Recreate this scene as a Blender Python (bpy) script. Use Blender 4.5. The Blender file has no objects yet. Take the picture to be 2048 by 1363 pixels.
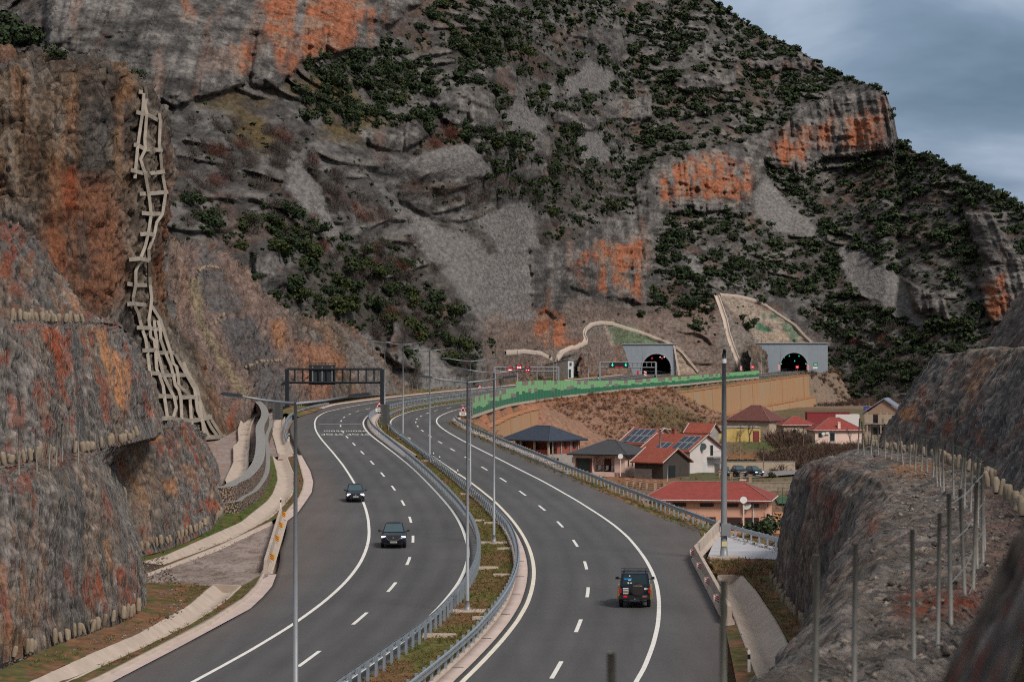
import bpy, math, random
import numpy as np
from mathutils import Matrix, Vector
random.seed(7); RNG = np.random.default_rng(11)
scene = bpy.context.scene
C = scene.collection
# ------------------------------------------------------------------ camera
F = 5000.0; H = 14.2; YH = 695.0          # focal length in photo pixels, eye height above the road, horizon row
cam_d = bpy.data.cameras.new('camera'); cam = bpy.data.objects.new('camera', cam_d); C.objects.link(cam)
cam.location = (0, 0, H); cam.rotation_euler = (math.pi/2, 0, 0)
cam_d.sensor_width = 36; cam_d.lens = F/2048*36; cam_d.shift_y = (YH-681.5)/2048
cam_d.clip_start = 0.5; cam_d.clip_end = 12000
cam_d.dof.use_dof = True; cam_d.dof.focus_distance = 185; cam_d.dof.aperture_fstop = 2.6
scene.camera = cam
# ------------------------------------------------------------------ world: overcast evening sky
SUN_EL, SUN_AZ = math.radians(44), math.radians(142)     # azimuth clockwise from +Y (view direction)
world = bpy.data.worlds.new('World'); scene.world = world; world.use_nodes = True
wn, wl = world.node_tree.nodes, world.node_tree.links
wn.clear()
def wnode(t, **k):
    n = wn.new(t)
    for a, b in k.items(): setattr(n, a, b)
    return n
sky = wnode('ShaderNodeTexSky', sky_type='NISHITA'); sky.sun_disc = False
sky.sun_elevation = SUN_EL; sky.sun_rotation = SUN_AZ; sky.air_density = 1.6; sky.dust_density = 3.0; sky.ozone_density = 2.0
sc = wnode('ShaderNodeVectorMath', operation='SCALE'); sc.inputs['Scale'].default_value = 0.06
wl.new(sky.outputs[0], sc.inputs[0])
tc = wnode('ShaderNodeTexCoord')
mp = wnode('ShaderNodeMapping'); mp.inputs['Scale'].default_value = (4.2, 4.2, 9.5); mp.inputs['Location'].default_value = (0.3, 0.1, 0.35)
wl.new(tc.outputs['Generated'], mp.inputs[0])
ns = wnode('ShaderNodeTexNoise'); ns.inputs['Scale'].default_value = 1.1; ns.inputs['Detail'].default_value = 7; ns.inputs['Roughness'].default_value = .52; ns.inputs['Distortion'].default_value = .35
wl.new(mp.outputs[0], ns.inputs['Vector'])
cr = wnode('ShaderNodeValToRGB'); e = cr.color_ramp.elements
e[0].position = .38; e[0].color = (.058, .112, .172, 1); e[1].position = .64; e[1].color = (.44, .50, .62, 1)
m_ = cr.color_ramp.elements.new(.5); m_.color = (.165, .235, .335, 1)
wl.new(ns.outputs['Fac'], cr.inputs[0])
sep = wnode('ShaderNodeSeparateXYZ'); wl.new(tc.outputs['Generated'], sep.inputs[0])
mr = wnode('ShaderNodeMapRange'); mr.inputs['From Min'].default_value = 0.05; mr.inputs['From Max'].default_value = .9; mr.inputs['To Min'].default_value = 1.0; mr.inputs['To Max'].default_value = 1.4
wl.new(sep.outputs['Z'], mr.inputs['Value'])
mrz = wnode('ShaderNodeMapRange'); mrz.inputs['From Min'].default_value = .12; mrz.inputs['From Max'].default_value = .6; mrz.inputs['To Max'].default_value = .8; wl.new(sep.outputs['Z'], mrz.inputs['Value'])
bw = wnode('ShaderNodeMix', data_type='RGBA'); wl.new(mrz.outputs[0], bw.inputs['Factor']); wl.new(cr.outputs[0], bw.inputs['A']); bw.inputs['B'].default_value = (.245, .235, .225, 1)
sc2 = wnode('ShaderNodeVectorMath', operation='SCALE'); wl.new(bw.outputs['Result'], sc2.inputs[0]); wl.new(mr.outputs[0], sc2.inputs['Scale'])
mixs = wnode('ShaderNodeMix', data_type='RGBA'); mixs.inputs['Factor'].default_value = .86
wl.new(sc.outputs[0], mixs.inputs['A']); wl.new(sc2.outputs[0], mixs.inputs['B'])
bg = wnode('ShaderNodeBackground'); bg.inputs['Strength'].default_value = 1.0
wl.new(mixs.outputs['Result'], bg.inputs[0])
wo = wnode('ShaderNodeOutputWorld'); wl.new(bg.outputs[0], wo.inputs[0])
# ------------------------------------------------------------------ sun behind cloud
sd_ = bpy.data.lights.new('sun', 'SUN'); sd_.energy = 2.3; sd_.angle = math.radians(14); sd_.color = (1, .92, .83)
sun = bpy.data.objects.new('sun', sd_); C.objects.link(sun)
sdir = Vector((math.sin(SUN_AZ)*math.cos(SUN_EL), math.cos(SUN_AZ)*math.cos(SUN_EL), math.sin(SUN_EL)))
sun.rotation_euler = sdir.to_track_quat('Z', 'Y').to_euler(); sun.location = (60, -40, 120)
scene.render.engine = 'CYCLES'; scene.cycles.use_denoising = False; scene.cycles.filter_width = 1.1; scene.cycles.max_bounces = 5; scene.cycles.diffuse_bounces = 3; scene.cycles.use_adaptive_sampling = True; scene.cycles.adaptive_threshold = .025; scene.cycles.sample_clamp_indirect = 3; scene.cycles.sample_clamp_direct = 3
# ------------------------------------------------------------------ exposure
vs = scene.view_settings; vs.view_transform = 'Standard'; vs.look = 'None'; vs.exposure = 0.4; vs.gamma = 1; vs.use_curve_mapping = False
# ================================================================== helpers
def P(px, py, d): return np.array([(px-1024)/F*d, d, H+(YH-py)/F*d])
def proj(V): return 1024+V[..., 0]/V[..., 1]*F, YH-(V[..., 2]-H)/V[..., 1]*F
def _h(ix, iy, iz, s):
    h = (ix.astype(np.uint32)*np.uint32(374761393)+iy.astype(np.uint32)*np.uint32(668265263)+iz.astype(np.uint32)*np.uint32(1440662683)+np.uint32((s*974711+12345) & 0xffffffff))
    h = (h ^ (h >> np.uint32(13)))*np.uint32(1274126177); h ^= h >> np.uint32(16)
    return (h & np.uint32(0xffffff)).astype(np.float32)/np.float32(0xffffff)
def vn(x, y, z, s=0):
    x, y, z = [np.asarray(a, np.float64) for a in np.broadcast_arrays(x, y, z)]
    fx, fy, fz = np.floor(x), np.floor(y), np.floor(z)
    ix, iy, iz = [a.astype(np.int64).astype(np.uint32) for a in (fx, fy, fz)]
    tx, ty, tz = [(t*t*(3-2*t)).astype(np.float32) for t in (x-fx, y-fy, z-fz)]
    o = np.uint32(1)
    def lx(iy, iz): return _h(ix, iy, iz, s)*(1-tx)+_h(ix+o, iy, iz, s)*tx
    a = lx(iy, iz)*(1-ty)+lx(iy+o, iz)*ty
    b = lx(iy, iz+o)*(1-ty)+lx(iy+o, iz+o)*ty
    return a*(1-tz)+b*tz
def fbm(x, y, z=0., o=4, s=0, g=.5):
    t = 0; a = 1; n = 0; k = 1.
    for i in range(o):
        t = t+a*vn(np.asarray(x)*k, np.asarray(y)*k, np.asarray(z)*k, s+i*17); n += a; a *= g; k *= 2.03
    return t/n
def sst(a, b, x):
    t = np.clip((x-a)/(b-a), 0, 1); return t*t*(3-2*t)
def sdist(px, py, poly):
    "signed distance in photo pixels, negative inside"
    poly = np.array(poly, float); d = np.full(px.shape, 1e9); ins = np.zeros(px.shape, bool)
    for i in range(len(poly)):
        a, b = poly[i], poly[(i+1) % len(poly)]; e = b-a
        t = np.clip(((px-a[0])*e[0]+(py-a[1])*e[1])/(e@e+1e-9), 0, 1)
        d = np.minimum(d, np.hypot(px-a[0]-t*e[0], py-a[1]-t*e[1]))
        c = ((a[1] > py) != (b[1] > py)) & (px < e[0]*(py-a[1])/(e[1] if e[1] else 1e-9)+a[0]); ins ^= c
    return np.where(ins, -d, d)
def pmask(px, py, poly, soft=6):
    out = np.zeros(px.shape); q = np.array(poly)
    m = (px > q[:, 0].min()-soft-2) & (px < q[:, 0].max()+soft+2) & (py > q[:, 1].min()-soft-2) & (py < q[:, 1].max()+soft+2)
    if m.any(): out[m] = sst(soft, -soft, sdist(px[m], py[m], poly))
    return out
def mixc(a, b, w): return a*(1-w[..., None])+np.asarray(b, float)*w[..., None]
# ------------------------------------------------------------------ meshes
def mesh_of(name, V, Fc, col=None, smooth=False):
    me = bpy.data.meshes.new(name); V = np.asarray(V, np.float32).reshape(-1, 3)
    if isinstance(Fc, np.ndarray):
        n, k = Fc.shape
        me.vertices.add(len(V)); me.vertices.foreach_set('co', V.ravel())
        me.loops.add(n*k); me.loops.foreach_set('vertex_index', Fc.astype(np.int32).ravel())
        me.polygons.add(n); me.polygons.foreach_set('loop_start', np.arange(0, n*k, k, dtype=np.int32))
        try: me.polygons.foreach_set('loop_total', np.full(n, k, np.int32))
        except Exception: pass
        me.update(calc_edges=True)
    else:
        me.from_pydata(V.tolist(), [], [list(f) for f in Fc])
    if col is not None:
        ca = me.color_attributes.new('Col', 'FLOAT_COLOR', 'POINT')
        c4 = np.ones((len(V), 4), np.float32); c4[:, :3] = np.asarray(col).reshape(-1, 3); ca.data.foreach_set('color', c4.ravel())
    if smooth: me.polygons.foreach_set('use_smooth', np.ones(len(me.polygons), bool))
    me.update(); return me
def tag(o, label=None, cat=None, group=None, kind=None):
    if label: o['label'] = label
    if cat: o['category'] = cat
    if group: o['group'] = group
    if kind: o['kind'] = kind
    return o
def thing(name, label, cat, loc=(0, 0, 0), rz=0, group=None):
    o = bpy.data.objects.new(name, None); C.objects.link(o); o.empty_display_size = .3
    o.location = tuple(float(a) for a in loc); o.rotation_euler = (0, 0, rz); return tag(o, label, cat, group)
def inst(name, me, loc=(0, 0, 0), rz=0, parent=None, sc=None):
    o = bpy.data.objects.new(name, me); C.objects.link(o); o.location = tuple(float(a) for a in loc); o.rotation_euler = (0, 0, rz)
    if sc is not None: o.scale = (sc,)*3 if np.isscalar(sc) else sc
    if parent is not None: o.parent = parent
    return o
def copy_tree(o, parent=None):
    c = o.copy(); C.objects.link(c); c.parent = parent
    for ch in o.children: copy_tree(ch, c)
    return c
class MB:
    def __init__(s): s.V = []; s.F = []; s.n = 0
    def add(s, V, Fc):
        V = np.asarray(V, float).reshape(-1, 3); s.V.append(V); s.F += [tuple(i+s.n for i in f) for f in Fc]; s.n += len(V); return s
    def box(s, c, size, rz=0, top=None, rx=0, ry=0):
        x, y, z = np.array(size)/2; t = top if top is not None else (1, 1)
        V = np.array([(-x, -y, -z), (x, -y, -z), (x, y, -z), (-x, y, -z), (-x*t[0], -y*t[1], z), (x*t[0], -y*t[1], z), (x*t[0], y*t[1], z), (-x*t[0], y*t[1], z)])
        if rx or ry: V = V@np.array((Matrix.Rotation(rx, 3, 'X')@Matrix.Rotation(ry, 3, 'Y')).transposed())
        if rz: V = V@np.array(Matrix.Rotation(rz, 3, 'Z').transposed())
        return s.add(V+np.array(c, float), [(0, 3, 2, 1), (4, 5, 6, 7), (0, 1, 5, 4), (1, 2, 6, 5), (2, 3, 7, 6), (3, 0, 4, 7)])
    def hexa(s, V):   # eight corners, bottom then top
        return s.add(V, [(0, 3, 2, 1), (4, 5, 6, 7), (0, 1, 5, 4), (1, 2, 6, 5), (2, 3, 7, 6), (3, 0, 4, 7)])
    def tube(s, pts, r, n=6):
        pts = np.array(pts, float); r = np.broadcast_to(np.array(r, float), (len(pts),)); T = np.gradient(pts, axis=0); V = []; Fc = []
        up = np.array((0, 0, 1.)) if abs(T[0][2]) < .9*np.linalg.norm(T[0]) else np.array((1., 0, 0))
        for i, p in enumerate(pts):
            t = T[i]/(np.linalg.norm(T[i])+1e-9); a = np.cross(t, up); a /= np.linalg.norm(a)+1e-9; b = np.cross(a, t)
            for k in range(n): V.append(p+r[i]*(math.cos(2*math.pi*k/n)*a+math.sin(2*math.pi*k/n)*b))
        for i in range(len(pts)-1):
            for k in range(n): Fc.append((i*n+k, i*n+(k+1) % n, (i+1)*n+(k+1) % n, (i+1)*n+k))
        Fc.append(tuple(range(n))); Fc.append(tuple(reversed(range((len(pts)-1)*n, len(pts)*n))))
        return s.add(V, Fc)
    def disc(s, c, r, nrm, n=14, th=.03):
        nrm = np.array(nrm, float); nrm /= np.linalg.norm(nrm); c = np.array(c, float)
        return s.tube([c-nrm*th/2, c+nrm*th/2], r, n)
    def plate(s, pts, nrm, th):   # convex polygon with thickness
        pts = np.array(pts, float); k = len(pts); q = pts+np.array(nrm, float)*th
        return s.add(np.r_[pts, q], [tuple(range(k))[::-1], tuple(range(k, 2*k))]+[(i, (i+1) % k, k+(i+1) % k, k+i) for i in range(k)])
    def mesh(s, name, smooth=False): return mesh_of(name, np.concatenate(s.V), s.F, smooth=smooth)
    def obj(s, name, mat, parent=None, world=True, smooth=False):
        V = np.concatenate(s.V)
        if parent is not None and world: V = V-np.array(parent.matrix_basis.translation)
        me = mesh_of(name, V, s.F, smooth=smooth); me.materials.append(mat)
        o = bpy.data.objects.new(name, me); C.objects.link(o); o.parent = parent; return o
def gridfaces(nr, nc, keep=None):
    i = np.arange(nr*nc).reshape(nr, nc)
    f = np.stack([i[:-1, :-1], i[:-1, 1:], i[1:, 1:], i[1:, :-1]], -1).reshape(-1, 4)
    return f if keep is None else f[keep.reshape(-1)]
# ------------------------------------------------------------------ materials
_m = {}
def mat(name, col=(.5, .5, .5), rough=.8, var=.12, scale=3., bump=0., bscale=None, metal=0., attr=False, emit=None, es=1., spec=.5, stretch=None, col2=None, det=6, coord='Object', ridged=False):
    if name in _m: return _m[name]
    m = bpy.data.materials.new(name); m.use_nodes = True; nt = m.node_tree; n, l = nt.nodes, nt.links; b = n['Principled BSDF']; _m[name] = m
    b.inputs['Roughness'].default_value = rough; b.inputs['Metallic'].default_value = metal
    b.inputs['Specular IOR Level'].default_value = spec
    if emit:
        b.inputs['Emission Color'].default_value = (*emit, 1); b.inputs['Emission Strength'].default_value = es
    tcn = n.new('ShaderNodeTexCoord'); vec = tcn.outputs[coord]
    if stretch:
        mpn = n.new('ShaderNodeMapping'); mpn.inputs['Scale'].default_value = stretch; l.new(vec, mpn.inputs[0]); vec = mpn.outputs[0]
    nz = n.new('ShaderNodeTexNoise'); nz.inputs['Scale'].default_value = scale; nz.inputs['Detail'].default_value = det; nz.inputs['Roughness'].default_value = .62; l.new(vec, nz.inputs['Vector'])
    mrn = n.new('ShaderNodeMapRange'); mrn.inputs['From Min'].default_value = .3; mrn.inputs['From Max'].default_value = .7
    mx = n.new('ShaderNodeMix'); mx.data_type = 'RGBA'
    l.new(nz.outputs['Fac'], mrn.inputs['Value'])
    if attr:
        at = n.new('ShaderNodeAttribute'); at.attribute_name = 'Col'
        mrn.inputs['To Min'].default_value = 1-var; mrn.inputs['To Max'].default_value = 1+var
        vm = n.new('ShaderNodeVectorMath'); vm.operation = 'SCALE'; l.new(at.outputs['Color'], vm.inputs[0]); l.new(mrn.outputs[0], vm.inputs['Scale']); l.new(vm.outputs[0], b.inputs['Base Color'])
    else:
        c2 = col2 or tuple(c*(1+var) for c in col); c1 = col if col2 else tuple(c*(1-var) for c in col)
        mx.inputs['A'].default_value = (*c1, 1); mx.inputs['B'].default_value = (*c2, 1); l.new(mrn.outputs[0], mx.inputs['Factor']); l.new(mx.outputs['Result'], b.inputs['Base Color'])
    if bump:
        bn = n.new('ShaderNodeBump'); bn.inputs['Strength'].default_value = min(1, bump*2 if bump < .5 else 1); bn.inputs['Distance'].default_value = bump
        nb = n.new('ShaderNodeTexNoise'); nb.inputs['Scale'].default_value = bscale or scale*4; nb.inputs['Detail'].default_value = 8; nb.inputs['Roughness'].default_value = .65; l.new(vec, nb.inputs['Vector'])
        nb.noise_type = 'RIDGED_MULTIFRACTAL' if ridged else 'FBM'; l.new(nb.outputs['Fac'], bn.inputs['Height']); l.new(bn.outputs[0], b.inputs['Normal'])
    return m
def asphalt_mat():
    m = mat('asphalt', attr=True, rough=.86, var=.10, scale=.09, bump=.004, bscale=55, spec=.25)
    nt = m.node_tree; n, l = nt.nodes, nt.links; b = n['Principled BSDF']
    # fine aggregate and wheel-track wear on top of the broad mottling
    tcn = n.new('ShaderNodeTexCoord'); g = n.new('ShaderNodeTexNoise'); g.inputs['Scale'].default_value = 9; g.inputs['Detail'].default_value = 5; l.new(tcn.outputs['Object'], g.inputs['Vector'])
    g2 = n.new('ShaderNodeTexNoise'); g2.inputs['Scale'].default_value = 1.0; g2.inputs['Detail'].default_value = 4
    mpn = n.new('ShaderNodeMapping'); mpn.inputs['Scale'].default_value = (.9, .05, 1); l.new(tcn.outputs['Object'], mpn.inputs[0]); l.new(mpn.outputs[0], g2.inputs['Vector'])
    ad = n.new('ShaderNodeMath'); ad.operation = 'ADD'; l.new(g.outputs['Fac'], ad.inputs[0]); l.new(g2.outputs['Fac'], ad.inputs[1])
    mr_ = n.new('ShaderNodeMapRange'); mr_.inputs['From Min'].default_value = .6; mr_.inputs['From Max'].default_value = 1.4; mr_.inputs['To Min'].default_value = .82; mr_.inputs['To Max'].default_value = 1.18; l.new(ad.outputs[0], mr_.inputs['Value'])
    src = b.inputs['Base Color'].links[0].from_socket; vm = n.new('ShaderNodeVectorMath'); vm.operation = 'SCALE'; l.new(src, vm.inputs[0]); l.new(mr_.outputs[0], vm.inputs['Scale']); l.new(vm.outputs[0], b.inputs['Base Color'])
    return m
def rock_mat(name, var, sc, bump, bsc, crack, stretch=(1, 1, 1), ck=.55, spec=.2):
    "vertex colour, fine mottling and warped fracture lines"
    m = mat(name, attr=True, rough=.95, var=var, scale=sc, spec=spec, det=9, stretch=stretch); nt = m.node_tree; n, l = nt.nodes, nt.links; b = n['Principled BSDF']
    tcn = n.new('ShaderNodeTexCoord'); mpn = n.new('ShaderNodeMapping'); mpn.inputs['Scale'].default_value = stretch; l.new(tcn.outputs['Object'], mpn.inputs[0])
    wz = n.new('ShaderNodeTexNoise'); wz.inputs['Scale'].default_value = crack*1.3; wz.inputs['Detail'].default_value = 4; l.new(mpn.outputs[0], wz.inputs['Vector'])
    wsb = n.new('ShaderNodeVectorMath'); wsb.operation = 'SCALE'; wsb.inputs['Scale'].default_value = 1.1/crack; l.new(wz.outputs['Color'], wsb.inputs[0]); wad = n.new('ShaderNodeVectorMath'); l.new(mpn.outputs[0], wad.inputs[0]); l.new(wsb.outputs[0], wad.inputs[1])
    fac = None; hs = []
    for k_, wd in ((1., .05), (2.9, .07)):
        vo = n.new('ShaderNodeTexVoronoi'); vo.feature = 'DISTANCE_TO_EDGE'; vo.inputs['Scale'].default_value = crack*k_; l.new(wad.outputs[0], vo.inputs['Vector']); mr_ = n.new('ShaderNodeMapRange'); mr_.inputs['From Max'].default_value = wd; mr_.inputs['To Min'].default_value = ck if k_ == 1 else min(1, ck+.22); l.new(vo.outputs['Distance'], mr_.inputs['Value']); hs.append(mr_)
    mu = n.new('ShaderNodeMath'); mu.operation = 'MULTIPLY'; l.new(hs[0].outputs[0], mu.inputs[0]); l.new(hs[1].outputs[0], mu.inputs[1])
    src = b.inputs['Base Color'].links[0].from_socket; vm = n.new('ShaderNodeVectorMath'); vm.operation = 'SCALE'; l.new(src, vm.inputs[0]); l.new(mu.outputs[0], vm.inputs['Scale']); l.new(vm.outputs[0], b.inputs['Base Color'])
    nb = n.new('ShaderNodeTexNoise'); nb.inputs['Scale'].default_value = bsc; nb.inputs['Detail'].default_value = 9; nb.inputs['Roughness'].default_value = .72; l.new(mpn.outputs[0], nb.inputs['Vector'])
    mh = n.new('ShaderNodeMath'); mh.operation = 'MULTIPLY_ADD'; mh.inputs[1].default_value = .35; l.new(mu.outputs[0], mh.inputs[0]); l.new(nb.outputs['Fac'], mh.inputs[2])
    bn = n.new('ShaderNodeBump'); bn.inputs['Strength'].default_value = 1; bn.inputs['Distance'].default_value = bump; l.new(mh.outputs[0], bn.inputs['Height']); l.new(bn.outputs[0], b.inputs['Normal']); return m
M_asph = asphalt_mat()
M_white = mat('road_paint_white', (.74, .73, .69), .7, .10, 1.2, spec=.3)
M_cream = mat('road_paint_cream', (.72, .67, .56), .7, .10, 1.2, spec=.3)
M_conc = mat('concrete', (.44, .36, .30), .9, .16, .8, bump=.01, bscale=18)
M_pink = mat('concrete_gutter', (.50, .40, .36), .9, .14, .6, bump=.006, bscale=20)
M_concg = mat('concrete_grey', (.32, .31, .30), .9, .15, .9, bump=.01, bscale=14)
M_lat = mat('concrete_beam', (.28, .245, .205), .92, .22, .7, bump=.02, bscale=9)
M_galv = mat('galvanised_steel', (.36, .41, .46), .42, .14, 2.2, metal=.55)
M_pole = mat('painted_pole', (.25, .265, .285), .5, .08, 1.5, metal=.2)
M_post = mat('fence_post', (.20, .20, .185), .6, .25, 6, metal=.1)
M_dark = mat('dark_frame', (.018, .024, .030), .5, .2, 3, metal=.3)
M_black = mat('black_plastic', (.012, .012, .013), .5, .2, 5)
M_rock = rock_mat('rock', .45, 1.6, .45, 1.2, .35, (1, 1, .6))
M_rockn = rock_mat('rock_near', .42, 3.2, .20, 2.4, .75, (1, 1, .55), .62)
M_mount = rock_mat('mountain_rock', .5, .8, 1.5, .35, .10, (1, .3, 1.2), .80, .15)
M_soil = mat('soil', attr=True, rough=.97, var=.40, scale=1.1, bump=.03, bscale=3, spec=.15, det=9)
M_gravel = mat('gravel', attr=True, rough=.97, var=.5, scale=7., bump=.03, bscale=9, spec=.15, det=8)
M_leaf = mat('leaf', attr=True, rough=.8, var=.25, scale=.8, spec=.25)
M_twig = mat('twig', attr=True, rough=.9, var=.25, scale=.8, spec=.2)
M_net = mat('wire_net', (.22, .215, .205), .6, .2, 2, metal=.4)
M_lump = mat('grout_block', (.25, .20, .145), .95, .25, 2.5, bump=.03, bscale=6)
# ================================================================== road alignment (plan curves of the two dashed lane lines)
LD = [(618.7, 1316.3), (731.8, 1236.1), (796.1, 1173.4), (826.4, 1121.6), (833, 1077.6), (826.1, 1038.7), (810, 1005.4), (789, 975.5), (766.9, 948.5), (744.5, 924.8), (724.5, 904.7), (707.1, 887.7), (692.8, 873.6), (683, 863.3), (678.8, 851.1), (679.4, 841.3), (685.4, 834), (696, 827.7), (712.2, 822.5), (732.8, 817.1), (757, 811.8), (786.3, 806.8), (817, 801.7)]
RD = [(1113.4, 1338.5), (1168.8, 1250.6), (1187.1, 1183.7), (1181, 1130), (1159, 1086), (1125.7, 1048), (1088, 1015.5), (1048.8, 986), (1008, 959), (970, 936.4), (933.3, 915.7), (904.7, 898.8), (879, 884.2), (858.4, 871.6), (842.6, 860.8), (832.5, 852), (828.5, 844), (830.7, 837.7), (838.6, 831.9), (851.5, 826), (869.9, 820.6), (891.9, 815), (918.3, 809.4)]
ZLp = np.array([(60, .1), (100, 0), (132, -.1), (168, -.15), (186, -.05), (204, .17), (222, .41), (240, .74), (258, 1.12), (276, 1.53), (294, 1.88), (312, 2.19), (329, 2.41), (347, 2.6), (365, 2.8), (383, 2.96), (401, 3.05), (455, 3.1), (509, 3.34), (600, 3.65), (750, 4.05), (930, 4.4), (1100, 4.6)])
ZRp = np.array([(60, .1), (100, 0), (128, -.05), (164, -.09), (182, -.05), (200, .07), (218, .22), (236, .46), (254, .79), (272, 1.07), (290, 1.4), (308, 1.66), (325, 1.88), (343, 2.07), (361, 2.2), (379, 2.29), (397, 2.35), (433, 2.36), (451, 2.4), (487, 2.51), (505, 2.65), (580, 2.9), (700, 3.6), (980, 5.), (1100, 5.4)])
def ZL(d): return np.interp(d, ZLp[:, 0], ZLp[:, 1])
def ZR(d): return np.interp(d, ZRp[:, 0], ZRp[:, 1])
def ZM(d): return (ZL(d)+ZR(d))/2
def ZV(d): return np.interp(d, [0, 250, 330, 420, 2000], [-8.2, -8.2, -7.4, -7., -7.])
def G(px, py, Z=ZL, dz=0.):
    lo, hi = 20., 1600.
    for _ in range(50):
        m = (lo+hi)/2
        if YH+(H-Z(m)-dz)*F/m > py: lo = m
        else: hi = m
    return np.array([(px-1024)/F*lo, lo])
def smoothp(Q, n=2, w=.25):
    Q = np.array(Q, float)
    for _ in range(n):
        R_ = Q.copy(); R_[1:-1] = Q[1:-1]*(1-2*w)+(Q[:-2]+Q[2:])*w; Q = R_
    return Q
def spline(Q, step=2.):
    Q = np.array(Q, float); s = np.r_[0, np.cumsum(np.linalg.norm(np.diff(Q, axis=0), axis=1))]
    n = len(s); h = np.diff(s); A = np.zeros((n, n)); A[0, 0] = A[-1, -1] = 1; R_ = np.zeros((n, Q.shape[1]))
    for i in range(1, n-1):
        A[i, i-1] = h[i-1]; A[i, i] = 2*(h[i-1]+h[i]); A[i, i+1] = h[i]; R_[i] = 6*((Q[i+1]-Q[i])/h[i]-(Q[i]-Q[i-1])/h[i-1])
    M_ = np.linalg.solve(A, R_); t = np.arange(0, s[-1], step); k = np.clip(np.searchsorted(s, t, side='right')-1, 0, n-2)
    a = (s[k+1]-t)[:, None]; b = (t-s[k])[:, None]; hh = h[k][:, None]
    return (M_[k]*a**3+M_[k+1]*b**3)/(6*hh)+(Q[k]/hh-M_[k]*hh/6)*a+(Q[k+1]/hh-M_[k+1]*hh/6)*b
def ext(Q, n=3):
    Q = [np.array(p) for p in Q]
    for _ in range(n):
        v1 = Q[1]-Q[0]; v2 = Q[2]-Q[1]; a = (math.atan2(v1[1], v1[0])-math.atan2(v2[1], v2[0]))*.8
        c, s = math.cos(a), math.sin(a); Q = [Q[0]-np.array([[c, -s], [s, c]])@v1]+Q
    return Q
STEP = 2.
CL = spline(ext(smoothp([G(x, y, ZL) for x, y in LD]+[(-13, 570), (.4, 632), (13.5, 705), (24.5, 754), (42, 859), (53.4, 924), (66, 1000)])), STEP)
CR = spline(ext(smoothp([G(x, y, ZR) for x, y in RD]+[(2.3, 577), (12, 619), (21.8, 659.5), (34.5, 703), (59.7, 792.5), (71.7, 833), (97, 919), (110, 975), (120, 1040)])), STEP)
def tangents(Cv):
    T = np.gradient(Cv, axis=0); return T/np.linalg.norm(T, axis=1)[:, None]
TL, TR = tangents(CL), tangents(CR); NL, NR = np.c_[TL[:, 1], -TL[:, 0]], np.c_[TR[:, 1], -TR[:, 0]]
class Al:
    "a plan curve with a height profile; everything along the road is placed by station and offset"
    def __init__(s, Cv, Z): s.C = Cv; s.Z = Z; s.T = tangents(Cv); s.N = np.c_[s.T[:, 1], -s.T[:, 0]]; s.L = (len(Cv)-1)*STEP; s.S = np.arange(len(Cv))*STEP
    def at(s, st, off=0., dz=0.):
        st = np.asarray(st, float); off = np.asarray(off, float)
        c = np.stack([np.interp(st, s.S, s.C[:, i]) for i in (0, 1)], -1); n = np.stack([np.interp(st, s.S, s.N[:, i]) for i in (0, 1)], -1)
        q = c+n*off[..., None] if off.ndim else c+n*off
        return np.concatenate([q, (s.Z(c[..., 1])+dz)[..., None]], -1)
    def so(s, q):
        k = int(np.argmin(np.hypot(s.C[:, 0]-q[0], s.C[:, 1]-q[1]))); v = np.array(q[:2])-s.C[k]; return k*STEP+float(v@s.T[k]), float(v@s.N[k])
    def offs(s, pts, dz=0., sm=0):
        "offset function from digitised photo points"
        a = np.array([s.so(G(x, y, s.Z, dz)) for x, y in pts]); a = a[np.argsort(a[:, 0])]
        if sm: a[:, 1] = smoothp(a[:, 1:2], sm)[:, 0]
        return lambda st: np.interp(st, a[:, 0], a[:, 1])
    def ang(s, st): return math.atan2(float(np.interp(st, s.S, s.T[:, 1])), float(np.interp(st, s.S, s.T[:, 0])))
AL, AR = Al(CL, ZL), Al(CR, ZR)
def st_at_y(A, y): return float(np.interp(y, A.C[:, 1], A.S))
def strip(name, A, s0, s1, fa, fb, dza, dzb, m, parent=None, step=2., n=1, skirt=0.):
    st = np.arange(s0, s1+.01, step); fa = fa if callable(fa) else (lambda q, v=fa: np.full_like(q, v)); fb = fb if callable(fb) else (lambda q, v=fb: np.full_like(q, v))
    rows = []
    a, b = fa(st), fb(st)
    for k in range(n+1):
        t = k/n; rows.append(A.at(st, a*(1-t)+b*t, dza*(1-t)+dzb*t))
    if skirt:
        lo = rows[0].copy(); lo[:, 2] -= skirt; hi = rows[-1].copy(); hi[:, 2] -= skirt; rows = [lo]+rows+[hi]
    V = np.stack(rows); Fc = gridfaces(len(rows), len(st))[:, ::-1]
    me = mesh_of(name, V, Fc); me.materials.append(m); o = bpy.data.objects.new(name, me); C.objects.link(o); o.parent = parent
    return o
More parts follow.
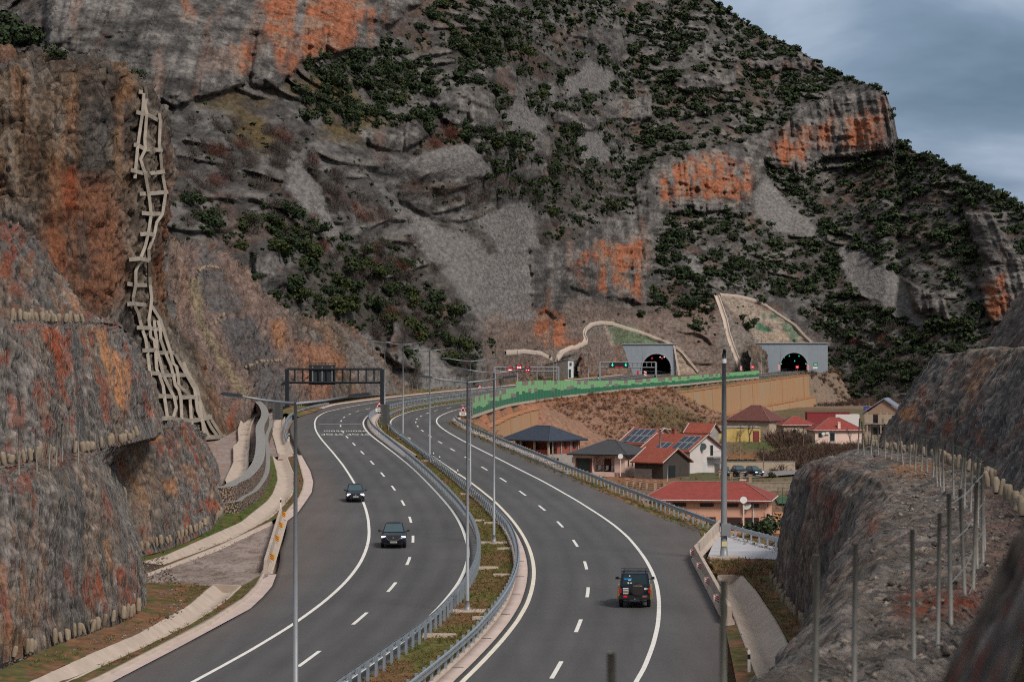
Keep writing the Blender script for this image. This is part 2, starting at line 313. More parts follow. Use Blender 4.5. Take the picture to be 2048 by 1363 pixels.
# guard-rail crest on the right: the village lies below it
CRp = [(915, 835), (940, 848), (988.7, 868.6), (1040, 889), (1120, 921), (1148, 932), (1236, 966), (1294.7, 988), (1360, 1013), (1432, 1039.6), (1578.7, 1079)]
crest = np.array([G(x, y, ZR, .95) for x, y in CRp])
BARp = [(944.7, 831), (963.8, 824.5), (987, 817), (1034, 805.5), (1084, 798), (1115, 793.5)]
bar = np.array([G(x, y, ZR) for x, y in BARp]+[(20.2, 617), (29.7, 657), (43.4, 700), (67.8, 790), (79.7, 830), (107.5, 919)])
crest_all = np.r_[crest[::-1], bar, [(118, 960), (135, 1010), (160, 1100)]]
crest_all = crest_all[np.argsort(crest_all[:, 1])]
crest_all = np.r_[[(90, 20), (60, 100), (34, 150)], crest_all]
def crest_x(y): return np.interp(y, crest_all[:, 1], crest_all[:, 0])
def ground_z(x, y):
    zr = np.where(x < np.interp(y, CL[:, 1], CL[:, 0])+4, ZL(y), np.where(x > np.interp(y, CR[:, 1], CR[:, 0])-4, ZR(y), ZM(y)))-.5
    w = np.interp(y, [0, 400, 440, 445, 525, 530, 560, 690, 702, 918, 930, 2000], [14, 14, 10, 2.2, 2.2, 16, 24, 24, 2.4, 2.4, 12, 12])
    f = sst(.9, 1, (x-crest_x(y)-.9)/w*.55+.9) if False else np.clip((x-crest_x(y)-.7)/w, 0, 1)
    f = f*f*(3-2*f)*.35+f*.65
    bump = (fbm(x*.06, y*.06, 0, 4, 5)-.5)*1.2*np.clip((x-crest_x(y))/6, 0, 1)
    near = np.clip((x-crest_x(y)-.2)/1., 0, 1)
    return zr*(1-f)+ZV(y)*f+bump+near*0
gx = np.r_[[-3500, -1500, -700, -380, -260], np.arange(-200, -60, 6), np.arange(-60, 190, 2.3), np.arange(190, 330, 5), [360, 420, 600, 900, 1600, 3500]]
gy = np.r_[[-600, -200, 0], np.arange(40, 560, 2.6), np.arange(560, 1100, 3.6), [1120, 1200, 1500, 2200, 4000, 7000]]
GX, GY = np.meshgrid(gx, gy)
GZ = ground_z(GX, GY)
gV = np.stack([GX, GY, GZ], -1); gpx, gpy = proj(np.where(gV[..., 1:2] > 5, gV, np.array([0, 5., 0])))
n1 = fbm(GX*.05, GY*.05, 0, 5, 21); n2 = fbm(GX*.3, GY*.3, 0, 4, 22)
gcol = mixc(np.full(GX.shape+(3,), 1.)*np.array([.155, .105, .07]), (.10, .10, .05), sst(.42, .6, n1))
gcol = mixc(gcol, (.24, .10, .06), sst(.55, .72, n2)*.6)
emb = ((GX > crest_x(GY)) & (GY > 420) & (GY < 700) & (GX < crest_x(GY)+30)).astype(float)
gcol = mixc(gcol, (.27, .145, .105), emb*(.6+.3*n2))
gcol = mixc(gcol, (.20, .15, .12), ((GY > 880) & (GX > crest_x(GY)))*.8)
gcol = mixc(gcol, (.33, .13, .065), emb*sst(5, 0, GX-crest_x(GY))*.8)
gcol = mixc(gcol, (.075, .085, .035), emb*pmask(gpx, gpy, [(1270, 815), (1340, 805), (1420, 840), (1380, 870), (1300, 860)], 14)*.7)
for poly, c, w in [([(1480, 888), (1560, 884), (1660, 888), (1720, 900), (1640, 912), (1560, 905), (1490, 900)], (.075, .095, .03), .85),
                   ([(1450, 905), (1525, 905), (1530, 935), (1450, 925)], (.22, .10, .045), .8),
                   ([(1520, 915), (1640, 900), (1730, 900), (1700, 940), (1640, 945), (1530, 945)], (.085, .058, .045), .8),
                   ([(1180, 948), (1300, 942), (1360, 955), (1340, 975), (1210, 965)], (.25, .115, .07), .8),
                   ([(1330, 935), (1420, 930), (1440, 950), (1360, 952)], (.07, .08, .035), .8),
                   ([(1540, 955), (1640, 950), (1660, 985), (1560, 990)], (.17, .14, .10), .7)]:
    gcol = mixc(gcol, c, pmask(gpx, gpy, poly, 8)*w*(GY > 200))
left = (GX < np.interp(GY, CL[:, 1], CL[:, 0])-6)
gcol = mixc(gcol, (.25, .19, .16), left*.75)
me = mesh_of('ground', gV, gridfaces(*GX.shape), gcol, True); me.materials.append(M_soil)
ground = inst('ground', me); tag(ground, 'earth and grass ground sloping from the motorway down to the village', kind='structure')
# ================================================================== the mountain
NC, NRW = 920, 372
xs = np.linspace(-330, 2390, NC)
ridge = np.array([(-400, -140), (1300, -140), (1392, -45), (1433, 0), (1464, 20), (1502, 44), (1539, 65), (1587, 85), (1615, 103), (1642, 116), (1650, 130), (1690, 144), (1724, 157), (1755, 168), (1769, 175), (1779, 198), (1787, 216), (1791, 246), (1796, 272), (1810, 284), (1834, 298), (1878, 315), (1929, 339), (1981, 369), (2022, 393), (2048, 410), (2150, 470), (2400, 590)])
rid = np.interp(xs, ridge[:, 0], ridge[:, 1])+8+(fbm(xs*.05, 0, 0, 4, 3)-.5)*9
base = np.array([(-330, 830, 470), (300, 820, 480), (600, 805, 545), (800, 795, 602), (900, 787, 622), (980, 780, 650), (1064, 771, 712), (1082, 768, 800), (1150, 761, 808), (1195, 760, 850), (1222, 757, 925), (1290, 752, 931), (1345, 752, 932), (1420, 757, 940), (1480, 752, 962), (1555, 746, 990), (1620, 746, 990), (1640, 775, 985), (1670, 800, 975), (1760, 805, 960), (1850, 808, 940), (2048, 815, 900), (2390, 830, 820)])
y0 = np.interp(xs, base[:, 0], base[:, 1]); d0 = np.interp(xs, base[:, 0], base[:, 2])
t = np.linspace(0, 1, NRW)[:, None]
PX = np.broadcast_to(xs, (NRW, NC)); PY = y0*(1-t)+rid*t
w1 = (fbm(PX*.025, PY*.025, 0, 4, 31)-.5)*46; w2 = (fbm(PX*.025, PY*.025, 5, 4, 32)-.5)*46
w3 = (fbm(PX*.12, PY*.12, 0, 3, 33)-.5)*12
qx, qy = PX+w1*.55+w3*.6, PY+w2*.55+w3*.5
def _nop(): pass
def reg(polys, soft=4, a=qx, b=qy):
    o = np.zeros(PX.shape)
    for p in polys: o = np.maximum(o, pmask(a, b, p, soft))
    return o
CLIFF = [[(1268, 362), (1315, 330), (1318, 440), (1296, 600), (1270, 602), (1262, 450)], [(1488, 275), (1525, 285), (1525, 342), (1500, 425), (1476, 432)], [(1060, 495), (1100, 480), (1110, 600), (1080, 640), (1062, 560)], [(90, -160), (840, -160), (835, 0), (775, 60), (760, 100), (700, 95), (600, 130), (565, 165), (480, 175), (400, 195), (340, 210), (300, 200), (100, 210)],
         [(1280, 370), (1330, 320), (1380, 305), (1440, 300), (1500, 300), (1505, 400), (1470, 430), (1400, 425), (1330, 430), (1285, 425)],
         [(1490, 270), (1560, 250), (1600, 215), (1660, 190), (1760, 160), (1830, 160), (1830, 290), (1720, 310), (1660, 320), (1590, 340), (1540, 330), (1500, 300)],
         [(1080, 500), (1140, 480), (1200, 440), (1285, 430), (1292, 560), (1290, 595), (1230, 600), (1180, 590), (1140, 575), (1120, 640), (1090, 620), (1070, 560)],
         [(1141, 72), (1227, 58), (1247, 99), (1223, 127), (1199, 96)], [(936, 150), (1035, 127), (1038, 195), (1008, 198), (980, 171), (939, 161)],
         [(868, 198), (919, 185), (977, 181), (984, 219), (1001, 267), (939, 256), (878, 243)], [(720, 263), (837, 239), (857, 270), (813, 294), (772, 294), (727, 284)],
         [(1056, 260), (1093, 250), (1104, 274), (1098, 311), (1076, 315), (1062, 294)], [(1107, 226), (1206, 229), (1213, 212), (1298, 192), (1302, 236), (1213, 239), (1186, 260), (1155, 256), (1110, 243)],
         [(1355, 157), (1416, 150), (1485, 137), (1488, 161), (1416, 181), (1348, 181)], [(1495, 123), (1567, 116), (1640, 118), (1640, 140), (1495, 142)], [(1028, 342), (1097, 325), (1100, 352), (1062, 362), (1032, 359)],
         [(1930, 420), (1990, 425), (2010, 470), (2040, 530), (1980, 520), (1940, 470)], [(1960, 540), (2060, 510), (2060, 640), (1990, 650), (1960, 600)], [(1800, 560), (1880, 590), (1900, 640), (1830, 620)],
         [(505, 505), (560, 500), (570, 570), (530, 600), (510, 560)], [(790, 640), (806, 640), (806, 740), (770, 700)]]
ORANGE = [[(522, -160), (735, -160), (722, 40), (700, 92), (640, 112), (575, 158), (555, 110), (528, 60)], [(462, 95), (505, 80), (500, 145), (470, 150)], [(735, 10), (778, 0), (772, 55), (745, 95)], [(365, 0), (385, 0), (385, 40), (370, 40)],
          [(1320, 360), (1345, 322), (1420, 314), (1500, 340), (1500, 400), (1440, 402), (1400, 395), (1340, 412), (1320, 405)],
          [(1543, 285), (1560, 258), (1622, 250), (1624, 290), (1602, 335), (1555, 322)], [(1638, 245), (1662, 235), (1664, 312), (1640, 302)], [(1692, 232), (1757, 222), (1760, 300), (1730, 312), (1690, 292)], [(1762, 190), (1775, 200), (1770, 240), (1758, 230)],
          [(1148, 525), (1180, 492), (1287, 478), (1284, 592), (1250, 584), (1200, 588), (1160, 562)], [(1060, 640), (1100, 615), (1130, 630), (1140, 690), (1090, 690), (1062, 680)], [(1975, 570), (2010, 555), (2015, 610), (1990, 640), (1970, 610)]]
SCREE = [[(575, 320), (610, 320), (650, 370), (660, 420), (690, 480), (640, 460), (600, 410), (570, 380)], [(779, 398), (800, 395), (880, 446), (950, 483), (975, 508), (1065, 505), (1075, 560), (1060, 640), (1010, 640), (960, 655), (935, 610), (880, 540), (830, 480)],
         [(806, 335), (850, 305), (930, 285), (968, 318), (988, 345), (950, 352), (900, 350), (870, 345)], [(1011, 205), (1042, 200), (1100, 246), (1060, 260), (1015, 262)], [(1128, 168), (1179, 121), (1222, 144), (1216, 180), (1138, 193)], [(1155, 262), (1203, 262), (1229, 321), (1162, 330)],
         [(955, 445), (1008, 412), (1052, 412), (1072, 458), (1085, 500), (1000, 512)], [(1505, 362), (1530, 352), (1600, 428), (1645, 475), (1560, 462), (1498, 410)], [(1676, 503), (1702, 498), (1800, 558), (1885, 655), (1830, 642), (1740, 592), (1688, 552)], [(1365, 505), (1390, 515), (1415, 560), (1385, 550)], [(1095, 170), (1108, 168), (1118, 210), (1105, 215)], [(690, 655), (735, 660), (810, 795), (760, 800)], [(820, 690), (850, 690), (960, 790), (850, 795)]]
wc = reg(CLIFF, 4); wo = reg(ORANGE, 11, PX+w1*.5+w3*1.2, PY+w2*.9+w3*2.5)*np.clip(reg(CLIFF, 14)+reg(ORANGE[-2:], 4), 0, 1); wsr = reg(SCREE, 5)
spur = [(-400, 60), (330, 205), (560, 165), (690, 300), (785, 395), (850, 480), (930, 600), (965, 690), (1020, 770), (900, 840), (-400, 840)]
wsp = pmask(PX+w3*.5, PY, spur, 5)
portalcut = np.maximum(pmask(PX, PY, [(1200, 640), (1345, 640), (1400, 760), (1190, 770)], 10), pmask(PX, PY, [(1420, 580), (1610, 600), (1660, 770), (1430, 770)], 10))
slope = .72+.25*(fbm(PX*.012, PY*.012, 0, 3, 41)-.5)*2
slope = slope*(1-wsr)+.62*wsr
slope = slope+(4.5)*wc+portalcut*(.55)*(1-wc)
v = (YH-PY)/F; ld = np.zeros(PX.shape); ld[0] = np.log(d0); dev = np.zeros(PX.shape)
sb = .72+.12*(fbm(PX*.006, PY*.006, 0, 2, 41)-.5)*2
for j in range(1, NRW):
    dv = (PY[j-1]-PY[j])/F; base_ = dv/np.maximum(sb[j]-v[j], .25); ld[j] = ld[j-1]+base_
    dev[j] = dev[j-1]*np.exp(-dv*F/55)+dv/np.maximum(slope[j]-v[j], .25)-base_
k = np.ones(5)/5
for _ in range(2): dev = np.apply_along_axis(lambda r: np.convolve(np.pad(r, 2, 'edge'), k, 'valid'), 1, dev)
k = np.ones(31)/31
for _ in range(2): ld = np.apply_along_axis(lambda r: np.convolve(np.pad(r, 15, 'edge'), k, 'valid'), 1, ld)
ld += dev
fade = sst(300, 430, PY)
ld += (1-wsp)*.045*fade*(PX > 600)*(PX < 1200)*sst(1200, 1000, PX)
MD = np.exp(ld)
X = (PX-1024)/F*MD; Zm = H+(YH-PY)/F*MD
rel = (fbm(X/26, 0, Zm/18, 4, 51)-.5)*13*(1-.85*wsr)*(1-.7*portalcut)
rk_ = fbm(X/5., 3, Zm/3.4, 4, 52); rel += ((1-np.abs(rk_-.5)*4)*1.1+(fbm(X/1.8, 1, Zm/1.3, 2, 56)-.5)*1.9)*(1-.9*wsr)+(fbm(X/1.2, 2, Zm/.8, 2, 57)-.5)*.35
col1 = fbm(X/4.5, Zm/38, 0, 4, 53); col2 = fbm(X/1.7, Zm/14, 3, 3, 54); strat = fbm(X/30, Zm/2.4, 7, 3, 55)
tq = Zm/6.5+fbm(X/45, 0, Zm/45, 3, 58)*7; fq = tq-np.floor(tq); lm = sst(.47, .58, fbm(X/14, 4, Zm/9, 3, 59))
ledge = sst(.0, .10, fq)*sst(.62, .30, fq)*lm*(1-wsr)*(1-portalcut)
rel += ledge*3.4*(1-wc)+wc*((1-np.abs(col1-.5)*4)*6.5-sst(.10, .0, np.abs(col1-.5))*4+(col2-.5)*4.5+(strat-.5)*3.+(rk_-.5)*4+2.)
rel *= sst(0, .06, t)
MD = MD-rel
mV = np.stack([(PX-1024)/F*MD, MD, H+(YH-PY)/F*MD], -1)
# back side of the ridge
bk = []
for q in (1, 2, 3, 4):
    r = mV[-1].copy(); r[:, 1] += 18*q*q; r[:, 2] -= 3*q*q; r[:, 0] *= r[:, 1]/mV[-1][:, 1]; bk.append(r)
mV = np.concatenate([mV, np.stack(bk)], 0)
na = fbm(X/22, 0, Zm/15, 5, 61); nb = fbm(X/3., 0, Zm/2., 4, 62); nc = fbm(X/9, 0, Zm/6, 4, 63)
mc = mixc(np.full(PX.shape+(3,), 1.)*np.array([.098, .092, .089]), (.20, .19, .183), sst(.42, .68, nb))
mc = mixc(mc, np.array((.235, .215, .20)), ledge*(.55+.45*sst(.35, .6, nb))*.9)
mc = mixc(mc, (.088, .070, .056), (1-ledge)*sst(.48, .64, na)*.5*(1-wc))
mc = mixc(mc, (.17, .09, .06), sst(.60, .72, nc)*.4*(1-wc)*(1-wsr))
grassy = pmask(qx, qy, [(400, 205), (560, 175), (700, 130), (800, 120), (820, 230), (640, 320), (480, 300)], 30)
mc = mixc(mc, (.16, .115, .045), grassy*sst(.4, .6, nc)*.75*(1-wc))
mc = mixc(mc, np.array([.265, .252, .244]), wsr*(.75+.25*nb))
soilr = pmask(qx, qy, [(960, 640), (1110, 600), (1300, 620), (1460, 600), (1640, 690), (1700, 820), (980, 800)], 22)
mc = mixc(mc, (.30, .215, .175), soilr*(.45+.4*nc)*(1-wc))
mc = mixc(mc, (.33, .13, .07), soilr*sst(.55, .68, na)*.7)
cl_ = mixc(np.full(PX.shape+(3,), 1.)*np.array([.115, .110, .108]), (.205, .19, .178), sst(.32, .68, col1*.3+col2*.4+nb*.3))
cl_ = cl_*(.8+.36*sst(.3, .65, strat))[..., None]*(.68+.62*sst(.3, .65, nb))[..., None]
cl_ = mixc(cl_, (.30, .165, .115), sst(.62, .74, fbm(X/4, Zm/16, 4, 4, 66))*.35)
mc = mixc(mc, cl_, wc)
os_ = fbm(X/2.6, Zm/34, 9, 4, 64)
oc = mixc(np.full(PX.shape+(3,), 1.)*np.array([.62, .225, .115]), (.50, .30, .21), sst(.45, .65, nb)); oc = mixc(oc, (.30, .075, .04), sst(.56, .7, os_)*.6)
mc = mixc(mc, oc*.78, wo*sst(.66, .48, os_*.6+nc*.4)*.9)
# netted light cut in the gully, shotcrete and green matting over the portals (their own colour)
cut = pmask(PX+w3*.4, PY, [(985, 560), (1065, 520), (1072, 640), (1010, 640)], 8)
mc = mixc(mc, np.array([.30, .28, .275]), cut*sst(.35, .6, fbm(PX*.02, (PY+PX*.35)*.16, 0, 3, 67))*.9)
for poly, c, w in [([(1165, 690), (1180, 650), (1215, 645), (1230, 690), (1240, 745), (1110, 750), (1110, 715)], (.20, .175, .16), .8), ([(1205, 643), (1225, 643), (1232, 690), (1222, 695)], (.42, .33, .27), .85),
                   ([(1212, 642), (1260, 650), (1300, 672), (1335, 689), (1228, 689)], (.115, .175, .105), .85), ([(1345, 690), (1360, 695), (1400, 748), (1358, 748)], (.36, .28, .22), .85),
                   ([(1436, 590), (1480, 594), (1560, 630), (1600, 660), (1625, 686), (1510, 686), (1500, 655), (1470, 630)], (.37, .30, .245), .85), ([(1505, 665), (1470, 640), (1450, 605), (1435, 690), (1470, 745), (1535, 745), (1520, 690)], (.20, .185, .17), .7),
                   ([(1511, 641), (1525, 648), (1545, 661), (1552, 663), (1530, 664), (1513, 658)], (.03, .16, .085), .95), ([(1524, 627), (1530, 627), (1531, 637), (1525, 637)], (.03, .15, .085), .9), ([(1540, 628), (1552, 627), (1556, 637), (1540, 636)], (.03, .15, .085), .8), ([(1563, 640), (1596, 656), (1596, 685), (1582, 685), (1568, 662)], (.08, .16, .10), .8), ([(1525, 664), (1580, 664), (1580, 684), (1530, 684)], (.35, .27, .20), .6)]:
    mc = mixc(mc, np.array(c)*1.3, pmask(PX, PY, poly, 2.5)*w*(.8+.2*nb))
mcb = np.concatenate([mc, np.repeat(mc[-1:], 4, 0)], 0)
cx, cy = (PX[:-1, :-1]+PX[1:, 1:])/2, (PY[:-1, :-1]+PY[1:, 1:])/2
hole = ((cx > 1281) & (cx < 1346) & (cy > 703)) | ((cx > 1555) & (cx < 1620) & (cy > 700))
keep = np.concatenate([~hole, np.ones((4, NC-1), bool)], 0)
me = mesh_of('mountain', mV, gridfaces(NRW+4, NC, keep), np.clip(mcb*.73, 0, 1), False); me.materials.append(M_mount)
mountain = inst('mountain', me); tag(mountain, 'rocky limestone mountain with grey and orange cliffs, scree and scrub', kind='structure')
def mdepth(px, py):
    "depth of the mountain surface under photo pixels"
    px, py = np.asarray(px, float), np.asarray(py, float)
    ci = np.clip((px-xs[0])/(xs[1]-xs[0]), 0, NC-1.001); c0 = ci.astype(int)
    b_, t_ = y0[c0], rid[c0]; ri = np.clip((b_-py)/(b_-t_), 0, .9999)*(NRW-1); r0 = ri.astype(int)
    fr, fc = ri-r0, ci-c0
    return (MD[r0, c0]*(1-fr)+MD[r0+1, c0]*fr)*(1-fc)+(MD[r0, c0+1]*(1-fr)+MD[r0+1, c0+1]*fr)*fc
def mlook(A, px, py):
    ci = np.clip((px-xs[0])/(xs[1]-xs[0]), 0, NC-1).astype(int); ri = np.clip((y0[ci]-py)/(y0[ci]-rid[ci]), 0, 1)*(NRW-1); return A[ri.astype(int), ci]
# ================================================================== rock faces beside the road
def resample(Q, n, persp=False):
    Q = np.array(Q, float); g_ = np.linalg.norm(np.diff(Q, axis=0), axis=1)
    if persp: g_ = g_/np.maximum((Q[1:, 1]+Q[:-1, 1])/2, 8)
    s = np.r_[0, np.cumsum(g_)]
    t_ = np.linspace(0, s[-1], n); return np.stack([np.interp(t_, s, Q[:, i]) for i in range(3)], -1)
GREY, BROWN, RUST, OCHRE, DARKN = [np.array(c) for c in ((.155, .135, .12), (.165, .115, .08), (.36, .105, .045), (.45, .20, .075), (.085, .088, .088))]
def rock_face(name, rows, nu, subs, amp, label, patches=(), px=True, m=None, rust=.5, seed=0, dark=.5, tone=1., streak=(.8, .10), fr=1., curve=True, persp=False, net=False):
    W = [np.array([P(*q) for q in r]) if px else np.array(r, float) for r in rows]
    if curve: W = [spline(w, np.linalg.norm(np.diff(w, axis=0), axis=1).sum()/60) if len(w) > 3 else w for w in W]
    W = [resample(w, nu, persp) for w in W]; out = []
    for i in range(len(W)-1):
        for k_ in range(subs[i]): out.append(W[i]*(1-k_/subs[i])+W[i+1]*k_/subs[i])
    out.append(W[-1]); V = np.stack(out)
    gu, gv = np.gradient(V, axis=1), np.gradient(V, axis=0); N = np.cross(gu, gv); N /= np.linalg.norm(N, axis=2)[..., None]+1e-9
    s_ = np.sign((N*(np.array([0, 0, H+25])-V)).sum(2).mean()); N *= s_
    for _ in range(3):
        Np = np.pad(N, ((1, 1), (1, 1), (0, 0)), 'edge'); N = (Np[:-2, 1:-1]+Np[2:, 1:-1]+Np[1:-1, :-2]+Np[1:-1, 2:]+N)/5
    N /= np.linalg.norm(N, axis=2)[..., None]+1e-9
    u = np.cumsum(np.linalg.norm(gu, axis=2), 1); vv = np.cumsum(np.linalg.norm(gv, axis=2), 0)
    x, y, z = V[..., 0]*fr, V[..., 1]*fr, V[..., 2]*fr; u, vv = u*fr, vv*fr
    st1 = fbm(u*streak[0]+z*.05, vv*streak[1], seed, 4, 71+seed); st2 = fbm(u*streak[0]*3.1, vv*streak[1]*2.5, seed, 3, 72+seed)
    big = fbm(x*.16, y*.16, z*.16, 4, 73+seed); med = fbm(x*.7, y*.7, z*.7, 4, 74+seed); fine = fbm(x*2.6, y*2.6, z*2.6, 3, 75+seed)
    blk = np.abs(fbm(x*.35+med, y*.35, z*.5, 3, 79+seed)-.5)*2
    rg = 1-np.abs(fbm(x*.45, y*.45, z*.32, 4, 81+seed)-.5)*4; rg2 = 1-np.abs(fbm(x*1.5+big*2, y*1.5, z*1.1, 3, 82+seed)-.5)*4; stp = fbm(x*.25, y*.25, z*.22, 3, 83+seed)*7; stp = np.floor(stp)+sst(.35, .65, stp-np.floor(stp))
    stq = fbm(x*.9, y*.9, z*.7, 3, 88+seed)*9; stq = np.floor(stq)+sst(.25, .5, stq-np.floor(stq)); stz = (z*.9+u*.25+med*2.2); stz = stz-np.floor(stz)
    sk = fbm(u*2.6+vv*.05, vv*.16, seed+2, 3, 84+seed); sk2 = fbm(u*6.5, vv*.30, seed+4, 2, 85+seed)
    if net: D = (big-.5)*1.2+(stp-3.5)*.16+rg*-.16+rg2*-.16+(fine-.5)*.8+(st1-.5)*.9+(sk-.5)*.5+(sk2-.5)*.35+(stq-4.5)*.14+(sst(0, .2, stz)*sst(1, .5, stz)-.5)*.16
    else: D = (big-.5)*1.9+(stp-3.5)*.22+rg*-.06+rg2*-.08+(fine-.5)*.8+(st1-.5)*2.3+(st2-.5)*1.1+(stq-4.5)*.22-sst(.05, .0, blk)*.4
    edge = np.minimum(1, np.linspace(0, 6, V.shape[0]))[:, None]
    V = V+N*(D*amp*edge)[..., None]
    if net:
        c = mixc(np.ones(V.shape)*np.array((.158, .140, .128)), (.18, .14, .112), sst(.40, .62, big)); c = mixc(c, (.185, .165, .158), sst(.5, .66, fbm(u*.45, vv*.2, seed, 3, 86+seed))*.6)
        c = c*(.80+.40*sst(.3, .68, sk))[..., None]*(.74+.52*sst(.3, .65, fine))[..., None]*(.82+.36*sst(.3, .68, sk2))[..., None]
        c = mixc(c, (.30, .275, .25), sst(.60, .72, sk2*.4+fine*.6)*.6); c = mixc(c, (.045, .04, .037), sst(.41, .33, fine*.5+sk2*.5)*.7); c = c*(.85+.3*(stz > .5))[..., None]
        sp = fbm(u*.85+vv*.12, vv*.42, seed+3, 5, 77+seed, .6); c = mixc(c, np.array((.27, .075, .045)), sst(.60, .66, sp)*rust*1.4); c = mixc(c, np.array((.29, .15, .08)), sst(.60, .69, fbm(u*.5+vv*.1, vv*.34, seed+6, 5, 87+seed, .6))*rust*.8)
        c = mixc(c, np.array((.072, .076, .078)), sst(.54, .64, fbm(u*.5, vv*.03, seed+8, 3, 78+seed))*dark)
    else:
        c = mixc(np.ones(V.shape)*GREY, BROWN, sst(.38, .62, big)); c = c*(.60+.8*sst(.3, .68, med))[..., None]*(.72+.56*sst(.3, .65, fine))[..., None]*(.8+.4*sst(.3, .66, st2))[..., None]
        c = mixc(c, (.27, .24, .21), sst(.60, .72, med*.5+st2*.5)*.5)
        c = mixc(c, RUST, sst(.57, .70, st1*.6+big*.4)*rust); c = mixc(c, OCHRE, sst(.60, .72, fbm(u*.5, vv*.16, seed+3, 4, 77+seed))*rust*.8)
        c = mixc(c, DARKN, sst(.56, .68, fbm(u*.6, vv*.05, seed+8, 3, 78+seed))*dark); c = mixc(c, (.04, .034, .03), sst(.05, .0, blk)*.6)
    ppx, ppy = proj(V); wq = (fbm(x*.5, y*.5, z*.5, 3, 80+seed)-.5)*14*min(1, 170/float(np.median(V[..., 1])))*2
    for poly, cc, w, soft in patches: c = mixc(c, cc, pmask(ppx+wq, ppy+wq*.8, poly, soft)*w*sst(.28, .56, st2*.35+fine*.35+med*.3))
    tone = tone*.80
    me_ = mesh_of(name, V, gridfaces(*V.shape[:2]) if s_ > 0 else gridfaces(*V.shape[:2])[:, ::-1], np.clip(c*tone, 0, 1), False); me_.materials.append(m or M_rock)
    o = inst(name, me_); tag(o, label, kind='structure'); return o, V, N
def nets(parent, V, N, du, dv, r, off=.05):
    "wire mesh lying over a face: cables down and across"
    mb_V = []; mb_F = []; n = 0; Q = V+N*off
    for line in [Q[:, i] for i in range(0, Q.shape[1], du)]+([Q[i] for i in range(0, Q.shape[0], dv)] if dv else []):
        line = line[::2]; T = np.gradient(line, axis=0); T /= np.linalg.norm(T, axis=1)[:, None]+1e-9
        a = np.cross(T, (0.3, .8, .5)); a /= np.linalg.norm(a, axis=1)[:, None]+1e-9; b = np.cross(T, a); k_ = len(line)
        ring = np.stack([line+r*(math.cos(q)*a+math.sin(q)*b) for q in (0, 2.09, 4.19)], 1).reshape(-1, 3)
        i = np.arange(k_-1)[:, None]*3
        for q in range(3): mb_F.append(np.concatenate([i+q, i+(q+1) % 3, i+3+(q+1) % 3, i+3+q], 1)+n)
        mb_V.append(ring); n += len(ring)
    me_ = mesh_of('wire_net', np.concatenate(mb_V), np.concatenate(mb_F)); me_.materials.append(M_net); o = inst('wire_net', me_, parent=parent); tag(o, kind='stuff'); return o
def lump_mesh(seed):
    r = np.random.default_rng(seed); V = []; Fc = []
    for j, (z, s) in enumerate(((0, .8), (.15, 1), (.55, 1.02), (.85, .9), (1, .55))):
        for k_ in range(7): a = 2*math.pi*k_/7; V.append(((.5*s+r.normal()*.05)*math.cos(a), (.5*s+r.normal()*.05)*math.sin(a), z))
    for j in range(4):
        for k_ in range(7): Fc.append((j*7+k_, j*7+(k_+1) % 7, j*7+7+(k_+1) % 7, j*7+7+k_))
    Fc.append(tuple(range(28, 35))); me_ = mesh_of('anchor_block', V, Fc, smooth=True); me_.materials.append(M_lump); return me_
LUMPS = [lump_mesh(i) for i in range(3)]
def lumps(parent, pts, n, w, h, jit=.1, tilt=.15):
    Q = resample(np.array(pts, float), n)
    for q in Q:
        if random.random() < .22: continue
        s = w*random.uniform(.75, 1.2); o = inst('anchor_block', random.choice(LUMPS), q+np.array([random.gauss(0, jit), random.gauss(0, jit), -h*.15]), random.uniform(0, 6), parent, (s, s, h*random.uniform(.75, 1.2))); o.rotation_euler[0] = random.gauss(0, tilt); o.rotation_euler[1] = random.gauss(0, tilt)
def gd(px, py, Z=ZL): q = G(px, py, Z); return (px, py, q[1])
def GP(px, py, Z=ZL, dz=0.): q = G(px, py, Z); return np.array([q[0], q[1], float(Z(q[1]))+dz])
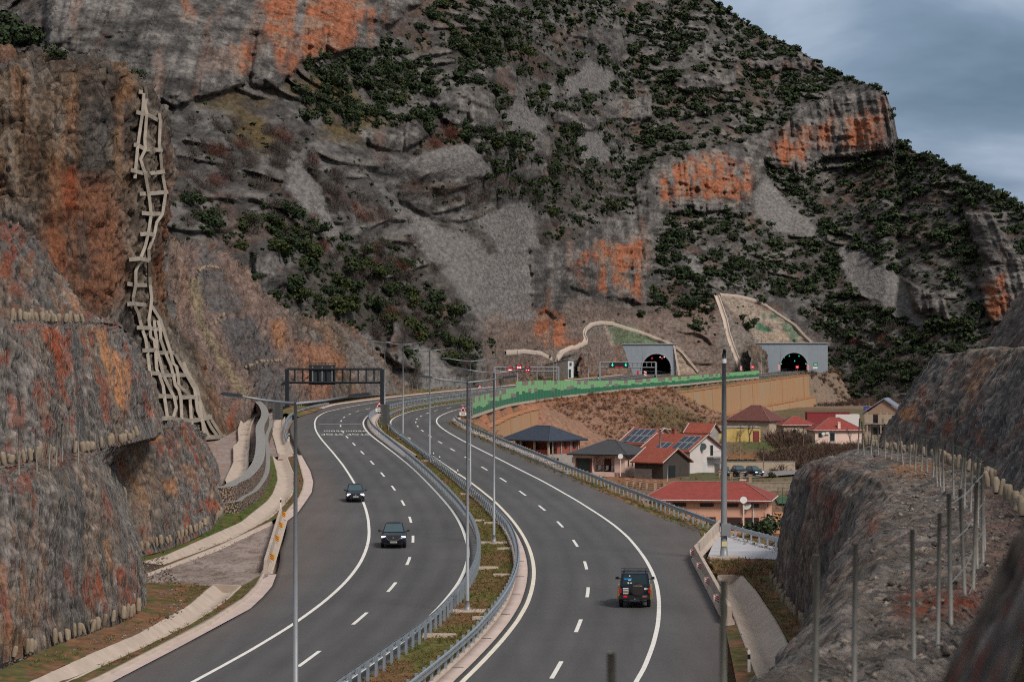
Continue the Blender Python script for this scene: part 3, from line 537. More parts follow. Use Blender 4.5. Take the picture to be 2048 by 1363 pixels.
# ------------------------------------------------------------------ left cut: three benched tiers, second block, pillar cliff, cut behind the gantry
O_, R_ = np.array([.47, .215, .095]), np.array([.36, .085, .035])
left_low, LV1, LN1 = rock_face('rock_face', [
    [(-120, 1372, 105), (-60, 1348, 109), (0, 1327, 112), (80, 1303, 117), (150, 1277, 122), (205, 1260, 126), (255, 1243, 130), (286, 1222, 135), (294, 1200, 142), (285, 1160, 155), (270, 1115, 172)],
    [(-120, 1160, 107), (-60, 1150, 111), (0, 1140, 114), (80, 1125, 119), (150, 1112, 124), (200, 1100, 128), (245, 1092, 132), (270, 1100, 136), (277, 1095, 143), (270, 1080, 156), (262, 1060, 173)],
    [(-120, 985, 110), (-60, 985, 114), (0, 985, 117), (80, 985, 121), (140, 982, 126), (185, 985, 130), (215, 990, 134), (228, 995, 138), (235, 990, 145), (240, 980, 158), (245, 970, 174)],
    [(-120, 948, 112), (-60, 946, 116), (0, 946, 119), (60, 944, 123), (120, 936, 128), (165, 925, 132), (185, 918, 136), (200, 925, 140), (210, 930, 147), (220, 925, 160), (230, 920, 175)],
    [(-120, 938, 121), (-60, 936, 123), (0, 932, 126), (60, 925, 128), (110, 915, 134), (160, 905, 139), (200, 897, 143), (240, 890, 148), (280, 880, 156), (310, 872, 163), (330, 868, 168)]],
    460, (60, 40, 14, 16), .34, 'netted grey rock cut face nearest the road at lower left', [
        ([(230, 1135), (250, 1135), (262, 1180), (275, 1225), (255, 1240), (245, 1190)], R_, .95, 7), ([(180, 1120), (192, 1120), (215, 1220), (205, 1225)], R_, .7, 6), ([(205, 1080), (220, 1075), (232, 1130), (222, 1140)], O_, .6, 6), ([(0, 1120), (12, 1130), (15, 1180), (0, 1180)], O_, .7, 8), ([(0, 1230), (40, 1260), (90, 1300), (40, 1320), (0, 1310)], np.array([.30, .15, .07]), .5, 14), ([(120, 1130), (140, 1150), (150, 1190), (135, 1180)], R_, .5, 7)], rust=.45, seed=1, m=M_rockn, dark=.6, net=True, tone=1.1)
left_second, LV2, LN2 = rock_face('rock_face', [
    [(262, 1118, 168), (300, 1108, 171), (345, 1095, 177), (400, 1070, 187), (430, 1052, 197), (446, 1038, 205), (452, 1022, 216), (448, 1000, 232), (440, 975, 250)],
    [(250, 985, 172), (290, 980, 175), (340, 975, 180), (385, 965, 190), (412, 955, 199), (428, 950, 207), (432, 940, 218), (430, 925, 234), (425, 910, 252)],
    [(205, 905, 170), (240, 880, 173), (290, 862, 178), (335, 852, 186), (368, 850, 194), (385, 862, 203), (395, 875, 211), (402, 880, 222), (405, 878, 255)],
    [(215, 893, 179), (240, 868, 182), (290, 852, 188), (335, 845, 196), (370, 842, 204), (390, 850, 213), (402, 862, 224), (410, 866, 240), (412, 868, 258)]],
    340, (56, 50, 14), .42, 'brown rock cut block between the front face and the gabion wall', [
        ([(185, 890), (225, 885), (250, 930), (240, 960), (215, 930)], R_, .6, 8), ([(280, 862), (320, 858), (318, 880), (285, 884)], O_, .9, 7), ([(325, 960), (350, 955), (352, 990), (335, 985)], O_, .8, 8), ([(405, 1005), (430, 1000), (446, 1018), (425, 1030)], R_, .95, 5), ([(360, 930), (385, 925), (400, 960), (390, 980)], O_, .5, 8), ([(235, 895), (280, 890), (310, 950), (300, 1040), (250, 960)], np.array([.30, .19, .11]), .6, 20)], rust=.6, seed=2, m=M_rockn, dark=.35, net=True, tone=1.12)
left_mid, LV3, LN3 = rock_face('rock_face', [
    [(-120, 938, 121), (0, 932, 126), (60, 925, 128), (110, 915, 134), (160, 905, 139), (200, 897, 143), (250, 888, 150), (290, 878, 158), (315, 872, 166), (325, 862, 178)],
    [(-120, 790, 124), (0, 790, 129), (60, 785, 132), (110, 780, 137), (160, 775, 142), (200, 770, 147), (245, 765, 153), (285, 765, 160), (305, 775, 168), (315, 790, 180)],
    [(-120, 640, 127), (0, 643, 132), (40, 648, 135), (100, 653, 140), (150, 652, 146), (200, 650, 151), (235, 660, 156), (262, 690, 163), (280, 725, 170), (290, 750, 182)],
    [(-120, 625, 138), (0, 633, 141), (60, 637, 144), (120, 641, 149), (165, 643, 153), (215, 646, 158), (245, 655, 164), (268, 680, 171), (285, 715, 180)]],
    420, (64, 60, 14), .42, 'middle tier of the left rock cut with deep rust red and orange stains', [
        ([(85, 665), (110, 655), (140, 680), (145, 720), (132, 760), (140, 810), (120, 790), (115, 730)], R_*.9, .98, 7), ([(188, 655), (205, 660), (215, 690), (250, 720), (255, 760), (252, 815), (235, 815), (220, 770), (208, 700)], O_*1.05, .98, 7), ([(290, 780), (310, 830), (305, 840), (285, 810)], R_*1.1, .9, 5), ([(20, 790), (45, 800), (50, 860), (20, 850)], R_, .55, 8), ([(25, 650), (85, 650), (85, 660), (25, 660)], R_, .7, 4)], rust=.5, seed=3, m=M_rockn, dark=.7, net=True, tone=1.08)
left_top, LV4, LN4 = rock_face('rock_face', [
    [(-120, 625, 138), (0, 633, 141), (60, 637, 144), (120, 641, 149), (165, 643, 153), (215, 646, 158), (240, 652, 163), (255, 665, 170)],
    [(-120, 530, 142), (0, 535, 146), (40, 540, 149), (85, 560, 153), (140, 600, 157), (175, 625, 160), (215, 640, 165), (250, 662, 172)],
    [(-120, 420, 146), (0, 437, 150), (35, 445, 153), (75, 480, 157), (130, 570, 160), (165, 622, 162), (190, 640, 165), (230, 655, 172)],
    [(-120, 450, 175), (0, 460, 176), (35, 470, 178), (75, 500, 180), (130, 580, 181), (165, 630, 182), (190, 648, 184), (230, 665, 186)]],
    240, (34, 34, 8), .6, 'topmost tier of the left rock cut below the pillar cliff', [([(0, 500), (12, 500), (20, 540), (0, 560)], R_, .7, 7), ([(115, 565), (150, 590), (165, 620), (150, 625)], O_, .6, 7), ([(10, 540), (40, 560), (60, 600), (20, 590)], R_*.8, .5, 9)], rust=.5, seed=4, m=M_rockn, dark=.4, net=True)
pillar_rows = [
    [(-80, 905, 298), (100, 900, 300), (250, 893, 308), (335, 890, 318), (385, 888, 324), (445, 882, 334), (462, 868, 350)],
    [(-80, 750, 303), (100, 750, 305), (220, 745, 312), (285, 745, 318), (330, 740, 326), (378, 735, 337), (392, 728, 354)],
    [(-80, 600, 308), (100, 610, 310), (200, 615, 314), (250, 612, 320), (275, 610, 326), (306, 608, 334), (318, 602, 352)],
    [(-80, 480, 310), (80, 480, 312), (200, 480, 316), (270, 480, 322), (288, 478, 326), (306, 475, 333), (318, 470, 352)],
    [(-80, 330, 312), (70, 330, 314), (180, 330, 318), (258, 335, 324), (290, 333, 328), (332, 330, 337), (344, 330, 356)],
    [(-80, 235, 314), (80, 230, 316), (180, 225, 320), (268, 235, 326), (295, 235, 330), (322, 230, 337), (334, 228, 356)],
    [(-80, 160, 317), (70, 142, 318), (180, 131, 322), (250, 142, 326), (275, 165, 331), (296, 182, 336), (310, 190, 352)],
    [(-80, 100, 348), (70, 92, 350), (160, 100, 352), (220, 118, 356), (255, 140, 360), (280, 165, 364), (300, 185, 370)]]
pillar, PV, PN = rock_face('cliff', pillar_rows, 360, (34, 34, 34, 40, 30, 24, 16), 1.35, 'tall limestone pillar cliff stained orange beside the concrete beam lattice', [
    ([(70, 480), (100, 400), (110, 330), (150, 350), (215, 350), (240, 420), (250, 500), (240, 600), (190, 640), (140, 580), (110, 540)], np.array([.31, .125, .062]), .8, 26), ([(125, 340), (150, 330), (150, 420), (130, 440)], R_*1.05, .85, 8), ([(225, 190), (245, 170), (258, 300), (240, 380), (225, 300)], np.array([.33, .19, .11]), .75, 9), ([(130, 200), (150, 190), (150, 250), (135, 260)], O_, .5, 8), ([(95, 450), (130, 480), (130, 640), (100, 560)], np.array([.33, .12, .06]), .7, 12), ([(245, 205), (262, 200), (255, 320), (243, 330)], np.array([.075, .08, .085]), .8, 5), ([(150, 430), (180, 440), (180, 560), (155, 560)], np.array([.10, .085, .075]), .7, 7), ([(265, 190), (325, 230), (332, 420), (300, 480), (310, 610), (390, 740), (440, 880), (330, 880), (262, 600), (280, 480), (262, 330)], np.array([.27, .225, .18]), .75, 6)],
    rust=.35, seed=5, dark=.5, streak=(.5, .06), fr=.5, tone=.80)
cutv, CV, CN = rock_face('rock_face', [
    [(415, 893, 326), (450, 872, 342), (490, 846, 376), (503, 832, 395), (560, 813, 432), (620, 804, 458), (700, 795, 505), (770, 789, 547), (835, 784, 590)],
    [(395, 790, 345), (430, 782, 362), (470, 775, 388), (498, 765, 405), (560, 745, 440), (620, 738, 466), (680, 733, 508), (745, 738, 549), (806, 775, 592)],
    [(368, 685, 355), (400, 680, 375), (440, 672, 398), (485, 662, 415), (560, 650, 451), (610, 660, 473), (660, 682, 512), (718, 692, 552), (786, 748, 595)],
    [(345, 590, 362), (375, 585, 385), (415, 580, 408), (465, 575, 425), (530, 602, 458), (580, 640, 480), (640, 647, 517), (703, 667, 555), (766, 724, 598)],
    [(335, 482, 370), (360, 485, 392), (395, 492, 415), (430, 502, 432), (500, 557, 464), (555, 612, 486), (630, 642, 521), (690, 652, 558), (741, 700, 601)],
    [(335, 480, 400), (360, 483, 420), (395, 490, 440), (430, 500, 455), (500, 555, 488), (555, 612, 508), (630, 642, 540), (690, 652, 578), (743, 702, 622)]],
    300, (24, 26, 26, 26, 6), 1.15, 'reddish rock cut with netted grey panels behind the sign gantry', [
        ([(345, 480), (470, 500), (560, 620), (620, 700), (660, 800), (480, 840), (380, 740), (340, 600)], np.array([.285, .195, .165]), .8, 20), ([(395, 540), (450, 538), (485, 610), (480, 625), (420, 625), (400, 580)], np.array([.135, .135, .14]), .9, 6), ([(395, 485), (430, 500), (445, 530), (400, 535)], np.array([.14, .14, .145]), .85, 6), ([(440, 635), (500, 628), (530, 680), (555, 715), (490, 740), (455, 690)], np.array([.125, .125, .13]), .9, 6), ([(500, 728), (560, 725), (600, 810), (520, 818)], np.array([.14, .14, .145]), .9, 6), ([(375, 560), (402, 555), (405, 640), (440, 700), (480, 760), (505, 795), (490, 800), (440, 730), (395, 650)], np.array([.34, .275, .165]), .85, 5),
        ([(540, 640), (570, 640), (570, 700), (550, 690)], O_, .8, 8), ([(580, 680), (650, 690), (690, 720), (650, 800), (620, 800), (600, 740)], np.array([.42, .19, .11]), .8, 12), ([(440, 860), (475, 800), (470, 850), (450, 880)], R_*1.2, .6, 8), ([(690, 660), (745, 690), (800, 790), (740, 795), (700, 740)], np.array([.22, .205, .20]), .8, 12), ([(350, 520), (370, 540), (380, 620), (365, 640)], np.array([.36, .22, .16]), .7, 10)],
    rust=.3, seed=6, dark=.15, fr=.5, streak=(.6, .12), tone=.95)
lumps(left_low, [P(-60, 1330, 110)+(.3, -.5, 0), P(30, 1302, 114.5)+(.3, -.5, 0), P(110, 1278, 119.5)+(.3, -.5, 0), P(180, 1252, 124.5)+(.3, -.5, 0), P(240, 1230, 129)+(.3, -.5, 0), P(272, 1216, 132.5)+(.2, -.6, 0)], 40, .27, .62)
lumps(left_second, [P(268, 1100, 167.5), P(330, 1085, 173.5), P(390, 1060, 184), P(420, 1043, 192.5), P(443, 1026, 202)], 30, .30, .6)
lumps(left_mid, [P(-60, 930, 122), P(0, 925, 124.5), P(60, 917, 127.5), P(110, 906, 133)], 24, .32, .6)
lumps(left_mid, [P(150, 902, 137.5), P(190, 893, 141.5), P(240, 882, 147.5), P(280, 868, 155)], 20, .32, .55)
lumps(left_top, [P(15, 637, 139.5), P(60, 637, 142.5), P(120, 641, 147.5), P(165, 641, 151)], 26, .3, .6)
for pts in ([P(398, 543, 401), P(410, 534, 408), P(436, 537, 417)], [P(427, 650, 397), P(450, 628, 407), P(470, 626, 411)], [P(495, 735, 408), P(520, 724, 418), P(560, 722, 434)]): lumps(cutv, pts, 16, .55, .5)
nets(left_low, LV1, LN1, 5, 0, .010); nets(left_second, LV2, LN2, 5, 0, .013); nets(left_mid, LV3, LN3, 5, 0, .012)
# ------------------------------------------------------------------ right cut
Rbase = [(19, 166), (17.2, 158), (16., 152), (15.5, 140), (15., 123), (13.2, 108), (10.3, 93), (6.2, 70), (3.6, 55), (2.4, 47), (1., 40), (.3, 36), (-.6, 32), (-2, 24)]
Rcrest = [(20.5, 168, 6.6), (18.9, 160, 6.8), (17.6, 150, 7.2), (17.3, 141, 7.7), (16.9, 122, 8.), (15.8, 107, 8.3), (14., 93, 8.5), (10.1, 70, 9.), (8.1, 55, 9.4), (6.4, 47, 9.6), (5.3, 40, 9.8), (4.3, 36, 9.95), (3.4, 32, 10.), (1.6, 22, 10.1)]
Rb2 = [(26, 175, 7.4), (23.5, 162, 7.9), (22.7, 154, 8.1), (22.8, 143, 8.2), (22.6, 130, 8.4), (21.2, 117, 8.6), (19.8, 104, 8.9), (17, 84, 9.2), (14, 65, 9.5), (11.3, 52, 9.8), (9.2, 42, 10), (7.6, 35, 10.2), (6.3, 29, 10.3), (4.6, 20, 10.4)]
rb0 = [(x, y, -.3) for x, y in Rbase]
mid1 = [(b[0]*.62+c[0]*.38-.35, b[1]*.6+c[1]*.4, c[2]*.5) for b, c in zip(Rbase, Rcrest)]
mid2 = [(b[0]*.22+c[0]*.78-.35, b[1]*.2+c[1]*.8, c[2]*.88) for b, c in zip(Rbase, Rcrest)]
midb = [(c[0]*.5+b[0]*.5, c[1]*.5+b[1]*.5, c[2]*.5+b[2]*.5+.12) for c, b in zip(Rcrest, Rb2)]
right_low, RV1, RN1 = rock_face('rock_face', [rb0, mid1, mid2, Rcrest, midb, Rb2], 680, (28, 30, 16, 24, 18), .30, 'netted grey and rust rock cut with a stepped bench at right', [
    ([(1620, 940), (1650, 930), (1645, 990), (1625, 1010)], R_, .5, 10), ([(1650, 1000), (1680, 980), (1670, 1060), (1650, 1080)], R_, .6, 8), ([(1730, 1040), (1760, 1020), (1755, 1060), (1735, 1075)], R_, .5, 10), ([(1780, 930), (1880, 925), (1870, 950), (1800, 955)], O_*.9, .7, 10), ([(1800, 1180), (1960, 1180), (1960, 1235), (1790, 1240)], R_*.6, .85, 14), ([(1940, 980), (2048, 970), (2048, 1180), (1960, 1180)], np.array([.20, .125, .10]), .7, 14)], px=False, rust=.15, seed=7, m=M_rockn, dark=.6, streak=(1.1, .12), tone=1.02, persp=True, net=True)
Rt2 = [(30.5, 178, 13.4), (28, 166, 13.6), (27.2, 158, 13.75), (27., 147, 13.9), (26.5, 133, 14.1), (25.2, 120, 14.2), (23.8, 107, 14.3), (21, 87, 14.4), (18, 68, 14.5), (15.3, 54, 14.6), (13, 44, 14.7), (11.2, 36, 14.8), (9.8, 30, 14.9), (8, 20, 15)]
Rb3 = [(x+6, y+3, z+.2) for x, y, z in Rt2]
right_mid, RV2, RN2 = rock_face('rock_face', [Rb2, [((b[0]*.45+c[0]*.55)-.4, (b[1]+c[1])/2, b[2]*.5+c[2]*.5) for b, c in zip(Rb2, Rt2)], Rt2, Rb3], 520, (40, 40, 8), .38, 'netted leaning rock face above the right bench', [
    ([(1800, 830), (1830, 800), (1840, 840), (1815, 850)], O_, .95, 6), ([(1840, 780), (1850, 770), (1855, 800), (1840, 810)], R_, .6, 6), ([(1925, 770), (1975, 700), (1990, 720), (1940, 800)], O_*.9, .6, 8), ([(1880, 840), (1900, 830), (1905, 860), (1885, 870)], R_*.9, .7, 7), ([(1950, 860), (1965, 850), (1970, 890), (1950, 890)], R_*.8, .5, 6)], px=False, rust=.3, seed=8, m=M_rockn, dark=.7, streak=(1.1, .10), tone=1.02, persp=True, net=True)
right_top, RV3, RN3 = rock_face('rock_face', [[(31.8, 170, 14), (30.6, 158, 14.1), (30.3, 146, 14.2), (29.5, 132, 14.3), (28, 118, 14.4)], [(36, 174, 19), (35, 162, 19.5), (34.5, 150, 20), (33.5, 136, 20.5), (32, 120, 21)], [(42, 178, 20), (41, 166, 20.5), (40, 154, 21), (39, 140, 21.4), (38, 124, 21.8)]], 160, (40, 10), .4, 'highest grey netted tier of the right rock cut', px=False, rust=.25, seed=9, m=M_rockn, dark=.5, curve=False, tone=.8, net=True)
near_rock, RV4, RN4 = rock_face('rock_face', [[(.35, 9, 9.6), (.6, 11, 9.7), (.95, 13, 9.8), (1.45, 15, 9.9), (2.4, 17, 10), (4.4, 19, 10.1)], [(1.25, 9, 11.6), (1.6, 11, 11.7), (1.98, 13, 11.8), (2.45, 15, 11.9), (3.4, 17, 11.9), (5.2, 19, 12)], [(1.85, 9, 13.2), (2.28, 11, 13.25), (2.7, 13, 13.3), (3.18, 15, 13.3), (4.1, 17, 13.3), (5.9, 19, 13.3)], [(3.5, 9, 13.9), (4, 11, 14), (4.6, 13, 14), (5, 15, 14), (6, 17, 13.8), (7, 19, 13.6)]], 160, (20, 24, 12), .07, 'out of focus rock corner in the right foreground', px=False, rust=.5, seed=10, m=M_rockn, dark=.3, fr=3., curve=False, tone=1.15, net=True)
lumps(right_mid, np.array(Rb2[1:9])-np.array([.5, .3, -.15]), 110, .24, .52, .1, .2)
lumps(right_low, [(16.4-.5, 153, .1), (15.6-.4, 141, .1), (15.2-.4, 124, .1), (13.6-.4, 110, .1)], 60, .25, .55, .06, .15)
nets(right_low, RV1, RN1, 4, 0, .007, .03); nets(right_mid, RV2, RN2, 4, 0, .009, .03)
# ================================================================== carriageways
f_LS = AL.offs([(385.6, 1363), (500, 1301), (585, 1249.5), (646.7, 1204), (691.4, 1163), (713, 1136), (731, 1102), (737.6, 1073), (737.9, 1054), (733.5, 1027.5), (727, 1005), (708, 967), (688, 931), (666, 904.7), (648, 885), (636, 867), (630.4, 852), (631.5, 840), (639.6, 830.6), (655.7, 822.5)], sm=1)
f_LR = AL.offs([(640, 1398), (676, 1371), (730, 1334), (800, 1288), (880.7, 1211), (920, 1163), (930, 1134.6), (937, 1109.7), (936.5, 1092), (929, 1071.6), (920.4, 1046.6), (900, 1014), (876, 988), (854, 964.5), (829, 938), (790.7, 907), (758, 882.7), (739, 868), (727.6, 852), (726, 844.5), (730.6, 836.5)], sm=1)
f_RR = AR.offs([(1272, 1363), (1287.6, 1334.6), (1308, 1287.7), (1315.5, 1251), (1318, 1214), (1316, 1185), (1311.8, 1163), (1277, 1100), (1258, 1074.6), (1228.7, 1049.6), (1196, 1027.6), (1155, 1001), (1111, 975.5), (1060, 949), (990, 913.3), (943, 890.6), (911, 872), (883, 855), (873.5, 845), (874, 838.5), (883, 830)], sm=1)
f_RL = AR.offs([(924, 1363), (964, 1323), (1005, 1280), (1034.7, 1242), (1055, 1207), (1064, 1177.7), (1067, 1136), (1062.7, 1109.7), (1054, 1086), (1039, 1059.8), (1018.7, 1033.4), (990.8, 1003.3), (944, 964.5), (784, 838.7)], sm=1)
f_LA = AL.offs([(225, 1363), (361, 1292), (500, 1217), (525, 1194), (544, 1172), (553, 1148), (560, 1100), (573.5, 1042), (594.6, 1026), (611.8, 1002), (623.5, 984), (626.5, 963.8), (620.6, 941.8), (603, 910), (590, 886), (580, 854), (597, 834), (629, 824), (672, 809)])
f_RA = AR.offs([(1455, 1363), (1447, 1300), (1440, 1240), (1395, 1140), (1385, 1100), (1416, 1060), (1360, 1044.5), (1309, 1029), (1236, 996.8), (1162.7, 963), (1092, 926), (996, 887.6), (922.7, 856.8), (906, 843.6)])
sL0, sL1 = 4., AL.L-2; sR0, sR1 = 4., AR.L-2
def carriageway(A, s0, s1, fa, fb, label, dusty):
    st = np.arange(s0, s1+.01, 2.); t_ = np.linspace(0, 1, 41)[:, None]; off = fa(st)*(1-t_)+fb(st)*t_; V = np.stack([A.at(st, o) for o in off]); lo, hi = V[:1].copy(), V[-1:].copy(); lo[..., 2] -= .35; hi[..., 2] -= .35
    sn = fbm(st[None]*.05+0*off, off*.6, 0, 3, 130); k_ = np.ones(off.shape)
    for c_ in (-2.7, -1.0, 1.0, 2.7): k_ *= 1-.17*np.exp(-((off-c_)/.42)**2)*(.4+sn)
    for c_ in (-3.9, .35, 4.1): k_ *= 1-.10*np.exp(-((off-c_)/.10)**2)
    k_ *= .82+.36*fbm(st[None]*.03+0*off, off*.12, 3, 4, 131); c = np.ones(off.shape+(3,))*np.array((.090, .0885, .0905))*k_[..., None]
    c = mixc(c, (.125, .098, .086), sst(3.9, 7.5, np.abs(off))*(.35+.65*fbm(st[None]*.06+0*off, off*.5, 5, 3, 132))*dusty)
    V = np.concatenate([lo, V, hi]); c = np.concatenate([c[:1], c, c[-1:]]); me_ = mesh_of('road', V, gridfaces(len(V), len(st))[:, ::-1], c); me_.materials.append(M_asph); o = inst('road', me_); tag(o, label, kind='structure'); return o
road_l = carriageway(AL, sL0, sL1, lambda s: np.where(s > st_at_y(AL, 470), np.minimum(f_LA(s), -7.2), f_LA(s)), lambda s: f_LR(s)+.75, 'grey asphalt carriageway on the left with traffic coming towards the camera', .8)
road_r = carriageway(AR, sR0, sR1, lambda s: f_RL(s)-.40, lambda s: np.where(s > st_at_y(AR, 430), np.minimum(f_RA(s), 8.), f_RA(s)), 'grey asphalt carriageway on the right leading away from the camera', .5)
def line(A, f, w, s0, s1, m, par): return strip('edge_line', A, s0, s1, lambda s: f(s)-w/2, lambda s: f(s)+w/2, .014, .014, m, par)
line(AL, f_LS, .22, sL0, sL1, M_white, road_l); line(AL, f_LR, .22, sL0, sL1, M_white, road_l)
line(AR, f_RR, .22, sR0, sR1, M_white, road_r); line(AR, f_RL, .24, sR0, sR1, M_cream, road_r)
for A, pts, par, last in ((AL, LD, road_l, 900), (AR, RD, road_r, 760)):
    ss = [A.so(G(x, y, A.Z))[0] for x, y in pts]; ss = [ss[0]-36, ss[0]-18]+ss
    while A.at(ss[-1])[1] < last: ss.append(ss[-1]+18)
    for s in ss:
        if s < 4: continue
        strip('lane_dash', A, s-3, s+3, -.1, .1, .014, .014, M_white, par, step=1.5)
# painted words, read by drivers coming towards the camera
def text_mesh(txt, size, m, ext_=0.002):
    cu = bpy.data.curves.new('t', 'FONT'); cu.body = txt; cu.size = size; cu.align_x = 'CENTER'; cu.align_y = 'CENTER'; cu.extrude = ext_; cu.resolution_u = 2
    o = bpy.data.objects.new('t', cu); C.objects.link(o); dg = bpy.context.evaluated_depsgraph_get(); dg.update(); me_ = bpy.data.meshes.new_from_object(o.evaluated_get(dg)); me_.materials.clear(); me_.materials.append(m); bpy.data.objects.remove(o); return me_
def paint_text(txt, px, py, w, length):
    s, off = AL.so(G(px, py, ZL)); me_ = text_mesh(txt, 1., M_white); v_ = np.array([q.co[:] for q in me_.vertices]); sx = w/np.ptp(v_[:, 0]); sy = length/np.ptp(v_[:, 1])
    o = inst('road_lettering', me_, AL.at(s, off, .022), AL.ang(s)+math.pi/2, road_l, (sx, sy, 1)); return o
for x in (668, 716.5): paint_text('950m' if x > 700 else '950m', x if x < 700 else 712, 861.5, 2.8, 5.5)
for x in (664, 716): paint_text('STOP', x, 868.3, 3.0, 5.5)
q0, q1 = [AL.so(G(x, y, ZL)) for x, y in ((637, 846), (722, 849))]
strip('stop_line', AL, (q0[0]+q1[0])/2-1.2, (q0[0]+q1[0])/2+1.2, q0[1], q1[1], .014, .014, mat('road_paint_worn', (.20, .20, .20), .8, .2, 2), road_l, step=1.2)
# gutters and kerbs by the median and along the right shoulder
def gutter(A, y0_, y1_, fin, w, sgn, par, kerb=True):
    s0, s1 = st_at_y(A, y0_), st_at_y(A, y1_); fo = lambda s: fin(s)+sgn*w
    strip('gutter', A, s0, s1, (fin if sgn > 0 else fo), (fo if sgn > 0 else fin), .012, .012, M_pink, par, skirt=.3)
    st = s0+4
    while st < s1:
        mb = MB(); q = A.at(st, fin(st)+sgn*w*.62, .022); mb.box(q, (w*.7, .09, .012), A.ang(st)-math.pi/2); mb.obj('joint', M_dark, par); st += 11.3
    if kerb: strip('kerb', A, s0, s1, lambda s: fo(s)+(0 if sgn > 0 else -.22), lambda s: fo(s)+(.22 if sgn > 0 else 0), .13, .13, M_conc, par, skirt=.4)
gutter(AR, 62, 222, lambda s: f_RL(s)-.40, .70, -1, road_r)
gutter(AL, 286, 425, lambda s: f_LR(s)+.55, 1.35, 1, road_l)
gutter(AR, 262, 425, f_RA, 1.2, 1, road_r, False)
# far kerb along the left carriageway
strip('kerb', AL, st_at_y(AL, 455), AL.L-4, lambda s: np.minimum(f_LA(s), -7.2)-.9, lambda s: np.minimum(f_LA(s), -7.2), .16, .05, M_pink, road_l, skirt=.5)
# ------------------------------------------------------------------ fills between two digitised edges
def fill(name, A_, B_, nu, nv, m, dz=0., dzb=None, Z=ZL, col=None, label=None, amp=0., world=False, kind='structure', cat=None, parent=None, seed=0):
    a, b = [np.array([GP(x, y, Z) for x, y in q]) if not world else np.array(q, float) for q in (A_, B_)]
    a, b = resample(a, nu), resample(b, nu); t_ = np.linspace(0, 1, nv)[:, None, None]; V = a*(1-t_)+b*t_; V[..., 2] += dz*(1-t_[..., 0])+(dz if dzb is None else dzb)*t_[..., 0]
    if amp: V[..., 2] += (fbm(V[..., 0]*.8, V[..., 1]*.8, 0, 4, 90+seed)-.5)*amp*2
    cc = None
    if col is not None:
        n_ = fbm(V[..., 0]*.5, V[..., 1]*.35, 0, 4, 91+seed); n2_ = fbm(V[..., 0]*2.2, V[..., 1]*1.6, 0, 3, 92+seed); cc = mixc(np.ones(V.shape)*np.array(col[0]), col[1], sst(.42, .58, n_)); cc = mixc(cc, col[2], sst(.55, .68, n2_)*.8)
    fc = gridfaces(nv, nu); q = V[1, 0]-V[0, 0]; r = V[0, 1]-V[0, 0]
    if q[0]*r[1]-q[1]*r[0] > 0: fc = fc[:, ::-1]
    me_ = mesh_of(name, V, fc, cc, True); me_.materials.append(m); o = inst(name, me_, parent=parent)
    if label: tag(o, label, cat, kind=kind)
    return o
GRASSC = [(.115, .065, .035), (.085, .085, .028), (.20, .10, .055)]; GRAV = [(.30, .245, .225), (.24, .195, .175), (.14, .10, .075)]; SOILC = [(.15, .085, .05), (.085, .08, .03), (.22, .10, .05)]
f_ML = lambda s: f_LR(s)+.75
ys = np.arange(58, 640, 2.); mA, mB = [], []
for y in ys:
    s = st_at_y(AL, y); g1 = 286 < y < 425; q = AL.at(s, float(f_LR(s))+(2.1 if g1 else .75), .03); mA.append(q)
    s = st_at_y(AR, q[1]); g2 = y < 222; q2 = AR.at(s, float(f_RL(s))-(1.28 if g2 else .40), .03); mB.append(q2)
a_, b_ = np.array(mA), np.array(mB); t_ = np.linspace(0, 1, 15)[:, None, None]; Vm = a_*(1-t_)+b_*t_
Vm[..., 2] += (fbm(Vm[..., 0]*.9, Vm[..., 1]*.6, 0, 3, 95)-.4)*.16*np.sin(np.pi*t_[..., 0])
n_ = fbm(Vm[..., 0]*.35, Vm[..., 1]*.16, 0, 4, 96); cm = mixc(np.ones(Vm.shape)*np.array((.15, .08, .04)), (.10, .10, .028), sst(.4, .58, n_))
me = mesh_of('median', Vm, gridfaces(*Vm.shape[:2])[:, ::-1], cm, True); me.materials.append(M_soil); med_o = inst('median', me); tag(med_o, 'grass and brown weed median between the carriageways', kind='structure')
fill('verge', [(130, 1390), (200, 1354), (317, 1295), (442, 1227.5), (479, 1201), (517, 1165), (526, 1150)], [(100, 1372), (200, 1335), (295, 1290.6), (376, 1251), (420, 1224.6), (452, 1201), (481, 1174)], 60, 5, M_soil, .1, .06, col=GRASSC, label='weedy verge strip between front channel and kerb', amp=.04)
fill('verge', [(20, 1385), (200, 1302), (273, 1271.5), (332, 1239), (382, 1210), (408, 1186.5), (424, 1173)], [(-40, 1370), (100, 1305), (205, 1267), (262, 1246), (292, 1215), (292, 1195), (283, 1172)], 60, 8, M_soil, .08, .25, col=SOILC, label='red brown verge at the foot of the front rock face', amp=.1)
fill('gravel_apron', [(275, 1165), (297, 1153), (436, 1102), (542, 1051), (558, 1043)], [(270, 1228), (330, 1212), (405, 1184), (424, 1171.5), (483, 1172.5), (500, 1170), (536, 1152)], 200, 60, M_gravel, .05, col=GRAV, label='pale gravel triangle behind the short concrete barrier', amp=.05)
fill('verge', [(315, 1133), (392, 1105.7), (471, 1074), (541.8, 1035), (573.5, 1003.5), (584, 988.7), (588.3, 972.6), (588.3, 952), (584, 934), (573.6, 915)], [(290, 1150), (436, 1092), (542, 1043), (568, 1031), (589, 1012), (606, 984), (609, 966), (604, 948), (598, 930), (594, 910)], 70, 5, M_soil, .04, .06, col=GRASSC, label='brown grass strip between second channel and kerb', amp=.04, seed=3)
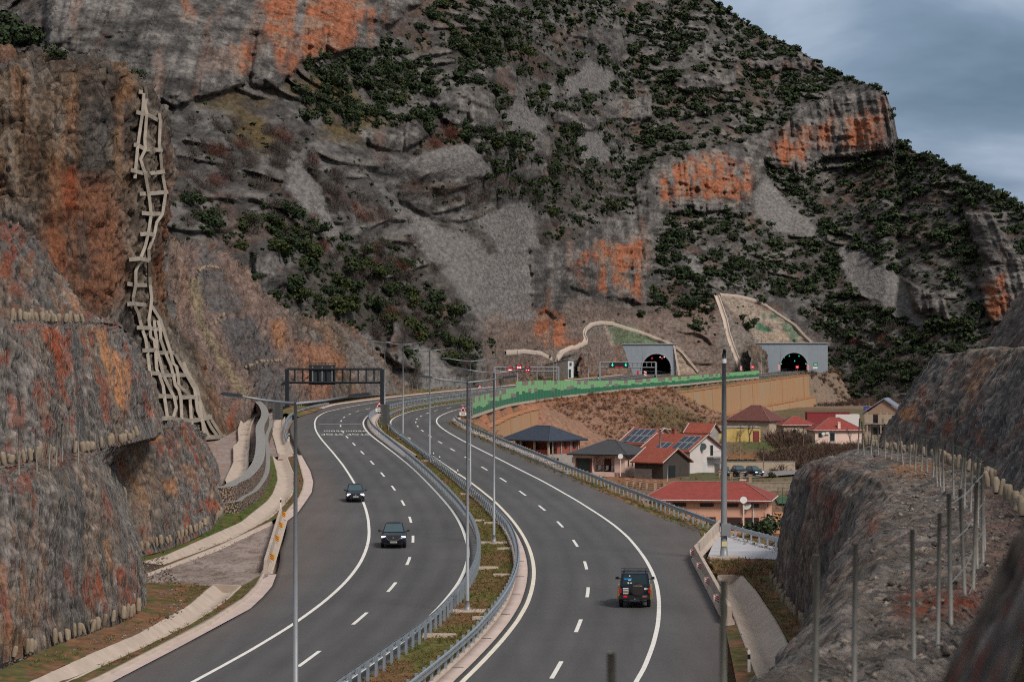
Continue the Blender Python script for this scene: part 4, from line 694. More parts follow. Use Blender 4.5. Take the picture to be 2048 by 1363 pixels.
fill('verge', [(280, 1128), (330, 1112.7), (418.5, 1074), (482, 1045.8), (534.7, 1003.5), (545.8, 988.7), (556, 961), (553, 941.8), (545.8, 914)], [(255, 1122), (330, 1096), (400, 1068), (448, 1030), (504, 1010), (526, 988), (538, 955), (539, 935), (538, 914)], 70, 6, M_soil, .05, .2, col=[(.075, .10, .022), (.06, .085, .02), (.14, .085, .04)], label='bright green grass strip below the gabion wall', amp=.06, seed=4)
fill('gravel_platform', [(560, 912), (558, 905), (551.6, 890), (543, 862.5), (547, 846), (567, 828), (606, 812), (672, 802)], [(330, 960), (380, 915), (420, 893), (470, 862), (500, 836), (545, 818), (600, 808), (674, 800)], 140, 40, M_gravel, .0, .1, col=[(.28, .235, .22), (.23, .19, .175), (.27, .14, .10)], label='grey pink gravel platform below the pillar cliff', amp=.15, seed=5)
fill('gravel_platform', [(446, 1012), (464, 978), (492, 948), (502, 915), (504, 880), (507, 850)], [(380, 1010), (390, 965), (395, 930), (400, 905), (415, 893), (440, 880)], 90, 30, M_gravel, -.02, .15, col=[(.28, .235, .22), (.23, .19, .175), (.30, .15, .09)], label='grey gravel strip between the rock block and the gabion wall', amp=.12, seed=9)
# left gutter and kerb, front and second piece
def kerbset(asph, inner, outer, nm):
    fill('gutter', asph, inner, 70, 2, M_pink, .02, parent=road_l)
    a = resample([GP(x, y) for x, y in inner], 70); b = resample([GP(x, y) for x, y in outer], 70); d_ = (b-a); 
    V = np.stack([a+(0, 0, -.3), a+(0, 0, .14), a+d_*.8+(0, 0, .14), a+d_*.8+(0, 0, -.3)]); me_ = mesh_of('kerb', V, gridfaces(4, 70)[:, ::-1]); me_.materials.append(M_conc); inst('kerb', me_, parent=road_l)
kerbset([(150, 1395), (225, 1363), (361, 1292), (500, 1217), (525, 1194), (544, 1172), (553, 1148)], [(150, 1385), (201, 1360), (332, 1293.5), (420, 1249.5), (494, 1199), (517, 1176), (529, 1150)], [(140, 1380), (200, 1354), (317, 1293), (425, 1235), (482, 1199), (509, 1172), (523, 1148)], 1)
kerbset([(573.5, 1042), (594.6, 1026), (611.8, 1002), (623.5, 984), (626.5, 963.8), (620.6, 941.8), (603, 910)], [(566, 1036), (582.4, 1018), (600, 998), (607.5, 982), (610.5, 964), (606, 945), (596, 910)], [(563, 1034), (579, 1014), (596, 996), (603, 980), (606, 964), (601, 945), (592, 910)], 2)
kerbset([(300, 1154.5), (436, 1104), (548, 1052)], [(296, 1152), (436, 1098), (545, 1047.5)], [(293, 1149), (436, 1092), (543, 1042.5)], 3)
# ------------------------------------------------------------------ U-shaped drainage channels
def channel(A_, B_, n, depth, label, Z=ZL, endwall=False, flat=.3):
    a, b = resample([GP(x, y, Z) for x, y in A_], n), resample([GP(x, y, Z) for x, y in B_], n); w = b-a; up = lambda z: np.array((0, 0, z))
    prof = [(-.04, -.5), (-.04, .09), (.03, .09), (.5-flat/2, .09-depth), (.5+flat/2, .09-depth), (.97, .09), (1.04, .09), (1.04, -.5)]
    root = thing('drainage_channel', label, 'drain', a[0]); seg = max(2, n//9); i = 0
    while i < n-1:
        j = min(n-1, i+seg); V = np.stack([a[i:j+1]+w[i:j+1]*t_+up(z) for t_, z in prof]); V[:, -1] = V[:, -1]*.996+V[:, -2]*.004
        s_ = 1 if np.cross(V[1, 1]-V[1, 0], V[2, 0]-V[1, 0])[2] > 0 else -1
        me_ = mesh_of('channel_slab', V-np.array(root.location), gridfaces(len(prof), j-i+1)[:, ::s_]); me_.materials.append(M_conc); inst('channel_slab', me_, parent=root); i = j
    mb = MB(); mb.hexa([a[0]+up(-.6), b[0]+up(-.6), b[0]+(0, .2, -.6), a[0]+(0, .2, -.6), a[0]+up(.02), b[0]+up(.02), b[0]+(0, .2, .02), a[0]+(0, .2, .02)]); mb.obj('outlet_wall', M_conc, root)
    if endwall:
        mb = MB(); mb.hexa([a[-1]+up(.1-depth-.1), b[-1]+up(.1-depth-.1), b[-1]+(0, .25, .1-depth-.1), a[-1]+(0, .25, .1-depth-.1), a[-1]+up(.12), b[-1]+up(.12), b[-1]+(0, .25, .12), a[-1]+(0, .25, .12)]); mb.obj('end_wall', M_conc, root)
    return root
channel([(40, 1376), (100, 1348), (200, 1302), (273, 1271.5), (332, 1239), (382, 1210), (408, 1186.5), (426, 1172)], [(60, 1395), (120, 1372), (200, 1335), (295, 1290.6), (376, 1251), (420, 1224.6), (452, 1201), (481, 1174)], 40, .42, 'pale concrete drainage channel at bottom left ending in a sloped mouth', endwall=True)
channel([(286.4, 1125), (330.4, 1112.7), (418.5, 1074), (482, 1045.8), (534.7, 1003.5), (545.8, 988.7), (556, 961), (553, 941.8), (545.8, 914)], [(325, 1129.5), (392, 1105.7), (471.3, 1074), (541.8, 1035), (573.5, 1003.5), (584, 988.7), (588.3, 972.6), (588.3, 952), (573.6, 915)], 46, .42, 'curving concrete drainage channel beside the gabion wall')
channel([(556, 909), (551.6, 890), (543, 862.5), (547, 846), (558, 836), (580, 826)], [(586.8, 908), (575, 878.7), (567.8, 853.7), (569, 834.7), (576, 828), (592, 820)], 30, .4, 'upper concrete drainage channel passing under the warning panel')
channel([(1545, 1420), (1512, 1345), (1476, 1250), (1454, 1193), (1436, 1154)], [(1640, 1420), (1594, 1330), (1554, 1250), (1512, 1185), (1483, 1152)], 30, .52, 'deep concrete drainage channel behind the right barrier', Z=ZR, endwall=True, flat=.16)
fill('verge', [(1640, 1420), (1600, 1330), (1556, 1245), (1514, 1180), (1485, 1150)], [(1720, 1380), (1680, 1310), (1640, 1272), (1590, 1220), (1556, 1160)], 50, 8, M_soil, .05, .25, Z=ZR, col=SOILC, label='weedy soil between right channel and rock face', amp=.1, seed=6)
fill('verge', [(1436, 1152), (1483, 1150), (1556, 1160), (1600, 1165)], [(1420, 1122), (1480, 1119), (1560, 1120), (1610, 1120)], 40, 10, M_soil, .05, .1, Z=ZR, col=SOILC, label='dry weeds behind the right barrier in front of the pale pad', amp=.1, seed=7)
fill('verge', [(1450, 1252), (1462, 1310), (1474, 1370), (1485, 1420)], [(1475, 1250), (1500, 1312), (1518, 1360), (1545, 1420)], 40, 6, M_soil, .03, .08, Z=ZR, col=SOILC, label='narrow weedy strip between road edge and right channel', amp=.04, seed=11)
fill('gravel_pad', [(1414, 1118), (1480, 1119), (1560, 1120), (1610, 1120)], [(1436, 1064), (1480, 1076), (1560, 1098), (1620, 1112)], 30, 10, mat('gravel_pad', (.40, .40, .43), .95, .12, .6, bump=.02, bscale=12), .06, Z=ZR, label='pale grey gravel pad under the camera pole', amp=.02)
fill('verge', [(1385, 1100), (1416, 1062), (1360, 1044.5), (1309, 1029), (1236, 996.8), (1162.7, 963), (1092, 926)], [(1438, 1058), (1440, 1056), (1372, 1036), (1305, 1009), (1243, 982), (1160, 945), (1118, 928)], 120, 5, M_soil, -.03, .02, Z=ZR, col=[(.19, .10, .05), (.09, .095, .028), (.27, .15, .08)], label='orange earth and weeds under the right guard rail', amp=.08, seed=8)
# verge beyond the far left kerb
st = np.arange(st_at_y(AL, 402), AL.L-20, 5.); yy_ = np.interp(st, AL.S, AL.C[:, 1]); o0 = np.where(yy_ > 470, np.minimum(f_LA(st), -7.2), f_LA(st))-np.where(yy_ > 455, .95, .0)
a_, b_ = AL.at(st, o0, .06), AL.at(st, o0-np.interp(yy_, [402, 470, 560, 640, 800, 990], [3., 6, 9, 22, 30, 12]), .9); t_ = np.linspace(0, 1, 8)[:, None, None]; Vv = a_*(1-t_)+b_*t_
cv = mixc(np.ones(Vv.shape)*np.array((.12, .105, .035)), (.20, .12, .06), sst(.4, .6, fbm(Vv[..., 0]*.3, Vv[..., 1]*.1, 0, 4, 97)))
me = mesh_of('verge', Vv, gridfaces(*Vv.shape[:2]), cv, True); me.materials.append(M_soil); o = inst('verge', me); tag(o, 'olive brown grass bank beyond the far left kerb', kind='structure')
# ================================================================== guard rails
WPROF = [(.0, -.165), (.075, -.13), (.075, -.065), (.005, 0), (.075, .065), (.075, .13), (.0, .165)]
_post = {}
def post_mesh(h):
    if h not in _post:
        mb = MB(); mb.box((0, 0, h/2-.25), (.13, .065, h+.5)); mb.box((.10, 0, h-.17), (.10, .05, .2)); me_ = mb.mesh('post'); me_.materials.append(M_galv); _post[h] = me_
    return _post[h]
def guardrail(A, fo, s0, s1, side, label, h=.95, sp=2., dz=0.):
    root = thing('guard_rail', label, 'guard rail', A.at(s0, float(fo(s0))), group='motorway guard rails'); L0 = np.array(root.location)
    st_ = np.arange(s0, s1, 2.); rows = [A.at(st_, fo(st_)+side*(.15+x), dz+h-.17+z) for x, z in WPROF]
    V = np.stack(rows)-L0; me_ = mesh_of('rail', V, gridfaces(7, len(st_))); me_.materials.append(M_galv); o = inst('rail', me_, parent=root)
    s = s0+.5; k_ = 0; pm = post_mesh(h)
    while s < s1-.3 and k_ < 290:
        q = A.at(s, float(fo(s)), dz-.0); inst('post', pm, q-L0, A.ang(s)-math.pi/2+(math.pi if side < 0 else 0), root); k_ += 1
        s += sp if q[1] < 330 else sp*2
    return root
f_GL = AL.offs([(676, 1361), (800, 1279.5), (844, 1246.6), (882, 1217), (929, 1163), (936.5, 1152), (955.6, 1115.5), (960, 1087.7), (955.6, 1058), (944, 1029), (932, 1010), (886.7, 966), (834.7, 916.4), (768.7, 863.6), (744.5, 843)], .95, 1)
f_GR = AR.offs([(809, 1363), (891, 1299.4), (946.7, 1252.5), (998, 1192), (1017, 1163), (1032, 1109.7), (1029.7, 1080), (1015.8, 1045), (990.8, 1011.4), (920, 963), (856.7, 907), (805, 868), (779, 847.5)], .95, 1)
f_GE = AR.offs(CRp, .95)
f_GF = AL.offs([(577, 882), (569, 846), (575, 832), (606, 815), (635, 807), (661.6, 803)], .85)
guardrail(AL, lambda s: np.minimum(f_GL(s), 6.4), 6, st_at_y(AL, 690), -1, 'galvanised guard rail along the left edge of the median')
guardrail(AR, lambda s: np.maximum(f_GR(s), -6.6), 6, st_at_y(AR, 640), 1, 'galvanised guard rail along the right edge of the median')
guardrail(AR, f_GE, st_at_y(AR, 170), st_at_y(AR, 402), -1, 'galvanised guard rail along the right shoulder above the village')
guardrail(AL, f_GF, st_at_y(AL, 316), st_at_y(AL, 468), 1, 'short galvanised guard rail on the far left bend', .8)
# ================================================================== lamp posts
def lamp_proto(h, arm):
    root = thing('street_lamp', '', 'street lamp')
    mb = MB(); mb.box((0, 0, -.02), (1.9, 1.5, .5)); mb.obj('foundation', M_conc, root)
    mb = MB(); mb.tube([(0, 0, .2), (0, 0, .75)], [.18, .11], 10); mb.tube([(0, 0, .7), (0, 0, h)], [.105, .06], 10); mb.obj('pole', M_pole, root, smooth=True)
    for sx in (-1, 1):
        mb = MB(); mb.tube([(0, 0, h-.05), (sx*arm*.55, 0, h+.06), (sx*arm, 0, h+.20)], [.05, .042, .038], 8); a = mb.obj('arm', M_pole, root, smooth=True)
        mb = MB(); mb.box((sx*(arm+.38), 0, h+.27), (.85, .26, .11), ry=-sx*.10, top=(.8, .7)); hd = mb.obj('lamp_head', M_dark, root)
        mb = MB(); mb.box((sx*(arm+.4), 0, h+.205), (.5, .2, .03), ry=-sx*.10); mb.obj('lens', mat('lamp_lens', (.5, .52, .52), .3), hd)
    return root
lamp0 = lamp_proto(12.55, 1.9)
for i, (d, x, lab) in enumerate([(88, 591, 'nearest double armed grey lamp post, standing in front of the left carriageway'), (135, 935, 'double armed lamp post on a concrete block near the median bend'), (182, 988, 'double armed lamp post behind the nearest median lamp, right of it'), (233, 940.5, 'double armed lamp post almost hidden behind the front median lamp'), (281, 859.5, 'double armed lamp post in the median beside the dashed right lane'), (331, 806, 'double armed lamp post in the median just in front of the dark panel'), (380, 769.5, 'farthest double armed median lamp post, behind the sign gantry')]):
    o = lamp0 if i == 0 else copy_tree(lamp0); X_ = (x-1024)/F*d; o.location = (X_, d, float(ZM(d))-(.1 if i else .3)); s = st_at_y(AL, d); o.rotation_euler[2] = AL.ang(s)-math.pi/2; tag(o, lab, group='median street lamps')
def mast(px, ytop, ybase, d, label, single=True, grp='far lamp masts', r=.09, head=True):
    b_, t_ = P(px, ybase, d), P(px, ytop, d); root = thing('lamp_mast', label, 'lamp post', b_, group=grp); h = t_[2]-b_[2]
    mb = MB(); mb.tube([(0, 0, -.5), (0, 0, h)], [r*1.2, r*.7], 7); mb.obj('pole', M_pole, root, False, True)
    if head:
        for sx in ((-1,) if single else (-1, 1)):
            mb = MB(); mb.tube([(0, 0, h-.05), (sx*1.1, 0, h+.15)], .05, 6); mb.obj('arm', M_pole, root, False); mb = MB(); mb.box((sx*1.4, 0, h+.17), (.8, .3, .12)); mb.obj('lamp_head', M_pole, root, False)
    return root
for px, yt, yb, d, lab, sg in [(991, 689, 776, 640, 'slim lamp mast rising behind the gantry with red signs', True), (1035, 700, 768, 690, 'slim lamp mast left of the white service building', True), (1074, 704, 766, 712, 'slim lamp mast on the verge before the white building', True), (1177, 706, 758, 790, 'slim lamp mast between white building and lit gantry', True), (1201, 700, 756, 800, 'slim lamp mast at the left end of the lit gantry', True), (1523, 674, 753, 900, 'slim lamp mast before the right tunnel facade', True), (1594, 794, 838, 880, 'pale lamp mast in front of the lower retaining wall', True), (1664, 790, 836, 860, 'lamp mast behind the red roofed pink house', True), (1738, 789, 822, 850, 'lamp mast beside the blue square sign', True), (1813, 788, 812, 840, 'double armed lamp mast behind the two storey house', False)]:
    mast(px, yt, yb, d, lab, sg)
for px, lab in ((1107, 'left of the two thin antenna masts beside the white building'), (1112.5, 'right of the two thin antenna masts beside the white building')): mast(px, 679, 760, 752, lab, head=False, grp='antenna masts', r=.07)
# camera pole on the right
b_ = GP(1448, 1119, ZR); root = thing('camera_pole', 'tall thick grey pole with a surveillance camera on top, beside the right barrier', 'camera pole', b_); h = 13.25
mb = MB(); mb.box((0, 0, .0), (2.0, 1.6, .5)); mb.obj('foundation', M_conc, root, False)
mb = MB(); mb.tube([(0, 0, .2), (0, 0, .9), (0, 0, 5), (0, 0, h)], [.3, .22, .2, .145], 12); mb.obj('pole', M_pole, root, False, True)
mb = MB(); mb.box((.12, -.12, 2.05), (.62, .55, .8)); mb.obj('control_box', M_pole, root, False)
mb = MB(); mb.box((0, -.235, 1.1), (.34, .02, .34)); mb.obj('warning_label', mat('label_yellow', (.62, .55, .30), .6), root, False)
mb = MB(); mb.tube([(0, 0, h), (0, 0, h+.28)], [.17, .17], 10); mb.obj('camera_mount', mat('camera_white', (.62, .62, .58), .5), root, False)
mb = MB(); mb.tube([(0, 0, h+.28), (0, 0, h+.5), (.02, 0, h+.72), (.02, -.02, h+.95)], [.10, .15, .12, .09], 10); mb.box((.06, -.12, h+.85), (.16, .34, .2)); mb.obj('camera_head', M_black, root, False, True)
# delineator posts
def delin(px, py, Z, lab, hgt=1.0):
    b_ = GP(px, py, Z); root = thing('delineator_post', lab, 'delineator', b_, group='roadside delineator posts'); mb = MB(); mb.box((0, 0, .4), (.12, .10, .8)); mb.obj('post', mat('delin_white', (.70, .68, .62), .6), root, False)
    mb = MB(); mb.box((0, 0, .72), (.125, .105, .22)); mb.obj('band', M_black, root, False); mb = MB(); mb.box((0, 0, .92), (.12, .10, .18), top=(.8, .4)); mb.obj('cap', mat('delin_white'), root, False)
delin(561.5, 1018, ZL, 'white delineator post at the left end of the short barrier'); delin(578, 882, ZL, 'white delineator post beside the far left guard rail end'); delin(1498, 1345, ZR, 'white delineator post with dark band beside the right channel'); delin(867, 922, ZM, 'small white delineator post in the median, farthest of three'); delin(879.5, 930, ZM, 'small white delineator post in the median, middle one of three'); delin(915.5, 958, ZM, 'small white delineator post in the median, nearest of three')
# slabs in the median
for i, (x, y, w, lab) in enumerate([(951, 1043, 1.5, 'behind the left rail'), (983, 1048, 1.2, 'left of the second lamp'), (1010, 1099.5, 1.1, 'just below the second lamp'), (977, 1138, 1.3, 'beside the left rail bend'), (1003, 1152.5, 1.1, 'beside the right rail bend'), (967, 1239, 1.2, 'right of the front lamp foundation'), (879, 1273.8, 1.7, 'nearest, left of the front lamp')]):
    b_ = GP(x, y, ZM); mb = MB(); mb.box((0, 0, .1), (w, .45, .16), top=(.96, .9)); mb.box((0, 0, .19), (w*.7, .16, .03)); o = mb.obj('drain_slab', M_conc); o.location = b_; tag(o, 'small pale concrete drain slab in the median, '+lab, 'drain', 'drain slabs in the median')
# ================================================================== concrete barriers with reflectors
JP = [(-.30, 0), (-.30, .08), (-.14, .32), (-.10, .92), (.10, .92), (.14, .32), (.30, .08), (.30, 0)]
def jersey(pts, h, label, seg, refl, rcol, rside, slab=True):
    Q = np.array(pts, float); root = thing('concrete_barrier', label, 'barrier', Q[0]); L0 = np.array(root.location)
    for a, b in zip(Q[:-1], Q[1:]):
        n = max(1, int(round(np.linalg.norm(b-a)/seg)))
        for i in range(n):
            p, q = a+(b-a)*i/n, a+(b-a)*((i+1)/n-.003); t_ = (q-p)/np.linalg.norm(q-p); nn = np.array([t_[1], -t_[0], 0]); V = np.stack([[c+nn*x+np.array((0, 0, z*h/.92)) for x, z in JP] for c in (p, q)])-L0
            k_ = len(JP); Fc = [(j, j+1, k_+j+1, k_+j) for j in range(k_-1)]+[tuple(range(k_))[::-1], tuple(range(k_, 2*k_))]; me_ = mesh_of('barrier_segment', V.reshape(-1, 3), Fc); me_.materials.append(M_concg if not slab else M_conc); inst('barrier_segment', me_, parent=root)
    for leg, t_, hh in refl:
        a, b = Q[leg], Q[leg+1]; v_ = (b-a)/np.linalg.norm(b-a); nn = np.array([v_[1], -v_[0], 0]); nn *= np.sign(nn[0])*rside; c = a+(b-a)*t_+nn*.24+np.array((0, 0, .56))-L0; mb = MB(); mb.box((0, 0, 0), (.34, .10, .42)); o = mb.obj('reflector', rcol, root, False); o.location = c
        for k_ in (-1, 0, 1):
            mb = MB(); mb.box((0, -.055, k_*.13), (.30, .012, .055), ry=.6); s_ = mb.obj('stripe', hh, o, False)
    return root
M_or = mat('reflector_orange', (.75, .35, .03), .4); M_rw = mat('reflector_white', (.75, .72, .68), .4); M_red = mat('reflector_red', (.55, .04, .03), .4); M_br = mat('reflector_brown', (.25, .08, .02), .4)
jersey([GP(562, 1039), GP(531, 1149)], .95, 'short concrete barrier with orange reflectors on the left shoulder', 2.0, [(0, .03, M_br), (0, .27, M_br), (0, .54, M_br), (0, .86, M_br)], M_or, 1)
jersey([GP(1440, 1064, ZR), GP(1391, 1119, ZR), GP(1459, 1248, ZR)], .95, 'bent concrete barrier with red and white reflectors on the right shoulder', 3., [(0, .45, M_red), (1, .02, M_red), (1, .28, M_red), (1, .54, M_red), (1, .8, M_red)], M_rw, -1)
fill('barrier_footing', [(1437, 1066), (1382, 1121), (1450, 1253)], [(1444, 1062), (1400, 1118), (1470, 1250)], 60, 2, M_conc, .05, Z=ZR, label='concrete footing under the bent right barrier')
fill('barrier_footing', [(575, 1042), (545, 1148)], [(558, 1040), (524, 1149)], 40, 2, M_conc, .04, label='concrete footing under the short left barrier')
# ================================================================== gabion wall
gp = np.array([GP(x, y, ZL) for x, y in [(448, 1032), (468, 1030), (490, 1021), (506, 1012), (522, 998), (535, 978), (541, 955), (541.5, 935), (540, 914), (538, 890), (545, 868), (541, 846), (527, 829), (513, 814), (505, 806)]])
gp2 = spline(gp[:, :2], 2.0)
M_gab = mat('gabion_stone', (.20, .16, .125), .95, .3, 3, bump=.05)
nt = M_gab.node_tree; vo = nt.nodes.new('ShaderNodeTexVoronoi'); vo.inputs['Scale'].default_value = 5.2; tcg = nt.nodes.new('ShaderNodeTexCoord'); nt.links.new(tcg.outputs['Object'], vo.inputs['Vector'])
crg = nt.nodes.new('ShaderNodeValToRGB'); crg.color_ramp.elements[0].color = (.60, .42, .30, 1); crg.color_ramp.elements[1].position = .62; crg.color_ramp.elements[1].color = (.05, .035, .028, 1); nt.links.new(vo.outputs['Distance'], crg.inputs[0])
mg = nt.nodes.new('ShaderNodeMix'); mg.data_type = 'RGBA'; mg.blend_type = 'MULTIPLY'; mg.inputs['Factor'].default_value = .3; nt.links.new(crg.outputs[0], mg.inputs['A']); nt.links.new(vo.outputs['Color'], mg.inputs['B']); nt.links.new(mg.outputs['Result'], nt.nodes['Principled BSDF'].inputs['Base Color'])
bg_ = nt.nodes.new('ShaderNodeBump'); bg_.invert = True; bg_.inputs['Distance'].default_value = .14; bg_.inputs['Strength'].default_value = 1; nt.links.new(vo.outputs['Distance'], bg_.inputs['Height']); nt.links.new(bg_.outputs[0], nt.nodes['Principled BSDF'].inputs['Normal'])
M_gabtop = mat('gabion_top_mesh', (.23, .225, .215), .8, .4, 4, bump=.04, bscale=12)
root = thing('gabion_wall', 'curved two tier gabion wall of caged stones left of the channel', 'gabion wall', np.r_[gp2[0], ZL(gp2[0][1])]); L0 = np.array(root.location)
T_ = tangents(gp2); N_ = np.c_[-T_[:, 1], T_[:, 0]]
for tier, (in0, z0_, z1_, dep) in enumerate(((0, -.3, 1.1, 1.0), (.5, 1.02, 2.35, 1.1))):
    for i in range(len(gp2)-1):
        a, b = gp2[i], gp2[i+1]*.985+a*.015 if False else gp2[i+1]-(gp2[i+1]-gp2[i])*.012; za, zb = float(ZL(a[1])), float(ZL(b[1])); na_, nb_ = N_[i], N_[i+1]
        q = [np.r_[a+na_*in0, za+z0_], np.r_[b+nb_*in0, zb+z0_], np.r_[b+nb_*(in0+dep), zb+z0_], np.r_[a+na_*(in0+dep), za+z0_], np.r_[a+na_*(in0+.06), za+z1_], np.r_[b+nb_*(in0+.06), zb+z1_], np.r_[b+nb_*(in0+dep), zb+z1_], np.r_[a+na_*(in0+dep), za+z1_]]
        mb = MB(); mb.hexa(q); o = mb.obj('gabion_basket', M_gab, root); o.data.materials.append(M_gabtop); o.data.polygons[1].material_index = 1
channel([(500, 826), (482, 840), (476, 860), (478, 884), (467, 892), (468, 925), (450, 962)], [(511, 832), (502, 848), (499, 866), (499, 890), (496, 905), (496, 935), (474, 960)], 30, .5, 'concrete ditch behind the gabion wall', flat=.6, Z=lambda d: ZL(d)+.5)
# ================================================================== concrete beam lattice on the pillar
ppx_, ppy_ = proj(PV); ppf, pyf, pdf = ppx_.ravel(), ppy_.ravel(), PV[..., 1].ravel()
def pdepth(x, y):
    r = np.hypot(ppf-x, pyf-y); m_ = r < 7
    return float(pdf[m_].min()) if m_.any() else float(pdf[np.argmin(r)])
LH = [[(277, 184), (285, 185)], [(272, 225), (293, 229), (321, 243.5)], [(267, 290), (276, 291), (290, 299.5), (324.5, 300.4)], [(261, 340), (271, 342.6), (290, 348), (329, 343.5)], [(279, 388), (297, 387.5), (335.5, 384)], [(283, 426), (302, 428), (324.5, 427.5)], [(280, 469), (296, 467), (308, 470.6)], [(257.5, 519), (279.5, 517), (298, 521)], [(254, 567), (271, 570), (300.6, 570)], [(254, 608), (267, 607), (303, 611)], [(273, 654.7), (299.6, 655.6), (307, 657.4), (327, 659)], [(284, 700.5), (312, 699.6), (318, 705), (348, 705)], [(287.7, 742.7), (300.5, 745.5), (317, 746.4), (324, 750), (353.7, 750), (382, 749)], [(297, 791), (339, 792), (352, 795), (379.4, 793), (397.7, 794)], [(315, 837), (342.7, 835), (350, 838), (385, 841), (423.4, 833.5)], [(390, 880), (412, 875), (451, 872)]]
LV_ = [[(287, 187), (285, 223), (275, 291), (270.4, 342.6), (269.4, 357)], [(290.5, 174), (293, 198), (289, 209), (293, 229), (289, 278), (290, 299.5), (280.4, 319), (290, 348), (297, 387.5), (302, 428), (296, 467), (290, 492), (279.5, 519), (271, 543), (271, 570), (266, 594), (267, 607), (276, 626), (283, 655), (291, 678.5), (294, 700.5), (299, 744.5), (306, 791), (310, 814)], [(318, 227), (320, 242), (318, 289), (320, 302), (323.5, 342.6), (331, 385), (324.5, 427.5), (312.5, 446), (308, 470.6), (297, 499), (298, 521), (299.7, 570), (302.5, 594), (301.5, 611), (297, 640), (299.6, 655.6), (300.5, 673), (308, 680), (310.6, 700.5), (312.5, 737), (317, 746.4), (326, 772), (328, 792), (334.5, 836)], [(308, 640), (309, 657), (312.5, 677), (313.4, 700.5), (320.7, 726), (326, 750), (348, 795), (352, 814), (345, 836)], [(315, 640), (320, 658), (320.7, 678.5), (330, 705), (341, 730), (346, 750), (350, 770), (357, 779), (361, 796), (363, 838)], [(303, 612), (320.7, 640), (326, 658), (333.5, 682), (341, 705), (346, 726), (352, 732), (355.5, 750), (357, 770), (379, 790), (382, 842), (388.6, 880)], [(350, 708), (372, 748), (388.6, 777.6), (391, 794), (394, 820), (405, 845.4), (408, 875.7)], [(366.6, 724), (375.7, 748), (394, 775.7), (397, 794), (410.6, 834), (423, 856), (434, 871)], [(398, 801), (404, 840), (417, 875)], [(416, 829), (443.6, 872)]]
root = thing('beam_lattice', 'ladder like lattice of concrete anchor beams climbing the pillar cliff', 'rock support', P(420, 878, 330)); L0 = np.array(root.location)
for kind_, lines, r_, bk_ in (('horizontal_beam', LH, .26, .1), ('vertical_beam', LV_, .20, .0)):
    for ln in lines:
        pts = []
        for a, b in zip(ln[:-1], ln[1:]):
            n = max(1, int(math.hypot(b[0]-a[0], b[1]-a[1])/14)); pts += [(a[0]+(b[0]-a[0])*i/n, a[1]+(b[1]-a[1])*i/n) for i in range(n)]
        pts.append(ln[-1]); d_ = np.array([pdepth(*q) for q in pts]); d_ = smoothp(d_[:, None], 2)[:, 0] if len(d_) > 3 else d_
        W = np.array([P(x, y, d-.15-bk_) for (x, y), d in zip(pts, d_)]); mb = MB(); T = np.gradient(W, axis=0); V = []
        for w_, t_ in zip(W, T):
            t_ = t_/np.linalg.norm(t_); f_ = np.array([.25, -.97, 0]); s_ = np.cross(t_, f_); s_ /= np.linalg.norm(s_); V += [w_+s_*r_+f_*.45, w_-s_*r_+f_*.45, w_-s_*r_-f_*.9, w_+s_*r_-f_*.9]
        n = len(W); Fc = [(4*i+j, 4*i+(j+1) % 4, 4*i+4+(j+1) % 4, 4*i+4+j) for i in range(n-1) for j in range(4)]+[(0, 1, 2, 3), (4*n-1, 4*n-2, 4*n-3, 4*n-4)]; mb.add(V, Fc); mb.obj(kind_, M_lat, root)
# ================================================================== gantries and signs
def signface(root, mesh_txt, c, m): return inst('lettering', mesh_txt, c, 0, root)
M_glass = mat('solar_glass', (.012, .022, .045), .18, .2, 2, spec=.6)
def gantry(name, pl, pr, ybeam, label, d_l, d_r, col, beam_h, r=.22, zb=None, cols=12):
    bl, br = P(*pl, d_l), P(*pr, d_r); tl = P(pl[0], ybeam, d_l)[2]; root = thing('sign_gantry', label, 'gantry', bl); L0 = np.array(root.location); br_ = br-L0
    for q in (np.zeros(3), br_):
        mb = MB(); mb.box((q[0], q[1], (tl-L0[2]+q[2])/2-.3), (r*1.5, r*1.5, tl-L0[2]-q[2]+.6)); mb.obj('post', col, root, False)
    z1 = tl-L0[2]; a, b = np.array((0, 0, 0.)), np.array((br_[0], br_[1], 0.))
    for z in (z1, z1-beam_h):
        mb = MB(); mb.tube([a+(0, 0, z), b+(0, 0, z)], r*.45, 4); mb.obj('chord', col, root, False)
    for i in range(1, cols):
        q = a+(b-a)*i/cols; mb = MB(); mb.tube([q+(0, 0, z1-beam_h), q+(0, 0, z1)], r*.28, 4); mb.obj('web', col, root, False)
    return root, a, b, z1
gA, a, b, z1 = gantry('g', (574, 828), (764, 828), 737.5, 'dark steel sign gantry with the back of a message board over the left carriageway', 427, 427, M_dark, 2.3, .42)
c = a+(b-a)*((644-574)/190.); mb = MB(); mb.box((c[0], .5, z1-1.0), (4.5, .5, 3.4)); mb.obj('message_board', mat('board_back', (.022, .026, .032), .5), gA, False)
for k_ in (-1.6, 0, 1.7):
    mb = MB(); mb.box((c[0]+k_, .18, z1-1.), (.16, .12, 2.9)); mb.obj('bracket', M_pole, gA, False)
for z in (1.0,):
    mb = MB(); mb.tube([(c[0]-2.25, .4, z1+z), (c[0]+2.25, .4, z1+z)], .05, 4); [mb.tube([(c[0]+k_, .4, z1+.6), (c[0]+k_, .4, z1+z)], .04, 4) for k_ in (-2.25, -1.1, 0, 1.1, 2.25)]; mb.obj('handrail', M_dark, gA, False)
gB, a, b, z1 = gantry('g', (989, 790), (1117, 793), 734, 'grey gantry carrying three red ringed lane signs', 575, 577, M_pole, 1.0, .3)
